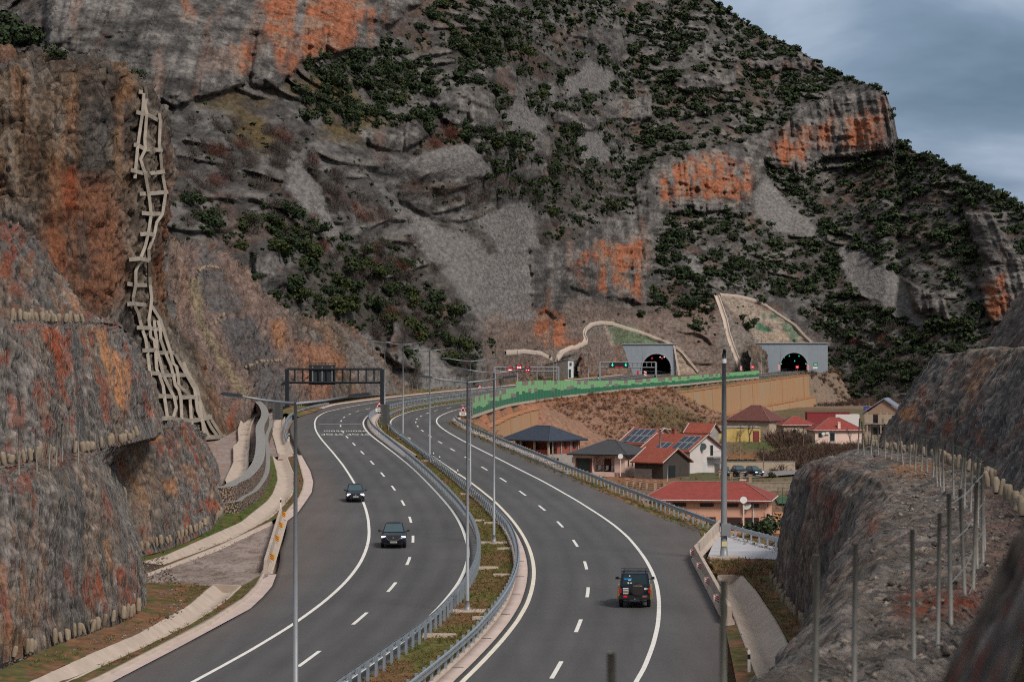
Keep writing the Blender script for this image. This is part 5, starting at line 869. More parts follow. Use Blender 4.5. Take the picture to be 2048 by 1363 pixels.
M_redl = mat('sign_red_lit', (.5, .02, .03), .5, .05, emit=(.6, .015, .025), es=.5); M_whl = mat('sign_white_lit', (.8, .8, .8), .5, .05, emit=(.9, .9, .85), es=1.1); M_grl = mat('signal_green_lit', (.02, .5, .3), .5, .05, emit=(.02, .6, .36), es=.9)
for px, kind_ in ((1020, 'car'), (1038, '100'), (1055, 'car')):
    q = P(px, 738.5 if kind_ == 'car' else 734.5, 576)-np.array(gB.location)+np.array((0, -.5, 0)); mb = MB(); mb.box(q, (1.32, .3, 1.32)); o = mb.obj('lane_sign', M_black, gB, False)
    mb = MB(); n = 20; V = [(q[0]+r*math.cos(2*math.pi*i/n), q[1]-.17-.02*(r > .5), q[2]+r*math.sin(2*math.pi*i/n)) for r in (.42, .62) for i in range(n)]; mb.add(V, [(i, (i+1) % n, n+(i+1) % n, n+i) for i in range(n)]); mb.obj('red_ring', M_redl, o, False)
    if kind_ == '100':
        tm = text_mesh('100', .62, M_whl); t_ = inst('lettering', tm, q+(0, -.2, 0), 0, o); t_.rotation_euler = (math.pi/2, 0, 0)
    else:
        for sx in (-1, 1):
            mb = MB(); mb.box(q+(sx*.2, -.19, -.08), (.24, .02, .16)); mb.box(q+(sx*.2, -.19, .03), (.15, .02, .08)); mb.obj('car_symbol', M_whl, o, False)
gC, a, b, z1 = gantry('g', (1200, 762), (1312, 775), 724, 'grey gantry with a lit message board before the left tunnel', 690, 690, M_pole, 1.45, .34)
q = P(1238, 730, 690)-np.array(gC.location)+np.array((0, -.5, 0)); mb = MB(); mb.box(q, (5.1, .5, 1.45)); o = mb.obj('message_board', M_black, gC, False)
for sx in (-1, 1):
    mb = MB(); qq = q+(sx*1.85, -.28, .15); mb.plate([qq+(-.38, 0, -.05), qq+(0, 0, -.5), qq+(.38, 0, -.05)], (0, -1, 0), .03); mb.box(qq+(0, 0, .2), (.22, .04, .5)); mb.obj('green_arrow', M_grl, o, False)
for k_, wd in ((-.62, 1.0), (.6, .95)):
    mb = MB()
    for j in range(5): mb.box(q+(k_-wd/2+wd*(j+.5)/5, -.27, -.52), (wd/5*.62, .03, .26))
    mb.obj('red_text_row', M_redl, o, False)
def tri_sign(px, py, d, size, ybase, label, sym, plate=True):
    b_ = P(px, ybase, d); root = thing('warning_sign', label, 'road sign', b_, group='triangular warning signs'); q = P(px, py, d)-np.array(root.location); s = size
    mb = MB(); mb.tube([(0, .06, -.3), (0, .06, q[2]+.3)], .04, 6); mb.obj('post', M_pole, root, False)
    tri = lambda k_: [q+(-s*k_/2, 0, -s*.289*k_), q+(s*k_/2, 0, -s*.289*k_), q+(0, 0, s*.577*k_)]
    mb = MB(); mb.plate(tri(1), (0, -1, 0), .03); o = mb.obj('red_border', mat('sign_red', (.5, .02, .03), .5, .06), root, False)
    mb = MB(); mb.plate([p-np.array((0, .032, 0)) for p in tri(.66)], (0, -1, 0), .008); mb.obj('white_face', mat('sign_white', (.78, .76, .72), .5, .05), o, False)
    mb = MB()
    if sym == 'tunnel':
        pts = [q+(r*s*.19*math.cos(a_), -.045, s*(-.16+r*.30*math.sin(a_))) for a_ in np.linspace(0, math.pi, 8) for r in (1,)]; mb.plate(pts, (0, -1, 0), .006)
    else:
        for sx in (-1, 1): mb.plate([q+(sx*s*.03, -.045, s*.25), q+(sx*s*.06, -.045, -s*.15), q+(sx*s*.17, -.045, -s*.15)][::sx], (0, -1, 0), .006)
    mb.obj('symbol', M_black, o, False)
    if plate:
        mb = MB(); mb.box(q+(0, 0, -s*.289-.32), (s*.95, .03, .5)); o2 = mb.obj('distance_plate', mat('sign_white'), root, False)
        mb = MB(); [mb.box(q+(k_*.13, -.02, -s*.289-.32), (.08, .01, .2)) for k_ in (-2, -1, 0, 1, 2)]; mb.obj('distance_text', M_black, o2, False)
tri_sign(926, 818.5, 388, 1.15, 851, 'red triangle tunnel warning sign on the right shoulder bend', 'tunnel')
tri_sign(758.5, 810.5, 372, 1.15, 858, 'red triangle warning sign behind the dark panel in the median', 'tunnel')
tri_sign(959.5, 774, 640, 1.35, 788, 'distant red triangle road narrows sign on the far median', 'narrow')
def panel(px0, px1, y0_, y1_, d, ybase, label):
    b_ = P((px0+px1)/2, ybase, d); root = thing('warning_board', label, 'road sign', b_, group='dark louvred warning panels'); w = (px1-px0)/F*d; zt, zb_ = P(0, y0_, d)[2]-b_[2], P(0, y1_, d)[2]-b_[2]
    mb = MB(); mb.box((0, 0, (zt+zb_)/2), (w, .16, zt-zb_)); mb.obj('panel', mat('panel_dark', (.05, .052, .052), .6, .15), root, False)
    for sx in (-1, 1):
        mb = MB(); mb.tube([(sx*w*.38, .05, -.4), (sx*w*.38, .05, zb_+.1)], .05, 6); mb.obj('leg', M_pole, root, False)
        for i in range(9):
            mb = MB(); mb.box((sx*w*.36, -.09, zb_+(zt-zb_)*(i+.5)/9), (w*.2, .03, .05)); mb.obj('louvre', M_pole, root, False)
panel(545, 566, 801, 839, 359, 858, 'dark louvred panel on two legs beside the upper channel'); panel(761, 779, 808, 847, 356, 862, 'dark louvred panel on two legs in the median')
# ================================================================== fences
def fence(pts, sp, hgt, r, label, wires=3, jit=.04, top=False, name='wire_fence', wr=.008):
    Q = np.array(pts, float); L = np.linalg.norm(np.diff(Q[:, :2], axis=0), axis=1).sum(); n = max(2, int(L/sp)+1); Q = resample(Q, n); root = thing(name, label, 'fence', Q[0]); L0 = np.array(root.location)
    mb = MB(); mb.tube([(0, 0, -.4), (0, 0, hgt)], r, 7); pm = mb.mesh('post', True); pm.materials.append(M_post)
    for q in Q:
        o = inst('post', pm, q-L0, 0, root); o.rotation_euler = (random.gauss(0, jit), random.gauss(0, jit), 0); o.scale[2] = random.uniform(.94, 1.06)
    for k_ in range(wires):
        z = hgt*(.15+.8*k_/max(1, wires-1)); mb = MB(); mb.tube(Q-L0+np.array((0, 0, z)), wr, 3); mb.obj('wire', M_net, root, False)
    return root
zb_ = lambda d: np.interp(d, [15, 20, 40, 55, 75, 95, 110, 130, 150], [10.1, 10.1, 9.75, 9.4, 9., 8.6, 8.3, 8.05, 7.8])
fence([(x, d, float(zb_(d))) for x, d in [(.69, 17), (1.8, 20.6), (2.85, 23.6), (3.95, 28), (5., 30.5), (5.7, 33.5)]], 3.3, 2.15, .03, 'blurred thin fence posts on the near right bench', 0, .008)
fence([(x, d, float(zb_(d))) for x, d in [(6.5, 37), (7.7, 42), (8.6, 46.5), (9.6, 51), (10.6, 56), (12, 64), (13.6, 74), (15.2, 86)]], 3.6, 2.2, .035, 'close row of fence posts along the right bench', 4)
fence([(x, d, float(zb_(d))) for x, d in [(15.9, 92), (17, 100), (18, 107), (19.3, 122), (20.2, 136), (20.6, 149)]], 3.4, 2.1, .04, 'fence posts at the far end of the right bench', 3)
fence([P(38, 945, 122.5), P(72, 940, 124.5), P(104, 933, 127.5), P(125, 924, 131.5), P(143, 924, 132), P(157, 922, 133.5)], 2.2, 2.15, .035, 'fence posts on the first bench of the left cut', 2, .02)
fence([P(195, 872, 152), P(218, 868, 158), P(246, 865, 164), P(286, 856, 172), P(312, 845, 182)], 5., 2.4, .035, 'fence posts on the bench above the second left rock block', 2, .03)
st = np.arange(st_at_y(AL, 440), st_at_y(AL, 700), 10.)
fence([AL.at(s, min(float(f_LA(s)), -7.2)-3.5, .1) for s in st], 5., 3.2, .05, 'tall thin posts of the net fence along the far left kerb', 3, .01, wr=.012)
# ================================================================== noise barrier and retaining walls
BL = spline(bar, 4.); bz = [float(ZR(y)) for _, y in BL]
root = thing('noise_barrier', 'long green noise barrier of light, dark and grey panels along the right road edge', 'noise barrier', np.r_[BL[0], bz[0]]); L0 = np.array(root.location)
M_ld, M_ll, M_lg = mat('barrier_dark_green', (.012, .155, .078), .7, .14, 1.5), mat('barrier_light_green', (.19, .44, .20), .7, .14, 1.5, stretch=(.2, .2, 9)), mat('barrier_grey', (.21, .185, .17), .6, .2, 2)
rr = random.Random(5)
for i in range(len(BL)-1):
    a, b = np.r_[BL[i], bz[i]]-L0, np.r_[BL[i+1], bz[i+1]]-L0; y = BL[i][1]
    if y > 838: break
    h = float(np.interp(y, [420, 515, 517, 560, 610, 650, 900], [3.1, 3.2, 4.5, 4.1, 3.0, 2.3, 2.2])); t_ = b-a; nn = np.array([t_[1], -t_[0], 0])/np.hypot(*t_[:2])
    mb = MB(); mb.box(a+(0, 0, h/2), (.16, .16, h+.1), math.atan2(t_[1], t_[0])); mb.obj('post', M_lg, root, False)
    mb = MB(); c = (a+b)/2; mb.box(c+(0, 0, -.15), (np.linalg.norm(t_)*1.0, .35, .5), math.atan2(t_[1], t_[0])); mb.obj('plinth', M_conc, root, False)
    def pan(z0_, z1_, m, nm, ins=.0, th=.12, x0=.02, x1=.98):
        p0, p1 = a+t_*x0, a+t_*x1; mb = MB(); mb.hexa([p0-nn*th/2+(0, 0, z0_), p1-nn*th/2+(0, 0, z0_), p1+nn*th/2+(0, 0, z0_), p0+nn*th/2+(0, 0, z0_), p0-nn*th/2+(0, 0, z1_), p1-nn*th/2+(0, 0, z1_), p1+nn*th/2+(0, 0, z1_), p0+nn*th/2+(0, 0, z1_)]); mb.obj(nm, m, root, False)
    f1 = rr.choice((.36, .42, .5)) if y > 470 else rr.choice((.26, .34, .42)); k_ = rr.random(); z1_ = .1+h*f1
    pan(.1, z1_, M_ld, 'dark_green_panel')
    if k_ < .3: pan(z1_, h-.9, M_ll, 'light_green_panel'); pan(h-.9, h, M_lg, 'grey_panel')
    elif k_ < .55 and h-z1_ > 1.4: pan(z1_, z1_+.75, M_lg, 'grey_panel'); pan(z1_+.75, h, M_ll, 'light_green_panel')
    else: pan(z1_, h, M_ll, 'light_green_panel')
def ret_wall(ya, yb, off, zt, zbot, w, label, col, name='retaining_wall'):
    s_ = [q for q in spline(bar, 1.) if ya <= q[1] <= yb]; s_ = np.array(s_); T = tangents(s_); N__ = np.c_[T[:, 1], -T[:, 0]]; n = int(len(s_)/w); root = None
    for i in range(n):
        ia, ib = int(i*w), min(len(s_)-1, int((i+1)*w)); a, b = s_[ia]+N__[ia]*off, s_[ib]+N__[ib]*off; b = b-(b-a)*.008; y = (a[1]+b[1])/2; z1_, z0_ = zt(y), zbot(y)
        if root is None: root = thing(name, label, 'retaining wall', np.r_[a, z0_]); L0_ = np.array(root.location)
        nn = N__[ia]; g = lambda p, k__, z: np.r_[p-nn*k__, z]-L0_; jit = rr.uniform(-.12, .12)
        mb = MB(); mb.hexa([g(a, -.6+jit, z0_), g(b, -.6+jit, z0_), g(b, 1.2, z0_), g(a, 1.2, z0_), g(a, 0.+jit, z1_), g(b, 0.+jit, z1_), g(b, 1.2, z1_), g(a, 1.2, z1_)]); o = mb.obj('wall_panel', col, root, False)
        mb = MB(); mb.hexa([g(a, -.15+jit, z1_), g(b, -.15+jit, z1_), g(b, 1.25, z1_), g(a, 1.25, z1_), g(a, -.15+jit, z1_+.25), g(b, -.15+jit, z1_+.25), g(b, 1.25, z1_+.25), g(a, 1.25, z1_+.25)]); mb.obj('coping', mat('rusty_coping', (.42, .19, .09), .9, .3, 1), o, False)
M_rust = mat('rust_stained_concrete', (.42, .19, .06), .92, .25, .5, stretch=(1.4, 1.4, .10), col2=(.33, .27, .19), bump=.03)
ret_wall(424, 534, 3.0, lambda y: float(np.interp(y, [438, 534], [.2, 1.2])), lambda y: -7.3, 12, 'short ochre stained retaining wall below the near end of the noise barrier', M_rust)
ret_wall(700, 919, 3.0, lambda y: float(np.interp(y, [700, 790, 919], [1.6, 2.4, 4.4])), lambda y: -8.6, 10, 'long rust stained retaining wall below the right tunnel approach', M_rust)
ret_wall(760, 915, 5.2, lambda y: float(np.interp(y, [760, 820, 915], [-6.6, -5.4, -3.7])), lambda y: -8.8, 10, 'lower tier of the long stained retaining wall', M_rust)
# railing after the barrier
s_ = [q for q in spline(bar, 3.) if q[1] > 836]; fence([np.r_[q, ZR(q[1])] for q in s_], 3., 1.1, .05, 'grey railing on the retaining wall before the right tunnel', 4, 0, name='railing', wr=.03)
# ================================================================== tunnel portals
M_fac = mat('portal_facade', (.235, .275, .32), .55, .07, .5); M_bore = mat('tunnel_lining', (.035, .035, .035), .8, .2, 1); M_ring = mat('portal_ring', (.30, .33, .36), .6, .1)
def portal(cx, d, zb, r, spring, x0, x1, ztop, label, right_batter):
    root = thing('tunnel_portal', label, 'tunnel portal', (cx, d, zb)); top = ztop-zb
    xs_ = [x0-cx]
    while xs_[-1] < x1-cx-.1: xs_.append(min(x1-cx, xs_[-1]+2.4))
    arch = lambda x: (spring+math.sqrt(max(0, r*r-x*x))) if abs(x) < r else 0
    for a, b in zip(xs_[:-1], xs_[1:]):
        xx = sorted(set([a, b]+[v_ for v_ in (-r, r) if a < v_ < b]+list(np.linspace(a, b, 7)))); mb = MB()
        for p, q in zip(xx[:-1], xx[1:]):
            e0 = right_batter*max(0, 0); q_ = q-.006 if q == b else q
            inn = abs((p+q)/2) < r; za, zb_ = (arch(p) if inn else -3), (arch(q) if inn else -3)
            mb.hexa([(p, -.2, za), (q_, -.2, zb_), (q_, .6, zb_), (p, .6, za), (p, .1, top), (q_, .1, top), (q_, .6, top), (p, .6, top)])
        mb.obj('facade_panel', M_fac, root, False)
    mb = MB(); mb.box(((x0+x1)/2-cx, .1, top+.15), (x1-x0+.3, 1.0, .35)); mb.obj('coping', mat('portal_coping', (.30, .32, .34), .6), root, False)
    an = np.linspace(-.12, math.pi+.12, 26); mb = MB(); n = len(an); V = []
    for y in (-.35, .3):
        for rr_ in (r, r+.45): V += [(rr_*math.cos(q), y, spring+rr_*math.sin(q)) for q in an]
    Fc = []
    for i in range(n-1): Fc += [(i, i+1, n+i+1, n+i), (i, 2*n+i, 2*n+i+1, i+1), (n+i, n+i+1, 3*n+i+1, 3*n+i)]
    mb.add(V, Fc); mb.obj('arch_ring', M_ring, root, False)
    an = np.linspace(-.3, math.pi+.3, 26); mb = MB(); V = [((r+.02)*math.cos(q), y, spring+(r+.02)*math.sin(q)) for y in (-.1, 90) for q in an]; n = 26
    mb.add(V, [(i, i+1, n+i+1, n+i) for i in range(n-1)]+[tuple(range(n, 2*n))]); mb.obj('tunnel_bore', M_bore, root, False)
    return root
p1 = portal(53.4, 924, 4.35, 5.3, 2.3, 37., 60.6, 15.5, 'grey panelled left tunnel portal with red lane signals in its arch', 0)
p2 = portal(110.2, 977, 4.95, 5.3, 2.0, 95.4, 123.4, 15.9, 'grey panelled right tunnel portal with green lights in its arch', 0)
for x, z in ((-1.7, 6.0), (2.0, 6.0)):
    for ry in (.78, -.78):
        mb = MB(); mb.box((x, -.5, z), (.85, .08, .15), ry=ry); mb.obj('red_cross', M_redl, p1, False)
for x, z in ((1.3, 6.4), (2.8, 6.4)): mb = MB(); mb.disc((x, -.55, z), .16, (0, 1, 0), 8); mb.obj('white_lamp', M_whl, p1, False)
for x, z, s in ((-1.9, 6.0, .2), (1.9, 6.0, .2), (.2, 4.1, .22), (-5., 2.9, .2), (4.6, 3.0, .22), (-3.8, 5.4, .12)): mb = MB(); mb.disc((x, -.5, z), s, (0, 1, 0), 10); mb.obj('green_lamp', M_grl, p2, False)
def board(px, py, d, w, h, ybase, label, m, stripes=0, name='road_sign', sym=None):
    b_ = P(px, ybase, d); root = thing(name, label, 'road sign', b_, group='small signs at the tunnels'); q = P(px, py, d)-b_; mb = MB(); mb.tube([(0, .1, -.3), (0, .1, q[2])], .06, 6); mb.obj('post', M_pole, root, False); mb = MB(); mb.box(q, (w, .08, h)); o = mb.obj('face', m, root, False)
    for i in range(stripes): mb = MB(); mb.box(q+(0, -.05, h*((i+.5)/stripes-.5)), (w*.98, .02, h/stripes*.45), ry=.5); mb.obj('stripe', mat('sign_white'), o, False)
    if sym: mb = MB(); mb.box(q+(0, -.05, 0), (w*.55, .02, h*.3)); mb.obj('symbol', mat('sign_white'), o, False)
board(1558, 734, 962, 1.0, 2.2, 742, 'red and white chevron board left of the right tunnel mouth', mat('sign_red'), 3); board(1616, 734, 962, 1.0, 2.2, 742, 'red and white chevron board right of the right tunnel mouth', mat('sign_red'), 3)
board(1505, 733.5, 880, 1.1, 1.1, 745, 'small lit red limit sign left of the right tunnel', M_redl, 0, sym=1); board(1594.5, 733.5, 950, 1.1, 1.1, 742, 'small lit red limit sign in front of the right tunnel arch', M_redl, 0, sym=1); board(1631, 728.5, 955, 1.7, 1.4, 742, 'green emergency sign right of the right tunnel', mat('sign_green', (.02, .22, .11), .5), 0, sym=1); board(1630.5, 735, 953, 1.7, .7, 742, 'white plate with red and blue marks under the green sign', mat('sign_white'), 0); board(1290.5, 746.5, 880, 1.0, 1.9, 753, 'round and square red white signs before the left tunnel', mat('sign_red'), 2); board(1482, 736, 940, .9, 1.8, 746, 'red white marker board at the foot of the concrete steps', mat('sign_red'), 3); board(1275.5, 745, 870, .7, 1.5, 752, 'red emergency box beside the left tunnel road', mat('sign_red'), 0)
def signal(px, py, d, ybase, lab):
    b_ = P(px, ybase, d); root = thing('traffic_light', lab, 'traffic light', b_, group='traffic lights before the tunnels'); q = P(px, py, d)-b_; mb = MB(); mb.tube([(0, .1, -.3), (0, .1, q[2])], .06, 6); mb.obj('post', M_pole, root, False); mb = MB(); mb.box(q, (.5, .3, 1.2)); o = mb.obj('signal_head', M_black, root, False); mb = MB(); mb.disc(q+(0, -.18, -.35), .2, (0, 1, 0), 10); mb.obj('green_lens', M_grl, o, False)
signal(1197, 753, 700, 763, 'traffic light showing green at the left foot of the lit gantry'); signal(1310, 754, 688, 772, 'traffic light showing green at the right foot of the lit gantry')
# rock cut left of the first portal
rock_face('rock_face', [[(1160, 758, 815), (1180, 757, 850), (1215, 754, 885), (1245, 751, 905), (1256, 750, 918)], [(1160, 735, 822), (1180, 731, 856), (1215, 727, 890), (1240, 729, 907), (1253, 735, 919)], [(1160, 713, 830), (1180, 711, 862), (1215, 708, 895), (1238, 713, 910), (1251, 722, 920)], [(1160, 709, 860), (1180, 708, 880), (1215, 705, 905), (1238, 710, 922), (1251, 718, 930)]], 90, (16, 16, 6), 1.3, 'reddish netted rock cut at the left of the left tunnel', [([(1160, 715), (1250, 715), (1256, 752), (1160, 758)], np.array([.30, .185, .14]), .7, 10)], rust=.4, seed=12, dark=.2, fr=.35)
rock_face('rock_face', [[(1505, 750, 938), (1520, 749, 950), (1530, 746, 962), (1538, 744, 972)], [(1500, 720, 945), (1515, 717, 956), (1528, 722, 966), (1536, 730, 974)], [(1495, 698, 952), (1510, 695, 962), (1525, 702, 970), (1532, 712, 976)], [(1495, 694, 970), (1510, 692, 978), (1525, 698, 984), (1532, 706, 988)]], 60, (14, 14, 5), 1., 'grey netted rock cut at the left of the right tunnel', rust=.2, seed=13, dark=.3, fr=.35)
mb = MB(); q = [P(1346, 689, 924), P(1349.5, 689, 924), P(1361, 750, 922), P(1356.5, 750, 922)]; mb.plate(q[::-1], (0, 1, 0), 1.); o = mb.obj('wing_wall', mat('pale_concrete', (.46, .38, .32), .9, .15, .6)); tag(o, 'pale sloping edge wall at the right of the left tunnel', 'wall')
# stepped concrete drains on the slopes above the tunnels
def slope_drain(pts, w, label):
    pts = np.array(pts, float); s = np.r_[0, np.cumsum(np.hypot(*np.diff(pts, axis=0).T))]; t_ = np.arange(0, s[-1], 3.); px_, py_ = np.interp(t_, s, pts[:, 0]), np.interp(t_, s, pts[:, 1]); d_ = smoothp(mdepth(px_, py_)[:, None], 6)[:, 0]
    W = np.stack([P(x, y, d) for x, y, d in zip(px_, py_, d_-1.2)]); T = np.gradient(W, axis=0); T /= np.linalg.norm(T, axis=1)[:, None]+1e-9; f_ = np.array([0, -.7, .7]); S_ = np.cross(T, f_); S_ /= np.linalg.norm(S_, axis=1)[:, None]+1e-9
    root = thing('slope_drain', label, 'drain', W[0]); prof = [(-.55, -1.6), (-.55, .35), (-.36, .35), (-.34, 0), (.34, 0), (.36, .35), (.55, .35), (.55, -1.6)]
    V = np.stack([W+S_*x*w+f_*z for x, z in prof])-np.array(root.location); me_ = mesh_of('drain_trough', V, gridfaces(len(prof), len(W))); me_.materials.append(mat('pale_concrete')); inst('drain_trough', me_, parent=root)
slope_drain([(1112, 722), (1112, 715), (1123, 703), (1140, 695), (1160, 687), (1172, 680), (1166, 668), (1170, 655), (1182, 645), (1200, 642), (1225, 644)], 1.3, 'pale concrete drain winding up left of the left tunnel')
slope_drain([(1225, 645), (1260, 656), (1300, 671), (1345, 689), (1365, 705), (1385, 730), (1398, 746)], .8, 'pale concrete drain curving down to the right of the left tunnel')
slope_drain([(1433, 590), (1440, 610), (1450, 640), (1455, 665), (1463, 690), (1475, 720), (1483, 744)], 1.9, 'long pale concrete stair drain between the two tunnels')
slope_drain([(1440, 588), (1480, 592), (1520, 602), (1560, 630), (1590, 650), (1610, 672), (1625, 686)], .8, 'pale concrete drain arching over the right tunnel')
slope_drain([(1010, 702), (1045, 699), (1080, 703), (1105, 716)], .7, 'thin pale ledge drain left of the white building')
# white service building
root = thing('service_building', 'small white mono pitch service building with dark green door', 'building', P(1120, 756, 762)); L0 = np.array(root.location); sc_ = 762/F
A0, B0, C0 = P(1147, 755, 765), P(1136, 756.5, 756), P(1090, 752, 775); D0 = A0+(C0-B0); zt = lambda p, py, d: np.array([p[0], p[1], H+(YH-py)/F*d])
mb = MB(); mb.hexa(np.array([B0, A0, D0, C0, zt(B0, 720, 756), zt(A0, 721, 765), zt(D0, 731.5, 784), zt(C0, 731, 775)])); mb.obj('wall', mat('white_render', (.66, .68, .70), .85, .06), root)
r0 = np.array([zt(B0, 719.5, 756), zt(A0, 720.5, 765), zt(D0, 731, 784), zt(C0, 730.5, 775)])+np.array((0, 0, .05)); cc = r0.mean(0); r0 = cc+(r0-cc)*1.06; mb = MB(); mb.hexa(np.r_[r0, r0+np.array((0, 0, .25))]); mb.obj('roof', mat('roof_grey', (.35, .36, .38), .7), root)
n_ = np.cross(A0-B0, (0, 0, 1)); n_ = n_/np.linalg.norm(n_)*(1 if np.cross(A0-B0, (0, 0, 1))[1] < 0 else -1)
for f0, f1, ya, yb, nm, m in ((.1, .5, 754.5, 738, 'door', mat('dark_green_door', (.015, .05, .035), .5)), (.25, .62, 731, 725, 'window', M_glass)):
    a, b = B0+(A0-B0)*f0, B0+(A0-B0)*f1; mb = MB(); mb.plate([zt(a, ya, 760)+n_*.03, zt(b, ya, 760)+n_*.03, zt(b, yb, 760)+n_*.03, zt(a, yb, 760)+n_*.03], n_, .05); mb.obj(nm, m, root)
# ================================================================== village
def tile_mat(name, c, sc=7.):
    m = mat(name, c, .8, .18, 1.2); nt = m.node_tree; n, l = nt.nodes, nt.links; tc_ = n.new('ShaderNodeTexCoord'); w1_ = n.new('ShaderNodeTexWave'); w1_.wave_type = 'BANDS'; w1_.bands_direction = 'Z'; w1_.inputs['Scale'].default_value = sc*.55; w1_.inputs['Distortion'].default_value = .3
    l.new(tc_.outputs['Object'], w1_.inputs['Vector']); b = n['Principled BSDF']; src = b.inputs['Base Color'].links[0].from_socket; mr_ = n.new('ShaderNodeMapRange'); mr_.inputs['To Min'].default_value = .62; mr_.inputs['To Max'].default_value = 1.15; l.new(w1_.outputs['Fac'], mr_.inputs['Value'])
    vm = n.new('ShaderNodeVectorMath'); vm.operation = 'SCALE'; l.new(src, vm.inputs[0]); l.new(mr_.outputs[0], vm.inputs['Scale']); l.new(vm.outputs[0], b.inputs['Base Color'])
    bn = n.new('ShaderNodeBump'); bn.inputs['Distance'].default_value = .06; bn.inputs['Strength'].default_value = .8; l.new(w1_.outputs['Fac'], bn.inputs['Height']); l.new(bn.outputs[0], b.inputs['Normal']); return m
T_red, T_org, T_dark, T_slate, T_old = tile_mat('tiles_red', (.29, .048, .036)), tile_mat('tiles_orange_red', (.33, .075, .045)), tile_mat('tiles_blue_black', (.035, .05, .08)), tile_mat('tiles_slate', (.055, .058, .066)), tile_mat('tiles_old_red', (.16, .055, .045))
W_pink, W_org, W_white, W_beige, W_yel, W_brick, W_grey, W_dk = [mat(*a) for a in (('render_pink', (.72, .52, .45), .9, .06, .6), ('render_salmon', (.66, .36, .25), .9, .06, .6), ('render_white', (.56, .51, .49), .9, .1, .6), ('render_beige', (.40, .32, .24), .9, .1, .6), ('render_yellow', (.50, .36, .12), .9, .25, .5), ('brickwork', (.26, .075, .055), .9, .18, 2.5), ('raw_concrete', (.30, .28, .26), .9, .2, .8), ('dark_boards', (.05, .04, .035), .9, .2, 1.5))]
M_frame, M_pane, M_dkred = mat('frame_white', (.6, .6, .58), .6), mat('window_pane', (.02, .025, .03), .12, .2, 1), mat('frame_dark_red', (.10, .02, .018), .6)
class House:
    def __init__(s, label, px, d, rz, w, dep, zb, hw, wall, cat='house', name='house', corner=None):
        s.w, s.dep, s.h = w, dep, hw; th = math.radians(rz); X_ = (px-1024)/F*d; Y_ = d
        if corner:
            lx, ly = corner[0]*w/2, corner[1]*dep/2; X_ -= lx*math.cos(th)-ly*math.sin(th); Y_ -= lx*math.sin(th)+ly*math.cos(th)
        s.root = thing(name, label, cat, (X_, Y_, zb), th, 'village buildings'); s.wallm = wall
    def part(s, name, mb, m, par=None): return mb.obj(name, m, par or s.root, False)
    def walls(s, z0=0., h=None, m=None, inset=0.):
        h = h if h is not None else s.h; mb = MB(); mb.box((0, 0, z0+h/2-(.5 if z0 == 0 else 0)), (s.w-inset*2, s.dep-inset*2, h+(1. if z0 == 0 else 0))); s.part('wall', mb, m or s.wallm)
    def hip(s, rise, ov, m, ridge=None, th=.16):
        w, d = s.w/2+ov, s.dep/2+ov; r = (s.w-s.dep)/2 if ridge is None else ridge/2; r = max(.05, r); z = s.h-ov*rise/(min(s.w, s.dep)/2)*.6
        V = [(-w, -d, z), (w, -d, z), (w, d, z), (-w, d, z), (-r, 0, s.h+rise), (r, 0, s.h+rise)]; V += [(x, y, q-th) for x, y, q in V[:4]]
        mb = MB(); mb.add(V, [(0, 1, 5, 4), (1, 2, 5), (2, 3, 4, 5), (3, 0, 4), (6, 7, 1, 0), (7, 8, 2, 1), (8, 9, 3, 2), (9, 6, 0, 3), (9, 8, 7, 6)]); o = s.part('roof', mb, m)
        for a, b in ((0, 4), (1, 5), (2, 5), (3, 4), (4, 5)): mb = MB(); mb.tube([V[a], V[b]], .09, 5); s.part('ridge_cap', mb, mat('ridge_cap', (.22, .12, .10), .8) if m in (T_red, T_org, T_old) else mat('ridge_cap_dark', (.05, .055, .065), .7), o)
        mb = MB(); [mb.tube([V[i], V[(i+1) % 4]], .06, 4) for i in range(4)]; s.part('gutter', mb, M_frame if m in (T_red,) else M_dark, o); return o
    def gable(s, rise, ov, m, ovx=.5, th=.18):
        w, d = s.w/2+ovx, s.dep/2+ov; zb = s.h-ov*rise/(s.dep/2); zt = s.h+rise; V = [(-w, -d, zb), (w, -d, zb), (w, 0, zt), (-w, 0, zt), (w, d, zb), (-w, d, zb)]; V += [(x, y, z-th) for x, y, z in V]
        mb = MB(); mb.add(V, [(0, 1, 2, 3), (3, 2, 4, 5), (6, 9, 8, 7), (9, 11, 10, 8), (0, 6, 7, 1), (5, 4, 10, 11), (1, 7, 8, 2), (2, 8, 10, 4), (0, 3, 9, 6), (3, 5, 11, 9)]); o = s.part('roof', mb, m)
        for sx in (-1, 1):
            x = sx*(s.w/2-.02); mb = MB(); mb.plate([(x, -s.dep/2, s.h-.02), (x, s.dep/2, s.h-.02), (x, 0, s.h+rise-th-.02)][::sx], (-sx, 0, 0), .2); s.part('gable_wall', mb, s.wallm)
            mb = MB(); mb.tube([(sx*w, -d, zb), (sx*w, 0, zt), (sx*w, d, zb)], .1, 4); s.part('verge_board', mb, mat('verge_board', (.40, .37, .34), .8), o)
        s.roofp = (rise, ov, zb, zt, d); return o
    def win(s, face, u, z, w, h, frame=None, pane=None, name='window', proud=.04):
        c = {'f': (u, -s.dep/2, z), 'r': (s.w/2, u, z), 'l': (-s.w/2, u, z)}[face]; mb = MB(); sz = (w, .1, h) if face == 'f' else (.1, w, h); mb.box(c, sz); o = s.part(name, mb, frame or M_frame)
        mb = MB(); k = .82; sz2 = (w*k, .13, h*.88) if face == 'f' else (.13, w*k, h*.88); mb.box(c, sz2); s.part('pane', mb, pane or M_pane, o); return o
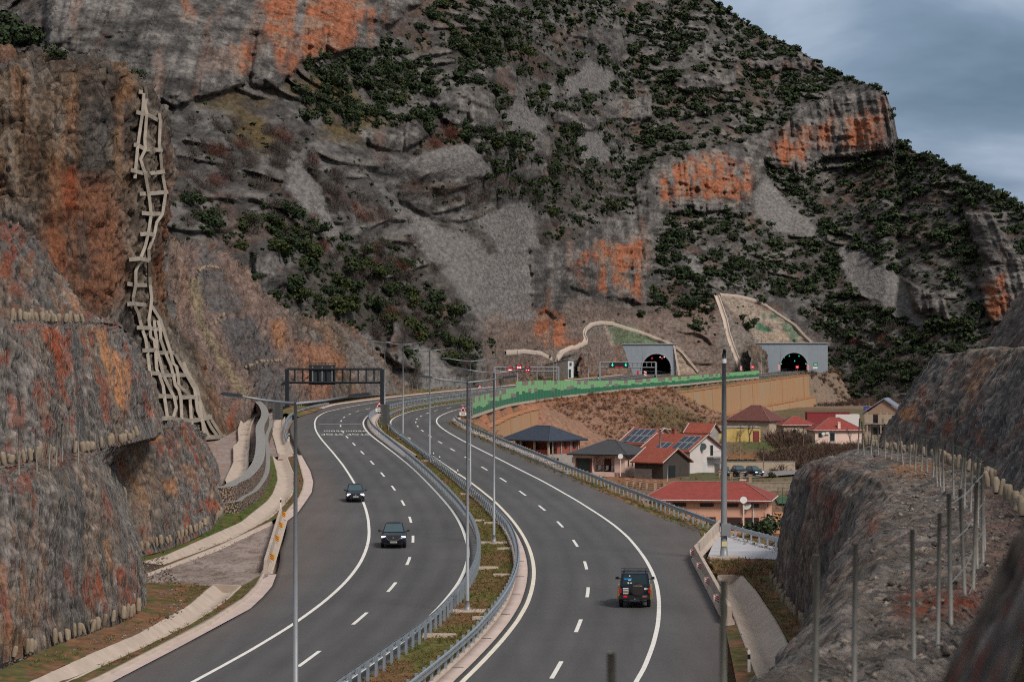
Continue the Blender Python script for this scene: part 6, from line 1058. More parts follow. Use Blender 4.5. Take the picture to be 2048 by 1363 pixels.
    def solar(s, x0, x1, t0, t1, nx, nt_):
        rise, ov, zb, zt, d = s.roofp; f = lambda x, t_: np.array((x, -d*(1-t_), zb+(zt-zb)*t_))
        nrm = np.array((0, -(zt-zb), d)); nrm = nrm/np.linalg.norm(nrm)
        for i in range(nx):
            for j in range(nt_):
                a, b = x0+(x1-x0)*(i+.03)/nx, x0+(x1-x0)*(i+.97)/nx; p, q = t0+(t1-t0)*(j+.03)/nt_, t0+(t1-t0)*(j+.97)/nt_
                mb = MB(); mb.plate([f(a, p)+nrm*.08, f(b, p)+nrm*.08, f(b, q)+nrm*.08, f(a, q)+nrm*.08], nrm, .06); o = s.part('solar_panel', mb, mat('panel_frame', (.32, .34, .36), .5)); k = .04
                mb = MB(); a2, b2, p2_, q2 = a+(b-a)*k, b-(b-a)*k, p+(q-p)*k, q-(q-p)*k; mb.plate([f(a2, p2_)+nrm*.142, f(b2, p2_)+nrm*.142, f(b2, q2)+nrm*.142, f(a2, q2)+nrm*.142], nrm, .004); s.part('cell', mb, M_glass, o)
    def chimney(s, x, y, z, h, m=None):
        mb = MB(); mb.box((x, y, z+h/2), (.6, .6, h)); mb.box((x, y, z+h+.06), (.75, .75, .12)); s.part('chimney', mb, m or W_brick)
    def dish(s, face, u, z, r, c=(.6, .6, .58)):
        p = {'f': (u, -s.dep/2-.35, z), 'r': (s.w/2+.35, u, z)}[face]; n_ = (-.3, -1, .35) if face == 'f' else (.6, -1, .3); mb = MB(); mb.disc(p, r, n_, 16, .06); mb.tube([p, (p[0], p[1]+.35, p[2]) if face == 'f' else (p[0]-.35, p[1], p[2])], .04, 5); s.part('satellite_dish', mb, mat('dish_%d' % int(c[0]*100), c, .5))
    def ac(s, face, u, z):
        p = {'f': (u, -s.dep/2-.2, z), 'r': (s.w/2+.2, u, z)}[face]; mb = MB(); mb.box(p, (.8, .35, .55) if face == 'f' else (.35, .8, .55)); s.part('air_conditioner', mb, M_frame)
# 1 unfinished brick house with dark hipped roof
h = House('unfinished red brick house with blue black hipped roof and open terrace', 1097, 433, -42, 10., 8.6, -7, 5.35, W_brick, corner=(1, -1)); h.walls(0, 2.7, W_grey, .03); mb = MB(); mb.box((-.05, 1.2, 4.0), (9.8, 6.1, 2.65)); h.part('wall', mb, W_brick)
mb = MB(); mb.box((0, -3.9, 3.1), (9.9, .2, .8)); h.part('parapet', mb, W_brick); h.hip(2.15, .9, T_dark, 3.4)
for x in (-4.8, -1.6, 1.6, 4.8): mb = MB(); mb.box((x, -4.1, 4.05), (.32, .32, 2.6)); h.part('column', mb, W_beige)
for u in (-3.2, -.9, 1.6, 3.6): mb = MB(); mb.box((4.98, u, 4.0), (.16, .22, 2.6)); h.part('column', mb, W_grey)
for u in (-2.2, .4, 2.7): h.win('r', u, 4.3, .55, 1.15, M_dkred)
for u in (-2.9, -1.9, 2.3): h.win('r', u, 1.6, .5, .9, M_dkred)
for x in (-3.2, 0, 3): mb = MB(); mb.box((x, -1.9, 4.0), (1.3, .12, 2.1)); h.part('door', mb, M_pane)
# 2 pink house
h = House('pink bungalow with slate hipped roof and shaded porch', 1250, 412, -25, 9.4, 10.6, -7, 3.75, W_pink, corner=(1, -1)); mb = MB(); mb.box((-2.9, 0, 1.4), (3.6, 10.5, 4.75)); mb.box((.0, 1.2, 1.4), (9.38, 8.1, 4.74)); mb.box((3.75, 0, 1.4), (1.9, 10.5, 4.75)); mb.box((0, -4.9, -.1), (9.3, .7, 1.5)); h.part('wall', mb, W_pink); h.hip(2.0, .75, T_slate, 1.6)
h.win('f', -2.7, 1.75, 2.9, 2.3, M_dkred); mb = MB(); mb.box((.6, -2.85, 1.6), (1.2, .1, 2.3)); h.part('door', mb, M_dkred)
for x in (-.5, .9, 1.9): mb = MB(); mb.box((x, -4., .95), (.45, .45, .1)); mb.box((x, -3.8, 1.3), (.45, .06, .7)); h.part('porch_chair', mb, M_frame)
for u, w_, hh in ((-3.9, .45, 1.1), (-2.2, .45, 1.1), (.1, .55, 1.9), (2.3, .55, 1.9)): h.win('r', u, 2.2+(1.1-hh)*.3, w_, hh, M_dkred)
# 3 white gabled house with solar roof
h = House('white gabled house with red tiles, solar panels and balcony', 1412, 421, -45, 10.5, 8.2, -7, 4.3, W_white, corner=(1, 0)); h.walls(); h.gable(2.3, .8, T_org); h.solar(1.2, 5.1, .10, .86, 3, 2); h.solar(-2.4, 0.4, .08, .46, 2, 1); h.solar(.2, 1.2, .08, .46, 1, 1) if False else None; h.chimney(-2., .2, 6.2, 1.1)
h.win('r', -.4, 1.1, .9, 2.1, M_frame, mat('pale_door', (.5, .52, .54), .5), 'door'); h.win('r', 1.4, 3.9, .9, 2.0, M_frame); mb = MB(); mb.box((6., 2., 2.75), (1.5, 3.6, .18)); h.part('balcony_slab', mb, W_grey); mb = MB(); [mb.tube([(6.7, .3+i*.28, 2.8), (6.7, .3+i*.28, 3.75)], .02, 4) for i in range(13)]; mb.tube([(6.7, .2, 3.78), (6.7, 3.8, 3.78)], .035, 4); h.part('balcony_railing', mb, M_pole); h.dish('r', -1.2, 4.6, .62, (.05, .08, .08))
mb = MB(); mb.hexa([(5.3, 2.2, 0), (6.4, 2.2, 0), (6.4, 5.6, -.6), (5.3, 5.6, -.6), (5.3, 2.2, 1.6), (6.4, 2.2, 1.6), (6.4, 5.6, -.3), (5.3, 5.6, -.3)]); h.part('outside_stair', mb, W_grey)
h = House('low wing with solar panels behind the white gabled house', 1325, 444, -45, 6.4, 8., -7, 4.5, W_white, corner=(1, 0)); h.walls(); h.gable(2.4, .6, T_org); h.solar(-2.9, 2.7, .08, .9, 4, 2)
h = House('barn with bright red tiled roof and dark board gable', 1352, 408, -45, 6.2, 6.4, -7, 2.9, W_dk, 'barn', corner=(1, 0)); h.walls(); h.gable(1.9, .6, T_org); mb = MB(); mb.box((-1.2, -3.22, .5), (3.8, .1, 1.9)); h.part('lower_wall', mb, W_grey); h.win('r', -1., 1., 1.6, 2., M_dark, M_dark, 'door')
# 4 salmon house
h = House('long salmon house with bright red hipped roof beside the guard rail', 1532, 291, -10, 14.2, 9.5, -8.2, 4.75, W_org, corner=(1, -1)); h.walls(); h.hip(1.75, .7, T_red, 8.4); h.chimney(3.9, 1.6, 5.2, 1.4, W_pink)
for u in (-5.2, -2.6, .6, 3.5, 5.9): h.win('f', u-.4, 4.05, 1.6, .42, M_dkred)
for u, w_ in ((-3., 1.2), (1.0, 1.1), (3.7, 1.8), (5.7, 1.8)): h.win('f', u-.3, 1.9, w_, 1.5, M_dkred, mat('shutter', (.035, .014, .012), .8))
h.win('r', -2.2, 4.0, .8, .45, M_dkred); h.win('r', -2.2, 1.6, 1.4, 1.6, M_dkred, mat('shutter')); h.dish('f', 4.9, 4.1, .55); h.ac('r', 1.5, 2.4); mb = MB(); mb.tube([(5.6, -4.82, -.5), (5.6, -4.82, 4.6)], .06, 6); h.part('downpipe', mb, M_frame)
# 5.. farther houses
h = House('flat roofed yellow outbuilding with streaked wall', 1470, 565, 4, 10.6, 6, -7, 3.2, W_yel, 'outbuilding'); h.walls(); mb = MB(); mb.box((0, 0, 3.3), (10.9, 6.3, .25)); h.part('roof', mb, W_grey); h.win('f', 4.3, 1.3, 1.4, 2.4, M_dkred, mat('shutter_red', (.20, .03, .03), .7), 'door'); h.ac('f', -3.8, 2.6)
h = House('beige house with old dark red hipped roof behind bare trees', 1512, 600, -30, 11, 9, -7, 4.0, W_beige); h.walls(); h.hip(3.4, .5, T_old, 2.5); h.win('f', -2, 2, 1.2, 1.5); h.win('r', 0, 2., 1.2, 1.6, W_org, M_pane)
h = House('small house with red hipped roof left of the pink far house', 1590, 585, 8, 7.2, 7, -7, 3.4, W_beige); h.walls(); h.hip(1.8, .5, T_red, 1.2); h.win('f', -1, 1.7, 1., 1.2)
h = House('pale pink house with red hipped roof beyond the green field', 1668, 562, 6, 10.6, 8.5, -7, 3.0, W_pink); h.walls(); h.hip(2.5, .55, T_red, 2.2); h.win('f', -1.4, 1.3, 1.3, 2.1, M_frame, M_pane, 'balcony_door'); h.win('f', -4.2, 1.7, .9, 1.1); h.chimney(.2, -3.9, 2.6, 1.9, W_pink); h.dish('f', -3.5, 2.1, .4); h.ac('f', -2.6, 2.2)
h = House('two storey house with tan gable and blue grey roof beside the rock cut', 1772, 610, -15, 9.4, 9, -7.2, 5.9, W_beige); h.walls()
g = h; rise = 3.0; mb = MB(); mb.add([(-5.4, -5.1, 5.3), (5.4, -5.1, 5.3), (0, -5.1, 8.9), (-5.4, 5.1, 5.3), (5.4, 5.1, 5.3), (0, 5.1, 8.9), (-5.4, -5.1, 5.55), (5.4, -5.1, 5.55), (0, -5.1, 9.2), (-5.4, 5.1, 5.55), (5.4, 5.1, 5.55), (0, 5.1, 9.2)], [(6, 8, 11, 9), (8, 7, 10, 11), (0, 3, 5, 2), (2, 5, 4, 1), (0, 2, 8, 6), (2, 1, 7, 8), (3, 9, 11, 5), (5, 11, 10, 4), (0, 6, 9, 3), (1, 4, 10, 7)]); h.part('roof', mb, mat('roof_blue_grey', (.17, .20, .25), .6)); mb = MB(); mb.plate([(-4.5, -4.55, 5.4), (4.5, -4.55, 5.4), (0, -4.55, 8.6)], (0, 1, 0), .3); h.part('gable_wall', mb, mat('boards_tan', (.33, .21, .15), .8))
h.win('f', 2.9, 4.3, 1.7, 1.7); h.win('f', -2., 4.2, 1.2, 2.1, M_dkred); mb = MB(); mb.box((-1.4, -5.1, 3.0), (5.8, 1.3, .2)); h.part('balcony_slab', mb, W_grey); h.win('f', 0, 1.3, 6, 1.8, W_dk, M_pane)
for x in (-3.9, -.6, .9): mb = MB(); mb.box((x, -5.5, 3.2), (.25, .25, 5)); h.part('column', mb, W_beige)
h = House('small grey stone shed with red tiled roof above the solar house', 1405, 535, -30, 5.4, 5, -6.5, 2.9, W_grey, 'shed'); h.walls(); h.gable(1.7, .4, T_org)
h = House('long dark red container shed behind the red roofs', 1655, 640, 4, 11, 3, -7, 4.6, mat('container_red', (.22, .02, .025), .6), 'container', 'container_shed'); h.walls(); mb = MB(); mb.box((0, 0, 4.7), (11.2, 3.2, .2)); h.part('roof', mb, mat('container_red'))
h = House('long white lorry box beside the red container shed', 1693, 640, 4, 6.2, 2.6, -7, 4.2, mat('lorry_white', (.6, .58, .56), .6), 'lorry', 'lorry_trailer'); h.walls(.9, 3.3); mb = MB(); [mb.tube([(x, -1.3, .5), (x, 1.3, .5)], .5, 12) for x in (-2, 1.2, 2.3)]; h.part('wheels', mb, M_black)
h = House('bright orange garden wall beyond the salmon house', 1588, 292, 3, 5., .4, -8.2, 3.1, mat('wall_orange', (.62, .30, .16), .9, .08), 'wall', 'garden_wall'); h.walls(); mb = MB(); mb.box((0, 0, 3.14), (5.1, .5, .1)); h.part('coping', mb, mat('wall_orange'))
h = House('low stone wall beside the village road', 1530, 372, 6, 8.5, .5, -7.2, 1.3, mat('field_stone', (.26, .21, .16), .95, .35, 2, bump=.08, bscale=3), 'wall', 'stone_wall'); h.walls(); mb = MB(); mb.box((0, 0, 1.34), (8.6, .6, .12)); h.part('coping', mb, mat('field_stone'))
h = House('rendered low wall behind the parked village cars', 1515, 432, 0, 13., .3, -7, 1.5, W_beige, 'wall', 'garden_wall'); h.walls(); mb = MB(); mb.box((0, 0, 1.54), (13.1, .4, .1)); h.part('coping', mb, W_grey)
# dark arched polytunnel
X_, Y_ = (1590-1024)/F*262, 262; root = thing('polytunnel', 'dark arched polytunnel at the edge of the right rock cut', 'greenhouse', (X_, Y_, -8.2)); mb = MB(); an = np.linspace(0, math.pi, 13); V = [(2.6*math.cos(a), y, 2.5*math.sin(a)) for y in (-4, 4) for a in an]; mb.add(V, [(i, i+1, 14+i, 13+i) for i in range(12)]+[tuple(range(13)), tuple(range(13, 26))]); mb.obj('cover', mat('poly_dark', (.05, .04, .038), .6), root, False); [MB().tube([(2.63*math.cos(a), y, 2.53*math.sin(a)) for a in an], .04, 4).obj('hoop', M_pole, root, False) for y in (-4, -2, 0, 2, 4)]
# village road, fences, poles, hedge
fill('village_road', [(1335, 944), (1420, 947), (1500, 944), (1560, 939), (1650, 931), (1760, 918)], [(1335, 955), (1420, 959), (1500, 956), (1570, 951), (1660, 942), (1770, 928)], 40, 3, mat('village_asphalt', (.20, .185, .18), .9, .15, .5), .12, Z=ZV, label='narrow grey village road between the houses')
def pillar_fence(pts, n, label):
    Q = resample([GP(x, y, ZV) for x, y in pts], n); root = thing('pillar_fence', label, 'fence', Q[0]); L0 = np.array(root.location)
    for i, q in enumerate(Q):
        mb = MB(); mb.box(q-L0+(0, 0, .5), (.45, .45, 1.5)); mb.box(q-L0+(0, 0, 1.3), (.6, .6, .12)); mb.obj('brick_pillar', mat('brick_buff', (.36, .23, .15), .9, .25, 4), root, False)
        if i: mb = MB(); [mb.tube([Q[i-1]-L0+(0, 0, z), q-L0+(0, 0, z)], .03, 4) for z in (.3, .6, .9)]; mb.obj('rail', M_dark, root, False)
pillar_fence([(1255, 975), (1300, 979), (1345, 981), (1365, 980)], 8, 'row of buff brick pillars with rails above the salmon house roof'); pillar_fence([(1440, 958), (1475, 962), (1500, 966)], 4, 'short row of brick pillars in front of the parked dark cars')
def pole(px, yt, yb, d, label, r=.1, m=None, cross=False, arm=False):
    b_, t_ = P(px, yb, d), P(px, yt, d); hh = t_[2]-b_[2]; root = thing('utility_pole', label, 'utility pole', b_, group='village poles'); mb = MB(); mb.tube([(0, 0, -.5), (0, 0, hh)], [r*1.2, r*.8], 7); mb.obj('pole', m or mat('wood_pole', (.20, .15, .11), .9), root, False, True)
    if cross: mb = MB(); mb.box((0, 0, hh-.4), (1.2, .1, .1)); mb.obj('crossarm', M_dark, root, False)
    if arm: mb = MB(); mb.tube([(0, 0, hh), (.6, 0, hh+.25), (1.3, 0, hh+.1)], .06, 6); mb.box((1.5, 0, hh+.08), (.7, .25, .12)); mb.obj('lamp_arm', M_frame, root, False)
pole(1320.5, 858, 942, 420, 'pale concrete pole with lamp arm before the solar house', .16, W_grey, arm=True); pole(1527, 893, 956, 418, 'wooden pole beside the village road', .1, cross=True); pole(1480.5, 851, 925, 470, 'thin pole in the brown field', .07, cross=True); pole(1607, 852, 912, 500, 'thin pole before the pink far house', .07, cross=True); pole(1335, 922, 960, 400, 'thin grey sign pole below the barn', .06, M_pole)
def disc_pole(px, py, yb, d, r, label):
    b_ = P(px, yb, d); q = P(px, py, d)-b_; root = thing('dish_pole', label, 'satellite dish', b_); mb = MB(); mb.tube([(0, 0, -.3), (0, 0, q[2])], .09, 7); mb.obj('post', W_pink, root, False); mb = MB(); mb.disc(q+(0, -.15, 0), r, (-.2, -1, .15), 18, .08); mb.obj('dish', mat('dish_white', (.75, .74, .72), .5), root, False)
disc_pole(1241, 912, 948, 402, .42, 'white round dish on a post before the pink bungalow'); disc_pole(1487, 999, 1045, 285, .4, 'white dish on a post in front of the salmon house wall')
fence([GP(x, y, ZV) for x, y in [(1448, 1062), (1484, 1068), (1526, 1074), (1560, 1080)]], 1.9, 2.9, .035, 'thin net posts between guard rail and salmon house', 3, .01)
root = thing('court_fence', 'green wire court fence beside the right rock cut', 'fence', GP(1556, 1012, ZV)); L0 = np.array(root.location); Q = [P(x, 1010, 318)-L0 for x in range(1556, 1650, 9)]
for i, q in enumerate(Q): mb = MB(); mb.tube([q+(0, 0, -1.), q+(0, 0, 2.2)], .03, 5); mb.obj('post', mat('green_post', (.02, .05, .035), .6), root, False)
for z in np.linspace(-.6, 2.2, 7): mb = MB(); mb.tube([Q[0]+(0, 0, z), Q[-1]+(0, 0, z)], .015, 4); mb.obj('wire', mat('green_post'), root, False)
fill('court_turf', [(1556, 1008), (1660, 1008)], [(1550, 994), (1660, 990)], 20, 4, mat('turf_green', (.03, .085, .035), .95, .2), .1, Z=ZV, label='green turf court behind the salmon house')
mb = MB(); mb.box((0, 0, 0), (2.0, .15, 2.0)); o = mb.obj('blue_sign', mat('sign_blue', (.02, .06, .22), .5)); o.location = P(1733, 818, 830); tag(o, 'blue square sign with red arrow behind the far houses', 'road sign'); mb = MB(); mb.plate([(-.5, -.09, -.6), (.5, -.09, -.6), (0, -.09, .6)], (0, -1, 0), .02); mb.obj('red_mark', mat('sign_red'), o, False); mb = MB(); mb.tube([(0, .1, -6), (0, .1, 0)], .08, 6); mb.obj('post', M_pole, o, False)
# ================================================================== cars
M_tyre, M_rim = mat('tyre', (.012, .012, .012), .85), mat('rim', (.25, .26, .27), .4, metal=.6)
def car(name, label, stations, house_, paint, loc, rz, wheels, track, wr, lights, plate, mirror, extra=None, group='cars', suv=False):
    root = thing(name, label, 'car', loc, rz, group); n = 12; V = []
    for y, w, zb, zt in stations:
        wm = w; ring = [(-w*.82, zb), (-w*.97, zb+.07), (-w, zb+(zt-zb)*.35), (-w*.985, zb+(zt-zb)*.7), (-w*.90, zt-.03), (-w*.6, zt+.015), (w*.6, zt+.015), (w*.90, zt-.03), (w*.985, zb+(zt-zb)*.7), (w, zb+(zt-zb)*.35), (w*.97, zb+.07), (w*.82, zb)]; V += [(x, y, z) for x, z in ring]
    k = len(stations); Fc = [(i*n+j, (i+1)*n+j, (i+1)*n+(j+1) % n, i*n+(j+1) % n) for i in range(k-1) for j in range(n)]+[tuple(range(n)), tuple(range((k-1)*n, k*n))[::-1]]
    mb = MB(); mb.add(V, Fc); mb.obj('body', paint, root, False, True)
    (fy, fw, fz), (ty, tw, tz), (ry, rw, rz_), (by, bw, bz_) = house_
    B = [(-fw, fy, fz), (fw, fy, fz), (bw, by, bz_), (-bw, by, bz_)]; Tp = [(-tw, ty, tz), (tw, ty, tz), (rw, ry, rz_), (-rw, ry, rz_)]
    mb = MB(); q = np.array(B+Tp); mid = q[4:].copy(); mid[:, 2] += .05; mid[:, 0] *= .72; mid[:, 1] = mid[:, 1]*.86+mid[:, 1].mean()*.14; V = np.r_[q, mid]; mb.add(V, [(0, 1, 5, 4), (1, 2, 6, 5), (2, 3, 7, 6), (3, 0, 4, 7), (4, 5, 9, 8), (5, 6, 10, 9), (6, 7, 11, 10), (7, 4, 8, 11), (8, 9, 10, 11)]); mb.obj('cabin', paint, root, False)
    def quad(i, j, a, b, c_, d_, nm, m):
        p0, p1, q0_, q1_ = [np.array(x, float) for x in (B[i], B[j], Tp[i], Tp[j])]; f = lambda u, v_: (p0*(1-u)+p1*u)*(1-v_)+(q0_*(1-u)+q1_*u)*v_; nr = np.cross(p1-p0, q0_-p0); nr /= np.linalg.norm(nr); cc = np.array((0, (fy+by)/2, fz)); nr *= np.sign(nr@(p0-cc)); mb = MB(); mb.plate([f(a, c_)+nr*.008, f(b, c_)+nr*.008, f(b, d_)+nr*.008, f(a, d_)+nr*.008], nr, .012); mb.obj(nm, m, root, False)
    gl = mat('car_glass', (.045, .085, .10), .08, .1, 1, spec=.8)
    quad(0, 1, .05, .95, .06, .95, 'windscreen', gl); quad(2, 3, .08, .92, .18, .92, 'rear_window', mat('car_glass_dark', (.015, .03, .035), .1, .1, 1, spec=.7))
    for i, j in ((1, 2), (3, 0)):
        quad(i, j, .10, .50, .10, .88, 'side_window', gl); quad(i, j, .54, .90, .10, .88, 'side_window', gl)
    for wy in wheels:
        for sx in (-1, 1):
            mb = MB(); mb.tube([(sx*(track-.11), wy, wr), (sx*(track+.10), wy, wr)], wr, 18); t_ = mb.obj('tyre', M_tyre, root, False); mb = MB(); mb.tube([(sx*(track+.09), wy, wr), (sx*(track+.115), wy, wr)], wr*.62, 12); mb.obj('rim', M_rim, t_, False)
            mb = MB(); mb.tube([(sx*(track-.06), wy, wr), (sx*(track+.085), wy, wr)], wr*1.13, 18); mb.obj('wheel_arch', M_black, root, False)
    for sx in (-1, 1):
        mb = MB(); mb.box((sx*mirror[0], mirror[1], mirror[2]), (.2, .12, .15), top=(.8, .8)); mb.tube([(sx*(mirror[0]-.2), mirror[1]-.02, mirror[2]-.05), (sx*mirror[0], mirror[1], mirror[2]-.03)], .03, 5); mb.obj('mirror', M_black, root, False)
        for (x, y, z, w_, h_, m) in lights:
            mb = MB(); mb.box((sx*x, y, z), (w_, .12, h_), top=(.8, 1)); mb.obj('headlight' if y > 0 else 'tail_light', m, root, False)
    mb = MB(); mb.box(plate[:3], (plate[3], .04, plate[4])); o = mb.obj('number_plate', mat('plate_white', (.60, .60, .50), .5), root, False)
    mb = MB(); sg = 1 if plate[1] > 0 else -1; [mb.box((plate[0]+(i-2.5)*plate[3]/7.5, plate[1]+sg*.022, plate[2]), (plate[3]/13, .008, plate[4]*.55)) for i in range(6)]; mb.obj('plate_text', M_black, o, False); mb = MB(); mb.box((plate[0]+sg*plate[3]*.46, plate[1]+sg*.022, plate[2]), (plate[3]*.08, .008, plate[4]*.95)); mb.obj('blue_band', mat('plate_blue', (.02, .10, .35), .5), o, False)
    if extra: extra(root)
    return root
def paint(name, c): 
    m = mat(name, tuple(v*.7 for v in c) if max(c) < .2 else c, .35, .05, 1, spec=.4); m.node_tree.nodes['Principled BSDF'].inputs['Coat Weight'].default_value = .25; return m
M_hl = mat('headlight_on', (.9, .9, 1), .2, .05, emit=(.95, .93, 1.), es=4.); M_hlb = mat('headlight_blue', (.8, .85, 1), .2, .05, emit=(.62, .66, 1.), es=3.6); M_hl0 = mat('headlight_off', (.45, .46, .48), .15); M_tl = mat('tail_red', (.35, .01, .012), .25, .05, emit=(.3, .01, .01), es=.08); M_tlr = mat('tail_red_lit', (.5, .01, .02), .25, .05, emit=(.6, .01, .03), es=.3)
def place(A, px, py, away):
    s, off = A.so(G(px, py, A.Z)); q = A.at(s, off, .02); return q, A.ang(s)-math.pi/2+(0 if away else math.pi)
hatch_st = [(1.98, .60, .32, .60), (1.88, .74, .22, .70), (1.5, .815, .20, .83), (.95, .83, .2, .93), (0, .835, .2, .95), (-1., .835, .2, .96), (-1.6, .82, .22, .95), (-1.88, .72, .3, .88), (-1.95, .6, .36, .8)]
def polo_x(r):
    mb = MB(); mb.box((0, 1.95, .60), (.72, .06, .10)); mb.obj('grille', M_black, r, False); mb = MB(); mb.box((0, 1.96, .36), (1.0, .06, .14)); mb.obj('lower_grille', M_black, r, False); mb = MB(); mb.disc((0, 1.99, .62), .075, (0, 1, 0), 12); mb.obj('badge', M_rim, r, False)
    for x in (-.33, .33): mb = MB(); mb.box((x, .15, 1.05), (.4, .14, .5), top=(.6, .8)); mb.obj('seat', mat('seat_grey', (.12, .13, .14), .8), r, False)
q, rz = place(AL, 710, 1001, False)
car('hatchback_car', 'small dark blue hatchback with lit headlights on the edge line', hatch_st, [(.95, .74, .92), (.22, .57, 1.44), (-1.3, .56, 1.44), (-1.82, .68, .95)], paint('paint_navy', (.012, .014, .03)), q, rz, (1.22, -1.22), .70, .30, [(.60, 1.86, .64, .34, .17, M_hl)], (0, 1.99, .46, .5, .11), (.93, .62, .98), polo_x, 'cars driving towards the camera')
suv_st = [(2.28, .64, .36, .72), (2.15, .82, .26, .84), (1.7, .90, .25, .95), (1.0, .92, .25, 1.05), (0, .92, .25, 1.11), (-1.2, .92, .25, 1.13), (-1.95, .90, .27, 1.12), (-2.2, .8, .35, 1.0), (-2.26, .68, .4, .95)]
def suv_x(r):
    mb = MB(); mb.plate([(-.52, 2.23, .84), (.52, 2.23, .84), (.36, 2.27, .60), (0, 2.28, .55), (-.36, 2.27, .60)][::-1], (0, 1, 0), .03); mb.obj('grille', M_black, r, False); mb = MB(); mb.tube([(-.56, 2.26, .84), (-.36, 2.30, .58), (0, 2.31, .53), (.36, 2.30, .58), (.56, 2.26, .84)], .02, 5); mb.obj('chrome_trim', M_rim, r, False); mb = MB(); mb.disc((0, 2.30, .73), .07, (0, 1, 0), 10); mb.obj('badge', M_rim, r, False); mb = MB(); mb.box((0, 2.24, .35), (1.3, .06, .12)); mb.obj('lower_grille', M_black, r, False)
    for x in (-.36, .36): mb = MB(); mb.box((x, .2, 1.2), (.44, .15, .5), top=(.6, .8)); mb.obj('seat', mat('seat_grey'), r, False)
q, rz = place(AL, 788, 1091, False)
car('suv_car', 'dark navy sport utility car with bluish headlights between the lane lines', suv_st, [(1.10, .80, 1.04), (.15, .60, 1.60), (-1.45, .58, 1.60), (-2.1, .74, 1.12)], paint('paint_black_blue', (.008, .010, .022)), q, rz, (1.36, -1.36), .79, .36, [(.70, 2.12, .80, .34, .10, M_hlb)], (0, 2.30, .43, .52, .11), (1.04, .68, 1.14), suv_x, 'cars driving towards the camera')
off_st = [(2.3, .74, .5, .92), (2.2, .84, .42, 1.0), (1.6, .87, .42, 1.06), (.9, .87, .42, 1.1), (0, .87, .42, 1.14), (-1., .87, .42, 1.14), (-1.9, .87, .42, 1.14), (-2.15, .86, .45, 1.13), (-2.2, .84, .5, 1.12)]
def off_x(r):
    gold = mat('paint_gold', (.30, .20, .06), .35, .1, metal=.4)
    for sx in (-1, 1):
        for y in (1.38, -1.38):
            mb = MB(); an = np.linspace(.1, math.pi-.1, 9); V = [(sx*x, y+rr_*math.cos(a), .42+rr_*math.sin(a)*.95) for x in (.80, .965) for rr_ in (.46, .60) for a in an]; k = 9; mb.add(V, [(i, i+1, k+i+1, k+i) for i in range(k-1)]+[(2*k+i, 2*k+i+1, 3*k+i+1, 3*k+i) for i in range(k-1)]+[(k+i, k+i+1, 3*k+i+1, 3*k+i) for i in range(k-1)]); mb.obj('flared_arch', gold, r, False)
        mb = MB(); mb.box((sx*.88, -2.05, .72), (.12, .35, .5)); mb.obj('gold_corner', gold, r, False)
        mb = MB(); mb.tube([(sx*.6, .3, 1.94), (sx*.6, -1.95, 1.94)], .03, 6); mb.obj('roof_rail', M_black, r, False)
    for y in (-.2, -1.7): mb = MB(); mb.box((0, y, 1.97), (1.55, .07, .035)); mb.obj('roof_bar', M_black, r, False)
    mb = MB(); mb.box((0, -2.3, .60), (1.66, .24, .22)); mb.obj('rear_bumper', M_black, r, False)
    for sx in (-1, 1): mb = MB(); mb.box((sx*.52, -2.43, .64), (.2, .03, .09)); mb.obj('bumper_light', M_tlr, r, False)
    mb = MB(); mb.tube([(.16, -2.22, 1.02), (.16, -2.45, 1.02)], .37, 22); s_ = mb.obj('spare_wheel', M_tyre, r, False); mb = MB(); mb.tube([(.16, -2.44, 1.02), (.16, -2.465, 1.02)], [.33, .30], 22); mb.obj('wheel_cover', mat('cover_dark', (.018, .014, .013), .6), s_, False)
    mb = MB(); [mb.box((.16+(i-3)*.07, -2.475, 1.22), (.045, .01, .07)) for i in range(7)]; mb.obj('cover_lettering', mat('letter_grey', (.22, .2, .18), .6), s_, False)
    for x, z, w_, h_, nm in ((-.38, 1.57, .42, .09, 'blue'), (-.28, 1.74, .07, .06, 'w'), (-.28, 1.52, .16, .04, 'w'), (-.36, 1.36, .06, .1, 'w'), (-.22, 1.36, .12, .05, 'w')):
        mb = MB(); yy = -2.2+(z-1.14)/(1.86-1.14)*.1; mb.box((x, yy-.035, z), (w_, .012, h_)); mb.obj('window_sticker', mat('sticker_blue', (.02, .22, .5), .5) if nm == 'blue' else mat('sign_white'), r, False)
    mb = MB(); mb.box((-.50, -2.24, 1.06), (.30, .03, .05)); mb.obj('plate_lamp', mat('sign_white'), r, False); mb = MB(); mb.box((.55, -2.44, .66), (.26, .02, .08)); mb.obj('small_badge', M_rim, r, False)
    mb = MB(); mb.box((0, -2.2, .42), (.5, .12, .12)); mb.disc((0, -2.42, .5), .045, (0, 1, 0), 8, .06); mb.obj('tow_hitch', M_rim, r, False)
q, rz = place(AR, 1270, 1207, True)
car('off_road_car', 'dark blue and gold off road car with spare wheel, seen from behind', off_st, [(.85, .82, 1.12), (.35, .72, 1.84), (-2.08, .72, 1.86), (-2.2, .82, 1.14)], paint('paint_dark_blue', (.008, .012, .028)), q, rz, (1.38, -1.38), .76, .40, [(.80, -2.18, .93, .13, .26, M_tl)], (-.50, -2.25, .88, .30, .24), (1.0, .62, 1.38), off_x)
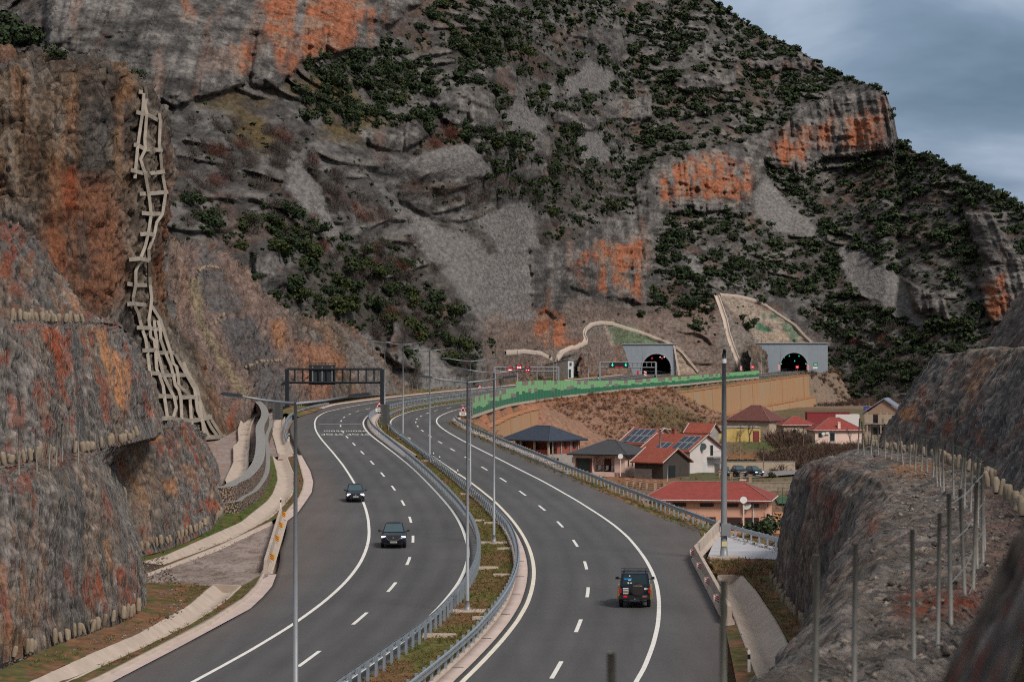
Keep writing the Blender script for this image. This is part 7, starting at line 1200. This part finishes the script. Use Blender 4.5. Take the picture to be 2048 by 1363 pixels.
for px, py, rz_, st_, hs, col, lab, lit in ((1508, 952, 205, hatch_st, [(.95, .74, .92), (.22, .57, 1.5), (-1.4, .56, 1.5), (-1.85, .68, .95)], (.012, .03, .045), 'dark teal car with lit headlights parked on the village road', True), (1478, 953, 190, suv_st, [(1.02, .80, 1.08), (.25, .62, 1.64), (-1.55, .60, 1.64), (-2.1, .74, 1.12)], (.012, .012, .014), 'black car parked left of the teal village car', False), (1450, 952, 175, hatch_st, [(.95, .74, .92), (.22, .57, 1.44), (-1.3, .56, 1.44), (-1.82, .68, .95)], (.05, .08, .11), 'blue grey car parked behind the camera pole', False), (1632, 884, 95, hatch_st, [(.95, .74, .92), (.22, .57, 1.44), (-1.3, .56, 1.44), (-1.82, .68, .95)], (.5, .5, .5), 'white car parked before the pale pink far house', False)):
    q = GP(px, py, ZV, .15); big = st_ is suv_st
    car('parked_car', lab, st_, hs, paint('paint_%d' % px, col), q, math.radians(rz_), (1.3, -1.3), .72, .32, [(.6, 2.12 if big else 1.86, .78 if big else .64, .3, .14, M_hl if lit else M_hl0)], (0, 2.3 if big else 1.99, .45, .5, .11), (.95, .65, 1.02), None, 'cars parked in the village')
# ================================================================== vegetation
def bush_arrays(seed, nl, leaf, c0, c1, flat=.8, core=True):
    "an uneven crown: several lobes filled with leaf-clump faces"
    r = np.random.default_rng(seed); k = r.integers(4, 7); ctr = np.c_[r.normal(0, .30, (k, 2)), r.uniform(.25, .75, k)]; ctr[0] = (0, 0, .45); rad = r.uniform(.26, .46, k)
    i = r.integers(0, k, nl); dv = r.normal(size=(nl, 3)); dv /= np.linalg.norm(dv, axis=1)[:, None]; rr_ = rad[i]*r.uniform(.55, 1.08, nl)
    p = ctr[i]+dv*rr_[:, None]; p[:, 2] = np.maximum(p[:, 2]*flat, .03); nrm = dv+r.normal(0, .55, (nl, 3)); nrm[:, 2] += .35; nrm /= np.linalg.norm(nrm, axis=1)[:, None]
    a = np.cross(nrm, r.normal(size=(nl, 3))); a /= np.linalg.norm(a, axis=1)[:, None]; b = np.cross(nrm, a); s = leaf*r.uniform(.6, 1.4, nl)[:, None]
    V = np.stack([p-a*s-b*s*.5, p+a*s*.3-b*s, p+a*s+b*s*.4, p-a*s*.3+b*s*.9], 1); col = np.array(c0)+(np.array(c1)-np.array(c0))*r.uniform(0, 1, nl)[:, None]; col = np.repeat((col*r.uniform(.6, 1.35, nl)[:, None])[:, None], 4, 1)
    V, col = V.reshape(-1, 3), col.reshape(-1, 3); Fc = np.arange(nl*4).reshape(-1, 4)
    return V, Fc, col
def bare_arrays(seed, n, c0, c1, h=1., w=.012, spread=.5, fuzzy=False):
    r = np.random.default_rng(seed)
    if fuzzy:
        dv = r.normal(size=(n, 3)); dv[:, 2] = np.abs(dv[:, 2]); dv /= np.linalg.norm(dv, axis=1)[:, None]; lob = r.normal(0, .16, (5, 3)); lob[:, 2] *= .5; p = dv*(r.random(n)**.45*.46)[:, None]*np.array((1, 1, 1.5))+lob[r.integers(0, 5, n)]; p[:, 2] = np.maximum(p[:, 2], 0); q = p+(dv*.8+r.normal(0, .5, (n, 3))+np.array((0, 0, .5)))*(.10+.13*r.random(n))[:, None]; q[:, 2] = np.maximum(q[:, 2], .02)
    else:
        base_ = np.c_[r.normal(0, .10, (n, 2)), np.zeros(n)]; dr = np.c_[r.normal(0, spread, (n, 2)), r.uniform(.6, 1.1, n)*h]
        t0 = r.uniform(0, .55, n)[:, None]; p = base_+dr*t0+np.c_[r.normal(0, .12, (n, 2)), r.normal(0, .05, n)]; q = p+(dr+np.c_[r.normal(0, .35, (n, 2)), r.normal(0, .2, n)])*(.25+.3*r.random(n))[:, None]; p[:, 2] = np.maximum(p[:, 2], 0); q[:, 2] = np.maximum(q[:, 2], .02)
    s = np.cross(q-p, r.normal(size=(n, 3))); s /= np.linalg.norm(s, axis=1)[:, None]+1e-9; ww = w*r.uniform(.6, 1.6, n)[:, None]
    V = np.stack([p-s*ww, p+s*ww, q+s*ww*.35, q-s*ww*.35], 1).reshape(-1, 3); c = np.array(c0)+(np.array(c1)-np.array(c0))*r.random(n)[:, None]; return V, np.arange(n*4).reshape(-1, 4), np.repeat(c[:, None], 4, 1).reshape(-1, 3)
def merged(name, arrs, locs, sizes, rots, m, label, picks):
    Vs, Fs, Cs = [], [], []; n = 0
    for L_, s, a, k in zip(locs, sizes, rots, picks):
        V, Fc, col = arrs[k]; c, q = math.cos(a), math.sin(a); W = np.empty_like(V); W[:, 0] = (V[:, 0]*c-V[:, 1]*q)*s[0]; W[:, 1] = (V[:, 0]*q+V[:, 1]*c)*s[0]; W[:, 2] = V[:, 2]*s[1]; Vs.append(W+L_); Fs.append(Fc+n); Cs.append(col); n += len(V)
    me_ = mesh_of(name, np.concatenate(Vs), np.concatenate(Fs), np.concatenate(Cs)); me_.materials.append(m); o = inst(name, me_); tag(o, label, name.replace('_', ' ') if False else None, kind='stuff'); return o
LANDM = [('big upper left orange cliff', 620, 60), ('pillar cliff', 300, 330), ('yellow grass patch', 480, 235), ('wide scree gully', 920, 520), ('central orange cliff with the cave', 1220, 530), ('middle orange cliff', 1410, 370), ('right orange cliff', 1660, 265), ('left tunnel', 1300, 680), ('right tunnel', 1580, 670), ('mountain ridge', 1480, 50), ('right hand scree tongue', 1790, 570), ('far right orange crag', 1990, 600), ('upper grey ledges', 980, 160), ('small high scree patch', 1175, 160), ('reddish netted cut', 560, 580), ('narrow left scree strip', 620, 390), ('grey outcrop over the road bend', 790, 700), ('grey central ledges', 1200, 235), ('falling right skyline', 1950, 400), ('scree fan in the centre', 1190, 295)]
def pos_words(px, py, s):
    q = min(LANDM, key=lambda a: math.hypot(a[1]-px, (a[2]-py)*1.2)); dx, dy = px-q[1], py-q[2]; dd = math.hypot(dx, dy); near = 'close ' if dd < 70 else 'some way ' if dd < 140 else 'far '
    dr = ('above' if dy < 0 else 'below') if abs(dy) > abs(dx) else ('left of' if dx < 0 else 'right of'); return near+dr+' the '+q[0]
GREEN0, GREEN1 = (.013, .022, .010), (.036, .056, .020)
ev = [bush_arrays(100+i, 620, .058, GREEN0, GREEN1) for i in range(7)]; evs = [bush_arrays(200+i, 84, .14, GREEN0, GREEN1) for i in range(6)]
ol = [bush_arrays(300+i, 620, .058, (.022, .035, .010), (.06, .075, .018)) for i in range(3)]
gb0, gb1 = (.055, .045, .042), (.125, .10, .09)
br = [bare_arrays(400+i, 620, gb0, gb1, 1., .006, .45, True) for i in range(5)]; brs = [bare_arrays(500+i, 170, gb0, gb1, 1., .011, .45, True) for i in range(5)]; rd = [bare_arrays(450+i, 600, (.10, .03, .022), (.16, .06, .04), 1., .006, .42, True) for i in range(2)]
dens_n = fbm(PX*.018, PY*.024, 0, 4, 121); dens = sst(.36, .62, dens_n)
zone_g = np.maximum.reduce([pmask(PX, PY, p, 40) for p in ([(820, -140), (1450, -140), (1780, 170), (2400, 600), (2400, 840), (1680, 800), (1640, 660), (1300, 640), (1300, 430), (1100, 480), (900, 260)], [(400, 420), (560, 430), (700, 470), (800, 560), (960, 680), (900, 760), (760, 650), (600, 640), (480, 520)], [(560, 90), (840, 90), (940, 240), (850, 300), (640, 220)])])
zone_b = np.maximum.reduce([pmask(PX, PY, p, 40) for p in ([(330, 210), (560, 260), (700, 330), (790, 400), (900, 560), (960, 690), (1010, 760), (820, 770), (620, 480), (420, 460), (330, 400)], [(1300, 620), (1500, 560), (1740, 640), (1900, 700), (1900, 810), (1660, 800), (1560, 690), (1320, 680)], [(820, 230), (1250, 230), (1250, 480), (860, 480)])])
blocked = np.clip(wc*1.1+wsr*1.05+portalcut*.9+cut, 0, 1)
r = np.random.default_rng(77)
def sample(n, zone, base_, lo, hi, exp):
    px_, py_ = r.uniform(-60, 2110, n), r.uniform(-60, 800, n); rg = np.interp(px_, xs, rid); by = np.interp(px_, xs, y0); ok = (py_ > rg+1) & (py_ < by-2); px_, py_ = px_[ok], py_[ok]
    w = (base_+(1-base_)*mlook(dens, px_, py_))*mlook(zone, px_, py_)*(1-mlook(blocked, px_, py_)); k = r.random(len(px_)) < w; px_, py_ = px_[k], py_[k]
    s = lo+(hi-lo)*r.random(len(px_))**exp; return px_, py_, s
zone_l = pmask(PX, PY, [(400, 420), (560, 430), (700, 470), (800, 560), (960, 680), (900, 760), (760, 650), (600, 640), (480, 520)], 40); zone_g = zone_g*(1-.45*zone_l)
g1 = sample(30000, zone_g, .26, 1.15, 5.2, 2.4); gr = (lambda n: (lambda x: (x, np.interp(x, xs, rid)+2, 1.2+2.4*r.random(n)**2))(r.uniform(1400, 2080, n)))(220)
px_, py_, sz = [np.r_[a, b] for a, b in zip(g1, gr)]
vis = (px_ > -10) & (px_ < 2060)
def occl(px_, py_):  # hidden behind nearer rock on the left
    return (px_ < 330) & (py_ > 190)
kk = vis & ~occl(px_, py_); px_, py_, sz = px_[kk], py_[kk], sz[kk]; d_ = mdepth(px_, py_); pr = sz*F/d_; order = np.argsort(-pr)
L_all = np.stack([(px_-1024)/F*d_, d_, H+(YH-py_)/F*d_], -1)-np.array((0, 0, .4))
me_ev = []
for V, Fc, col in ev+ol:
    m_ = mesh_of('shrub_crown', V, Fc, col); m_.materials.append(M_leaf); me_ev.append(m_)
stem = MB().tube([(0, 0, -.3), (.02, 0, .2), (0, .02, .5)], [.05, .035, .015], 5).mesh('trunk'); stem.materials.append(mat('bark', (.06, .045, .035), .9))
def plant(name, crown, L_, s, rot, label, group, cat, trunk=True):
    root = thing(name, label, cat, L_, rot, group); tag(inst('crown', crown, (0, 0, 0), 0, root, s), kind='stuff')
    if trunk: inst('trunk', stem, (0, 0, 0), 0, root, s[2] if not np.isscalar(s) else s)
for j, i in enumerate(order[:300]):
    s = sz[i]; k = int(r.integers(0, 7)) if r.random() < (.35 if mlook(zone_l, px_[i:i+1], py_[i:i+1])[0] > .4 else .9) else 7+int(r.integers(0, 3)); plant('evergreen_shrub', me_ev[k], L_all[i], (s, s, s*r.uniform(.7, 1.05)), r.uniform(0, 6.3), ('large ' if s > 5. else 'medium ' if s > 4. else 'small ')+'dark evergreen shrub '+pos_words(px_[i], py_[i], s), 'evergreen shrubs on the mountain', 'shrub')
i = order[300:]; big_ = i[sz[i] > 2.3]; sml = i[sz[i] <= 2.3]; evm = [bush_arrays(230+i_, 34, .21, GREEN0, GREEN1) for i_ in range(6)]
merged('scrub', evs, L_all[big_], [(s, s*r.uniform(.65, 1.0)) for s in sz[big_]], r.uniform(0, 6.3, len(big_)), M_leaf, 'middling dark evergreen scrub covering the mountainside', r.integers(0, 6, len(big_)))
merged('scrub', evm, L_all[sml], [(s, s*r.uniform(.6, .95)) for s in sz[sml]], r.uniform(0, 6.3, len(sml)), M_leaf, 'small dark evergreen scrub covering the mountainside', r.integers(0, 6, len(sml)))
tiny = [bush_arrays(260+i, 20, .27, GREEN0, (.042, .055, .022)) for i in range(5)]
pt, qt, st_ = sample(7000, np.clip(zone_g+zone_b*.5+.25, 0, 1), .45, .5, 1.5, 1.3); kk = (pt > -10) & (pt < 2060) & ~occl(pt, qt); pt, qt, st_ = pt[kk], qt[kk], st_[kk]; dt = mdepth(pt, qt)
merged('low_scrub', tiny, np.stack([(pt-1024)/F*dt, dt, H+(YH-qt)/F*dt], -1)-np.array((0, 0, .15)), [(s, s*.8) for s in st_], r.uniform(0, 6.3, len(pt)), M_leaf, 'tiny low scrub dotted over the mountainside', r.integers(0, 5, len(pt)))
# leafless shrubs
b1 = sample(5200, zone_b, .35, 2.0, 5.0, 1.4); px2, py2, s2 = b1; kk = (px2 > -10) & (px2 < 2060) & ~occl(px2, py2); px2, py2, s2 = px2[kk], py2[kk], s2[kk]; d2 = mdepth(px2, py2); o2 = np.argsort(-s2/d2); L2 = np.stack([(px2-1024)/F*d2, d2, H+(YH-py2)/F*d2], -1)-np.array((0, 0, .3))
me_br = []
for V, Fc, col in br+rd:
    m_ = mesh_of('twigs', V, Fc, col); m_.materials.append(M_twig); me_br.append(m_)
def bare(L_, s, k, label, group, name='bare_shrub', cat='shrub'):
    root = thing(name, label, cat, L_, r.uniform(0, 6.3), group); tag(inst('twigs', me_br[k], (0, 0, 0), 0, root, (s, s, s*r.uniform(.7, 1.))), kind='stuff'); inst('stem', stem, (0, 0, 0), 0, root, s*.8)
for i in o2[:260]: bare(L2[i], s2[i], int(r.integers(0, 5)) if r.random() < .93 else 5+int(r.integers(0, 2)), ('large ' if s2[i] > 4.2 else 'medium ' if s2[i] > 3.5 else 'small ')+'leafless grey brown shrub '+pos_words(px2[i], py2[i], s2[i]), 'leafless shrubs on the mountain')
i = o2[260:]; merged('bare_scrub', brs, L2[i], [(s, s*.85) for s in s2[i]], r.uniform(0, 6.3, len(i)), M_twig, 'leafless grey scrub on the lower slopes', r.integers(0, 5, len(i)))
# shrubs on the pillar top and the cut behind the gantry
def on(V, px, py):
    a, b = proj(V); k = np.argmin(np.hypot(a-px, b-py)); return V.reshape(-1, 3)[k]
for px, py, s, lab in ((262, 158, 2.0, 'dark shrub on the right corner of the pillar top'), (30, 70, 6.5, 'large dark evergreen on the pillar top at the far left'), (75, 60, 4.5, 'dark evergreen beside the large one on the pillar top'), (115, 115, 2.6, 'low dark shrub on the pillar edge'), (5, 95, 4., 'evergreen at the left picture edge on the pillar')): plant('evergreen_shrub', me_ev[int(r.integers(0, 7))], on(PV, px, py)-np.array((0, 0, .3)), (s, s, s*.9), 0, lab, 'shrubs on the pillar', 'shrub')
for px, py, s, lab in ((345, 488, 2.4, 'dark shrub at the top left of the reddish cut'), (566, 590, 3.2, 'round dark shrub above the netted bench'), (500, 560, 2., 'small shrub on the crest of the reddish cut'), (640, 618, 3.4, 'green shrub at the crest right of the round one')): plant('evergreen_shrub', me_ev[int(r.integers(0, 7))], on(CV, px, py)+np.array((0, 3., -.2)), (s, s, s*.9), 0, lab, 'shrubs above the reddish cut', 'shrub')
# village trees and bushes
def tree_mesh(seed, h, depth=5):
    rr_ = random.Random(seed); mb = MB()
    def grow(p, dr, L, rad, k):
        q = p+dr*L; mid = (p+q)/2+np.array([rr_.gauss(0, L*.05) for _ in range(3)]); mb.tube([p, mid, q], [rad, rad*.8, rad*.62], 4 if k > 2 else 3)
        if k == 0: return
        for _ in range(3 if k > 1 else 4):
            nd = dr+np.array([rr_.gauss(0, .48), rr_.gauss(0, .48), rr_.gauss(.08, .25)]); nd /= np.linalg.norm(nd); grow(p+(q-p)*rr_.uniform(.55, 1), nd, L*rr_.uniform(.55, .8), rad*.55, k-1)
    grow(np.zeros(3), np.array((0, 0, 1.)), h*.30, h*.028, depth); m_ = mb.mesh('branches'); m_.materials.append(mat('bark_pale', (.12, .085, .07), .9)); return m_
trees = [tree_mesh(i, 1., 4) for i in range(4)]; 
def bare_tree(px, py, Z, h, k, label, dd=None):
    L_ = GP(px, py, Z) if dd is None else P(px, py, dd); root = thing('bare_tree', label, 'tree', L_, 0, 'leafless village trees'); inst('branches', trees[k], (0, 0, 0), r.uniform(0, 6), root, h); inst('trunk', stem, (0, 0, 0), 0, root, h*.5)
for px, py, h, k, lab in ((1250, 905, 6., 0, 'tall thin leafless tree behind the pink bungalow'), (1222, 902, 4.5, 1, 'small leafless tree left of the tall one'), (1395, 940, 5.5, 2, 'leafless tree covering the white house wall'), (1378, 944, 4.5, 3, 'leafless tree beside the barn door'), (1498, 886, 6.5, 0, 'leafless tree before the beige house'), (1480, 884, 4.5, 1, 'leafless tree beside the yellow outbuilding'), (1608, 890, 4.5, 2, 'small dark leafless tree before the pink far house'), (1700, 888, 5.5, 3, 'leafless tree at the right end of the pink far house'), (1515, 915, 3.4, 1, 'low leafless tree in the orange field'), (1400, 1052, 3.6, 2, 'leafless garden tree before the salmon house'), (1430, 1056, 3.4, 0, 'leafless garden tree beside the camera pole'), (1450, 1050, 3., 3, 'leafless garden tree right of the camera pole')): bare_tree(px, py, ZV, h, k, lab)
for px, py, h, k, lab in ((1290, 938, 3.5, 1, 'small leafless tree right of the pink bungalow'), (1440, 905, 5., 3, 'leafless tree between white house and yellow outbuilding'), (1555, 885, 4.5, 0, 'leafless tree left of the small red roofed house'), (1580, 884, 4., 2, 'leafless tree in front of the small red roofed house'), (1640, 905, 3.5, 1, 'leafless tree standing in the bramble bed'), (1720, 905, 4.5, 0, 'leafless tree below the two storey house'), (1480, 1058, 3., 1, 'leafless tree left of the large rounded shrub'), (1540, 925, 3.5, 3, 'leafless tree above the village road bend')): bare_tree(px, py, ZV, h, k, lab)
for px, py, s, lab in ((1512, 1078, 3.6, 'large rounded dark green shrub before the salmon house'), (1380, 1040, 1.6, 'slim dark green shrub left of the camera pole'), (1545, 955, 1.4, 'yellow green bush beside the village road'), (1405, 945, 1.8, 'green bush below the white house'), (1440, 945, 1.5, 'small green bush by the outside stair')):
    L_ = GP(px, py, ZV); plant('garden_shrub', me_ev[7+int(r.integers(0, 3)) if s < 2 else 2], L_, (s, s, s*.85), 0, lab, 'village garden shrubs', 'shrub')
hp = [GP(1437, 937, ZV), GP(1511, 936, ZV)]; root = thing('hedge', 'clipped dark green hedge behind the parked cars', 'hedge', hp[0]); V = r.uniform(0, 1, (2600, 3)); V = V*np.array([hp[1][0]-hp[0][0], 1.2, 1.35]); nrm = r.normal(size=(2600, 3)); a = np.cross(nrm, r.normal(size=(2600, 3))); a /= np.linalg.norm(a, axis=1)[:, None]; b = np.cross(nrm, a); b /= np.linalg.norm(b, axis=1)[:, None]; s = .1; Q = np.stack([V-a*s, V-b*s, V+a*s, V+b*s], 1).reshape(-1, 3); m_ = mesh_of('foliage', Q, np.arange(10400).reshape(-1, 4), np.repeat(r.uniform(.6, 1.3, (2600, 1))*np.array((.014, .028, .012)), 4, 0)); m_.materials.append(M_leaf); inst('foliage', m_, (0, 0, .25), 0, root)
# brown reed and bramble beds, dry embankment weeds, grass
def scatter(name, label, n, gen, arrs, m, smin, smax, zs=.9):
    L_ = gen(n); n = len(L_); s = smin+(smax-smin)*r.random(n)**1.6; return merged(name, arrs, L_, [(a, a*zs) for a in s], r.uniform(0, 6.3, n), m, label, r.integers(0, len(arrs), n))
def gen_poly(poly, Z, dz=0.):
    q = np.array(poly, float)
    def g(n):
        x, y = r.uniform(q[:, 0].min(), q[:, 0].max(), n*3), r.uniform(q[:, 1].min(), q[:, 1].max(), n*3); k = sdist(x, y, q) < 0; x, y = x[k][:n], y[k][:n]
        W = np.array([GP(a, b, Z) for a, b in zip(x, y)]); W[:, 2] = (ground_z(W[:, 0], W[:, 1]) if Z is ZV else W[:, 2])+dz; return W
    return g
rb = [bare_arrays(600+i, 90, (.05, .032, .026), (.12, .075, .055), 1., .022, .35) for i in range(4)]; rw = [bare_arrays(640+i, 18, (.13, .06, .03), (.26, .14, .075), 1., .045, .4) for i in range(4)]; gg = [bare_arrays(680+i, 15, (.045, .065, .014), (.13, .14, .035), 1., .05, .5) for i in range(4)]; gt = [bare_arrays(720+i, 14, (.11, .06, .028), (.24, .145, .07), 1., .045, .5) for i in range(4)]
scatter('bramble_bed', 'dark brown bramble and reed bed between field and village road', 420, gen_poly([(1520, 915), (1560, 908), (1640, 898), (1740, 898), (1740, 935), (1640, 938), (1540, 943)], ZV), rb, M_twig, 1.0, 2.4)
scatter('bare_bushes', 'leafless dark bushes before the far houses', 60, gen_poly([(1530, 880), (1600, 878), (1620, 892), (1540, 894)], ZV), rb, M_twig, 1.8, 3.6)
def gen_emb(n):
    y = r.uniform(540, 705, n); x = crest_x(y)+r.uniform(.5, 30, n)**1.0; return np.stack([x, y, ground_z(x, y)], -1)
scatter('dry_weeds', 'dry brown weeds on the red embankment below the barrier', 2600, gen_emb, rw+rb[:1], M_twig, .35, 1.3)
def gen_foot(n):
    y = r.uniform(905, 1010, n); x = crest_x(y)+r.uniform(-2, 45, n); return np.stack([x, y, ground_z(x, y)], -1)
scatter('foot_scrub', 'dry scrub on the slope right of the right tunnel', 500, gen_foot, rb+rw[:1], M_twig, .8, 2.6)
def gen_field(n):
    y = r.uniform(330, 620, n); x = crest_x(y)+r.uniform(1, 75, n); return np.stack([x, y, ground_z(x, y)], -1)
scatter('field_weeds', 'dry weeds and tufts on the village ground', 2200, gen_field, rw+gg[:1], M_twig, .25, .8)
def gen_guard(n):
    s_ = r.uniform(st_at_y(AR, 172), st_at_y(AR, 400), n); return AR.at(s_, f_GE(s_)+r.uniform(-1.5, 2.2, n), 0)-np.array((0, 0, .05))
scatter('verge_weeds', 'green and orange weeds along the right guard rail', 2600, gen_guard, gg+gt, M_twig, .12, .45)
def gen_med(n):
    i = r.integers(0, int(len(ys)*.62), n); t_ = r.uniform(.03, .97, n)[:, None]; q = a_med[i]*(1-t_)+b_med[i]*t_; q[:, 1] += r.uniform(-1, 1, n); return q
a_med, b_med = np.array(mA), np.array(mB)
scatter('median_grass', 'tufts of green and rust coloured grass in the median', 9000, gen_med, gg+gt, M_twig, .10, .34, .8)
for poly, lab, n, arr in (([(200, 1352), (317, 1293), (442, 1226), (517, 1168), (481, 1176), (420, 1226), (295, 1292), (200, 1337)], 'weeds between front channel and kerb', 700, gg+gt), ([(60, 1350), (200, 1298), (330, 1236), (405, 1186), (424, 1173), (290, 1165), (292, 1215), (180, 1272), (0, 1345)], 'rusty weeds at the foot of the front rock face', 1300, gt+gg+gt), ([(320, 1131), (470, 1075), (542, 1036), (586, 985), (586, 920), (597, 920), (607, 966), (590, 1010), (542, 1042), (436, 1091)], 'brown weeds between second channel and kerb', 900, gt+gg), ([(262, 1120), (400, 1070), (450, 1035), (505, 1012), (540, 955), (545, 920), (554, 945), (545, 988), (482, 1045), (418, 1073), (290, 1124)], 'green grass strip below the gabion wall, its blades', 1300, gg)): scatter('verge_grass', lab, n, gen_poly(poly, ZL, .06), arr, M_twig, .10, .34, .8)
for poly, lab, n in (([(1430, 1150), (1550, 1160), (1560, 1122), (1420, 1122)], 'dry stalks behind the right barrier', 420), ([(1556, 1240), (1600, 1320), (1670, 1305), (1640, 1272), (1560, 1165), (1490, 1152)], 'weeds between right channel and rock', 420)): scatter('verge_grass', lab, n, gen_poly(poly, ZR, .06), gt+gg[:1], M_twig, .12, .42, .9)
def gen_farv(n):
    s_ = r.uniform(st_at_y(AL, 560), AL.L-60, n); return AL.at(s_, np.minimum(f_LA(s_), -7.2)-r.uniform(1.3, 20, n), .3)
scatter('bank_grass', 'olive grass and weeds on the bank beyond the far kerb', 1200, gen_farv, gg+gt, M_twig, .4, 1.1, .7)

# loose stones on the benches and at the foot of the cuts
def stone_arrays(seed, c0, c1):
    q = np.random.default_rng(seed); V = np.array([(1, 0, 0), (-1, 0, 0), (0, 1, 0), (0, -1, 0), (0, 0, 1), (0, 0, -1)], float); V = V*q.uniform(.55, 1.1, (6, 1))+q.normal(0, .18, (6, 3)); V[:, 2] *= .7
    Fc = np.array([(0, 2, 4, 4), (2, 1, 4, 4), (1, 3, 4, 4), (3, 0, 4, 4), (2, 0, 5, 5), (1, 2, 5, 5), (3, 1, 5, 5), (0, 3, 5, 5)])[:, :3]; c = np.array(c0)+(np.array(c1)-np.array(c0))*q.random(); return V, Fc, np.tile(c, (6, 1))
stones = [stone_arrays(800+i, (.12, .10, .085), (.34, .30, .26)) for i in range(8)]
def gen_bench(n):
    i = r.integers(0, RV1.shape[1], n); j = r.integers(82, RV1.shape[0]-1, n); return RV1[j, i]+np.c_[r.normal(0, .2, (n, 2)), np.zeros(n)]
scatter('bench_rubble', 'loose stones lying on the right bench', 2600, gen_bench, stones, M_rockn, .025, .13, 1.)
def gen_foot_l(V):
    def g(n):
        i = r.integers(0, V.shape[1], n); q = V[0, i].copy(); q[:, 0] += r.uniform(-.2, 2.2, n); q[:, 1] -= r.uniform(0, 1.2, n); q[:, 2] = ZL(q[:, 1])+.14; return q
    return g
scatter('foot_rubble', 'loose stones at the foot of the left rock cut', 500, gen_foot_l(LV1), stones, M_rockn, .04, .16, 1.)
scatter('foot_rubble', 'loose stones on the gravel triangle and platform', 900, gen_poly([(300, 1150), (540, 1055), (530, 1148), (430, 1168), (300, 1195)], ZL, .06), stones, M_rockn, .03, .09, 1.)
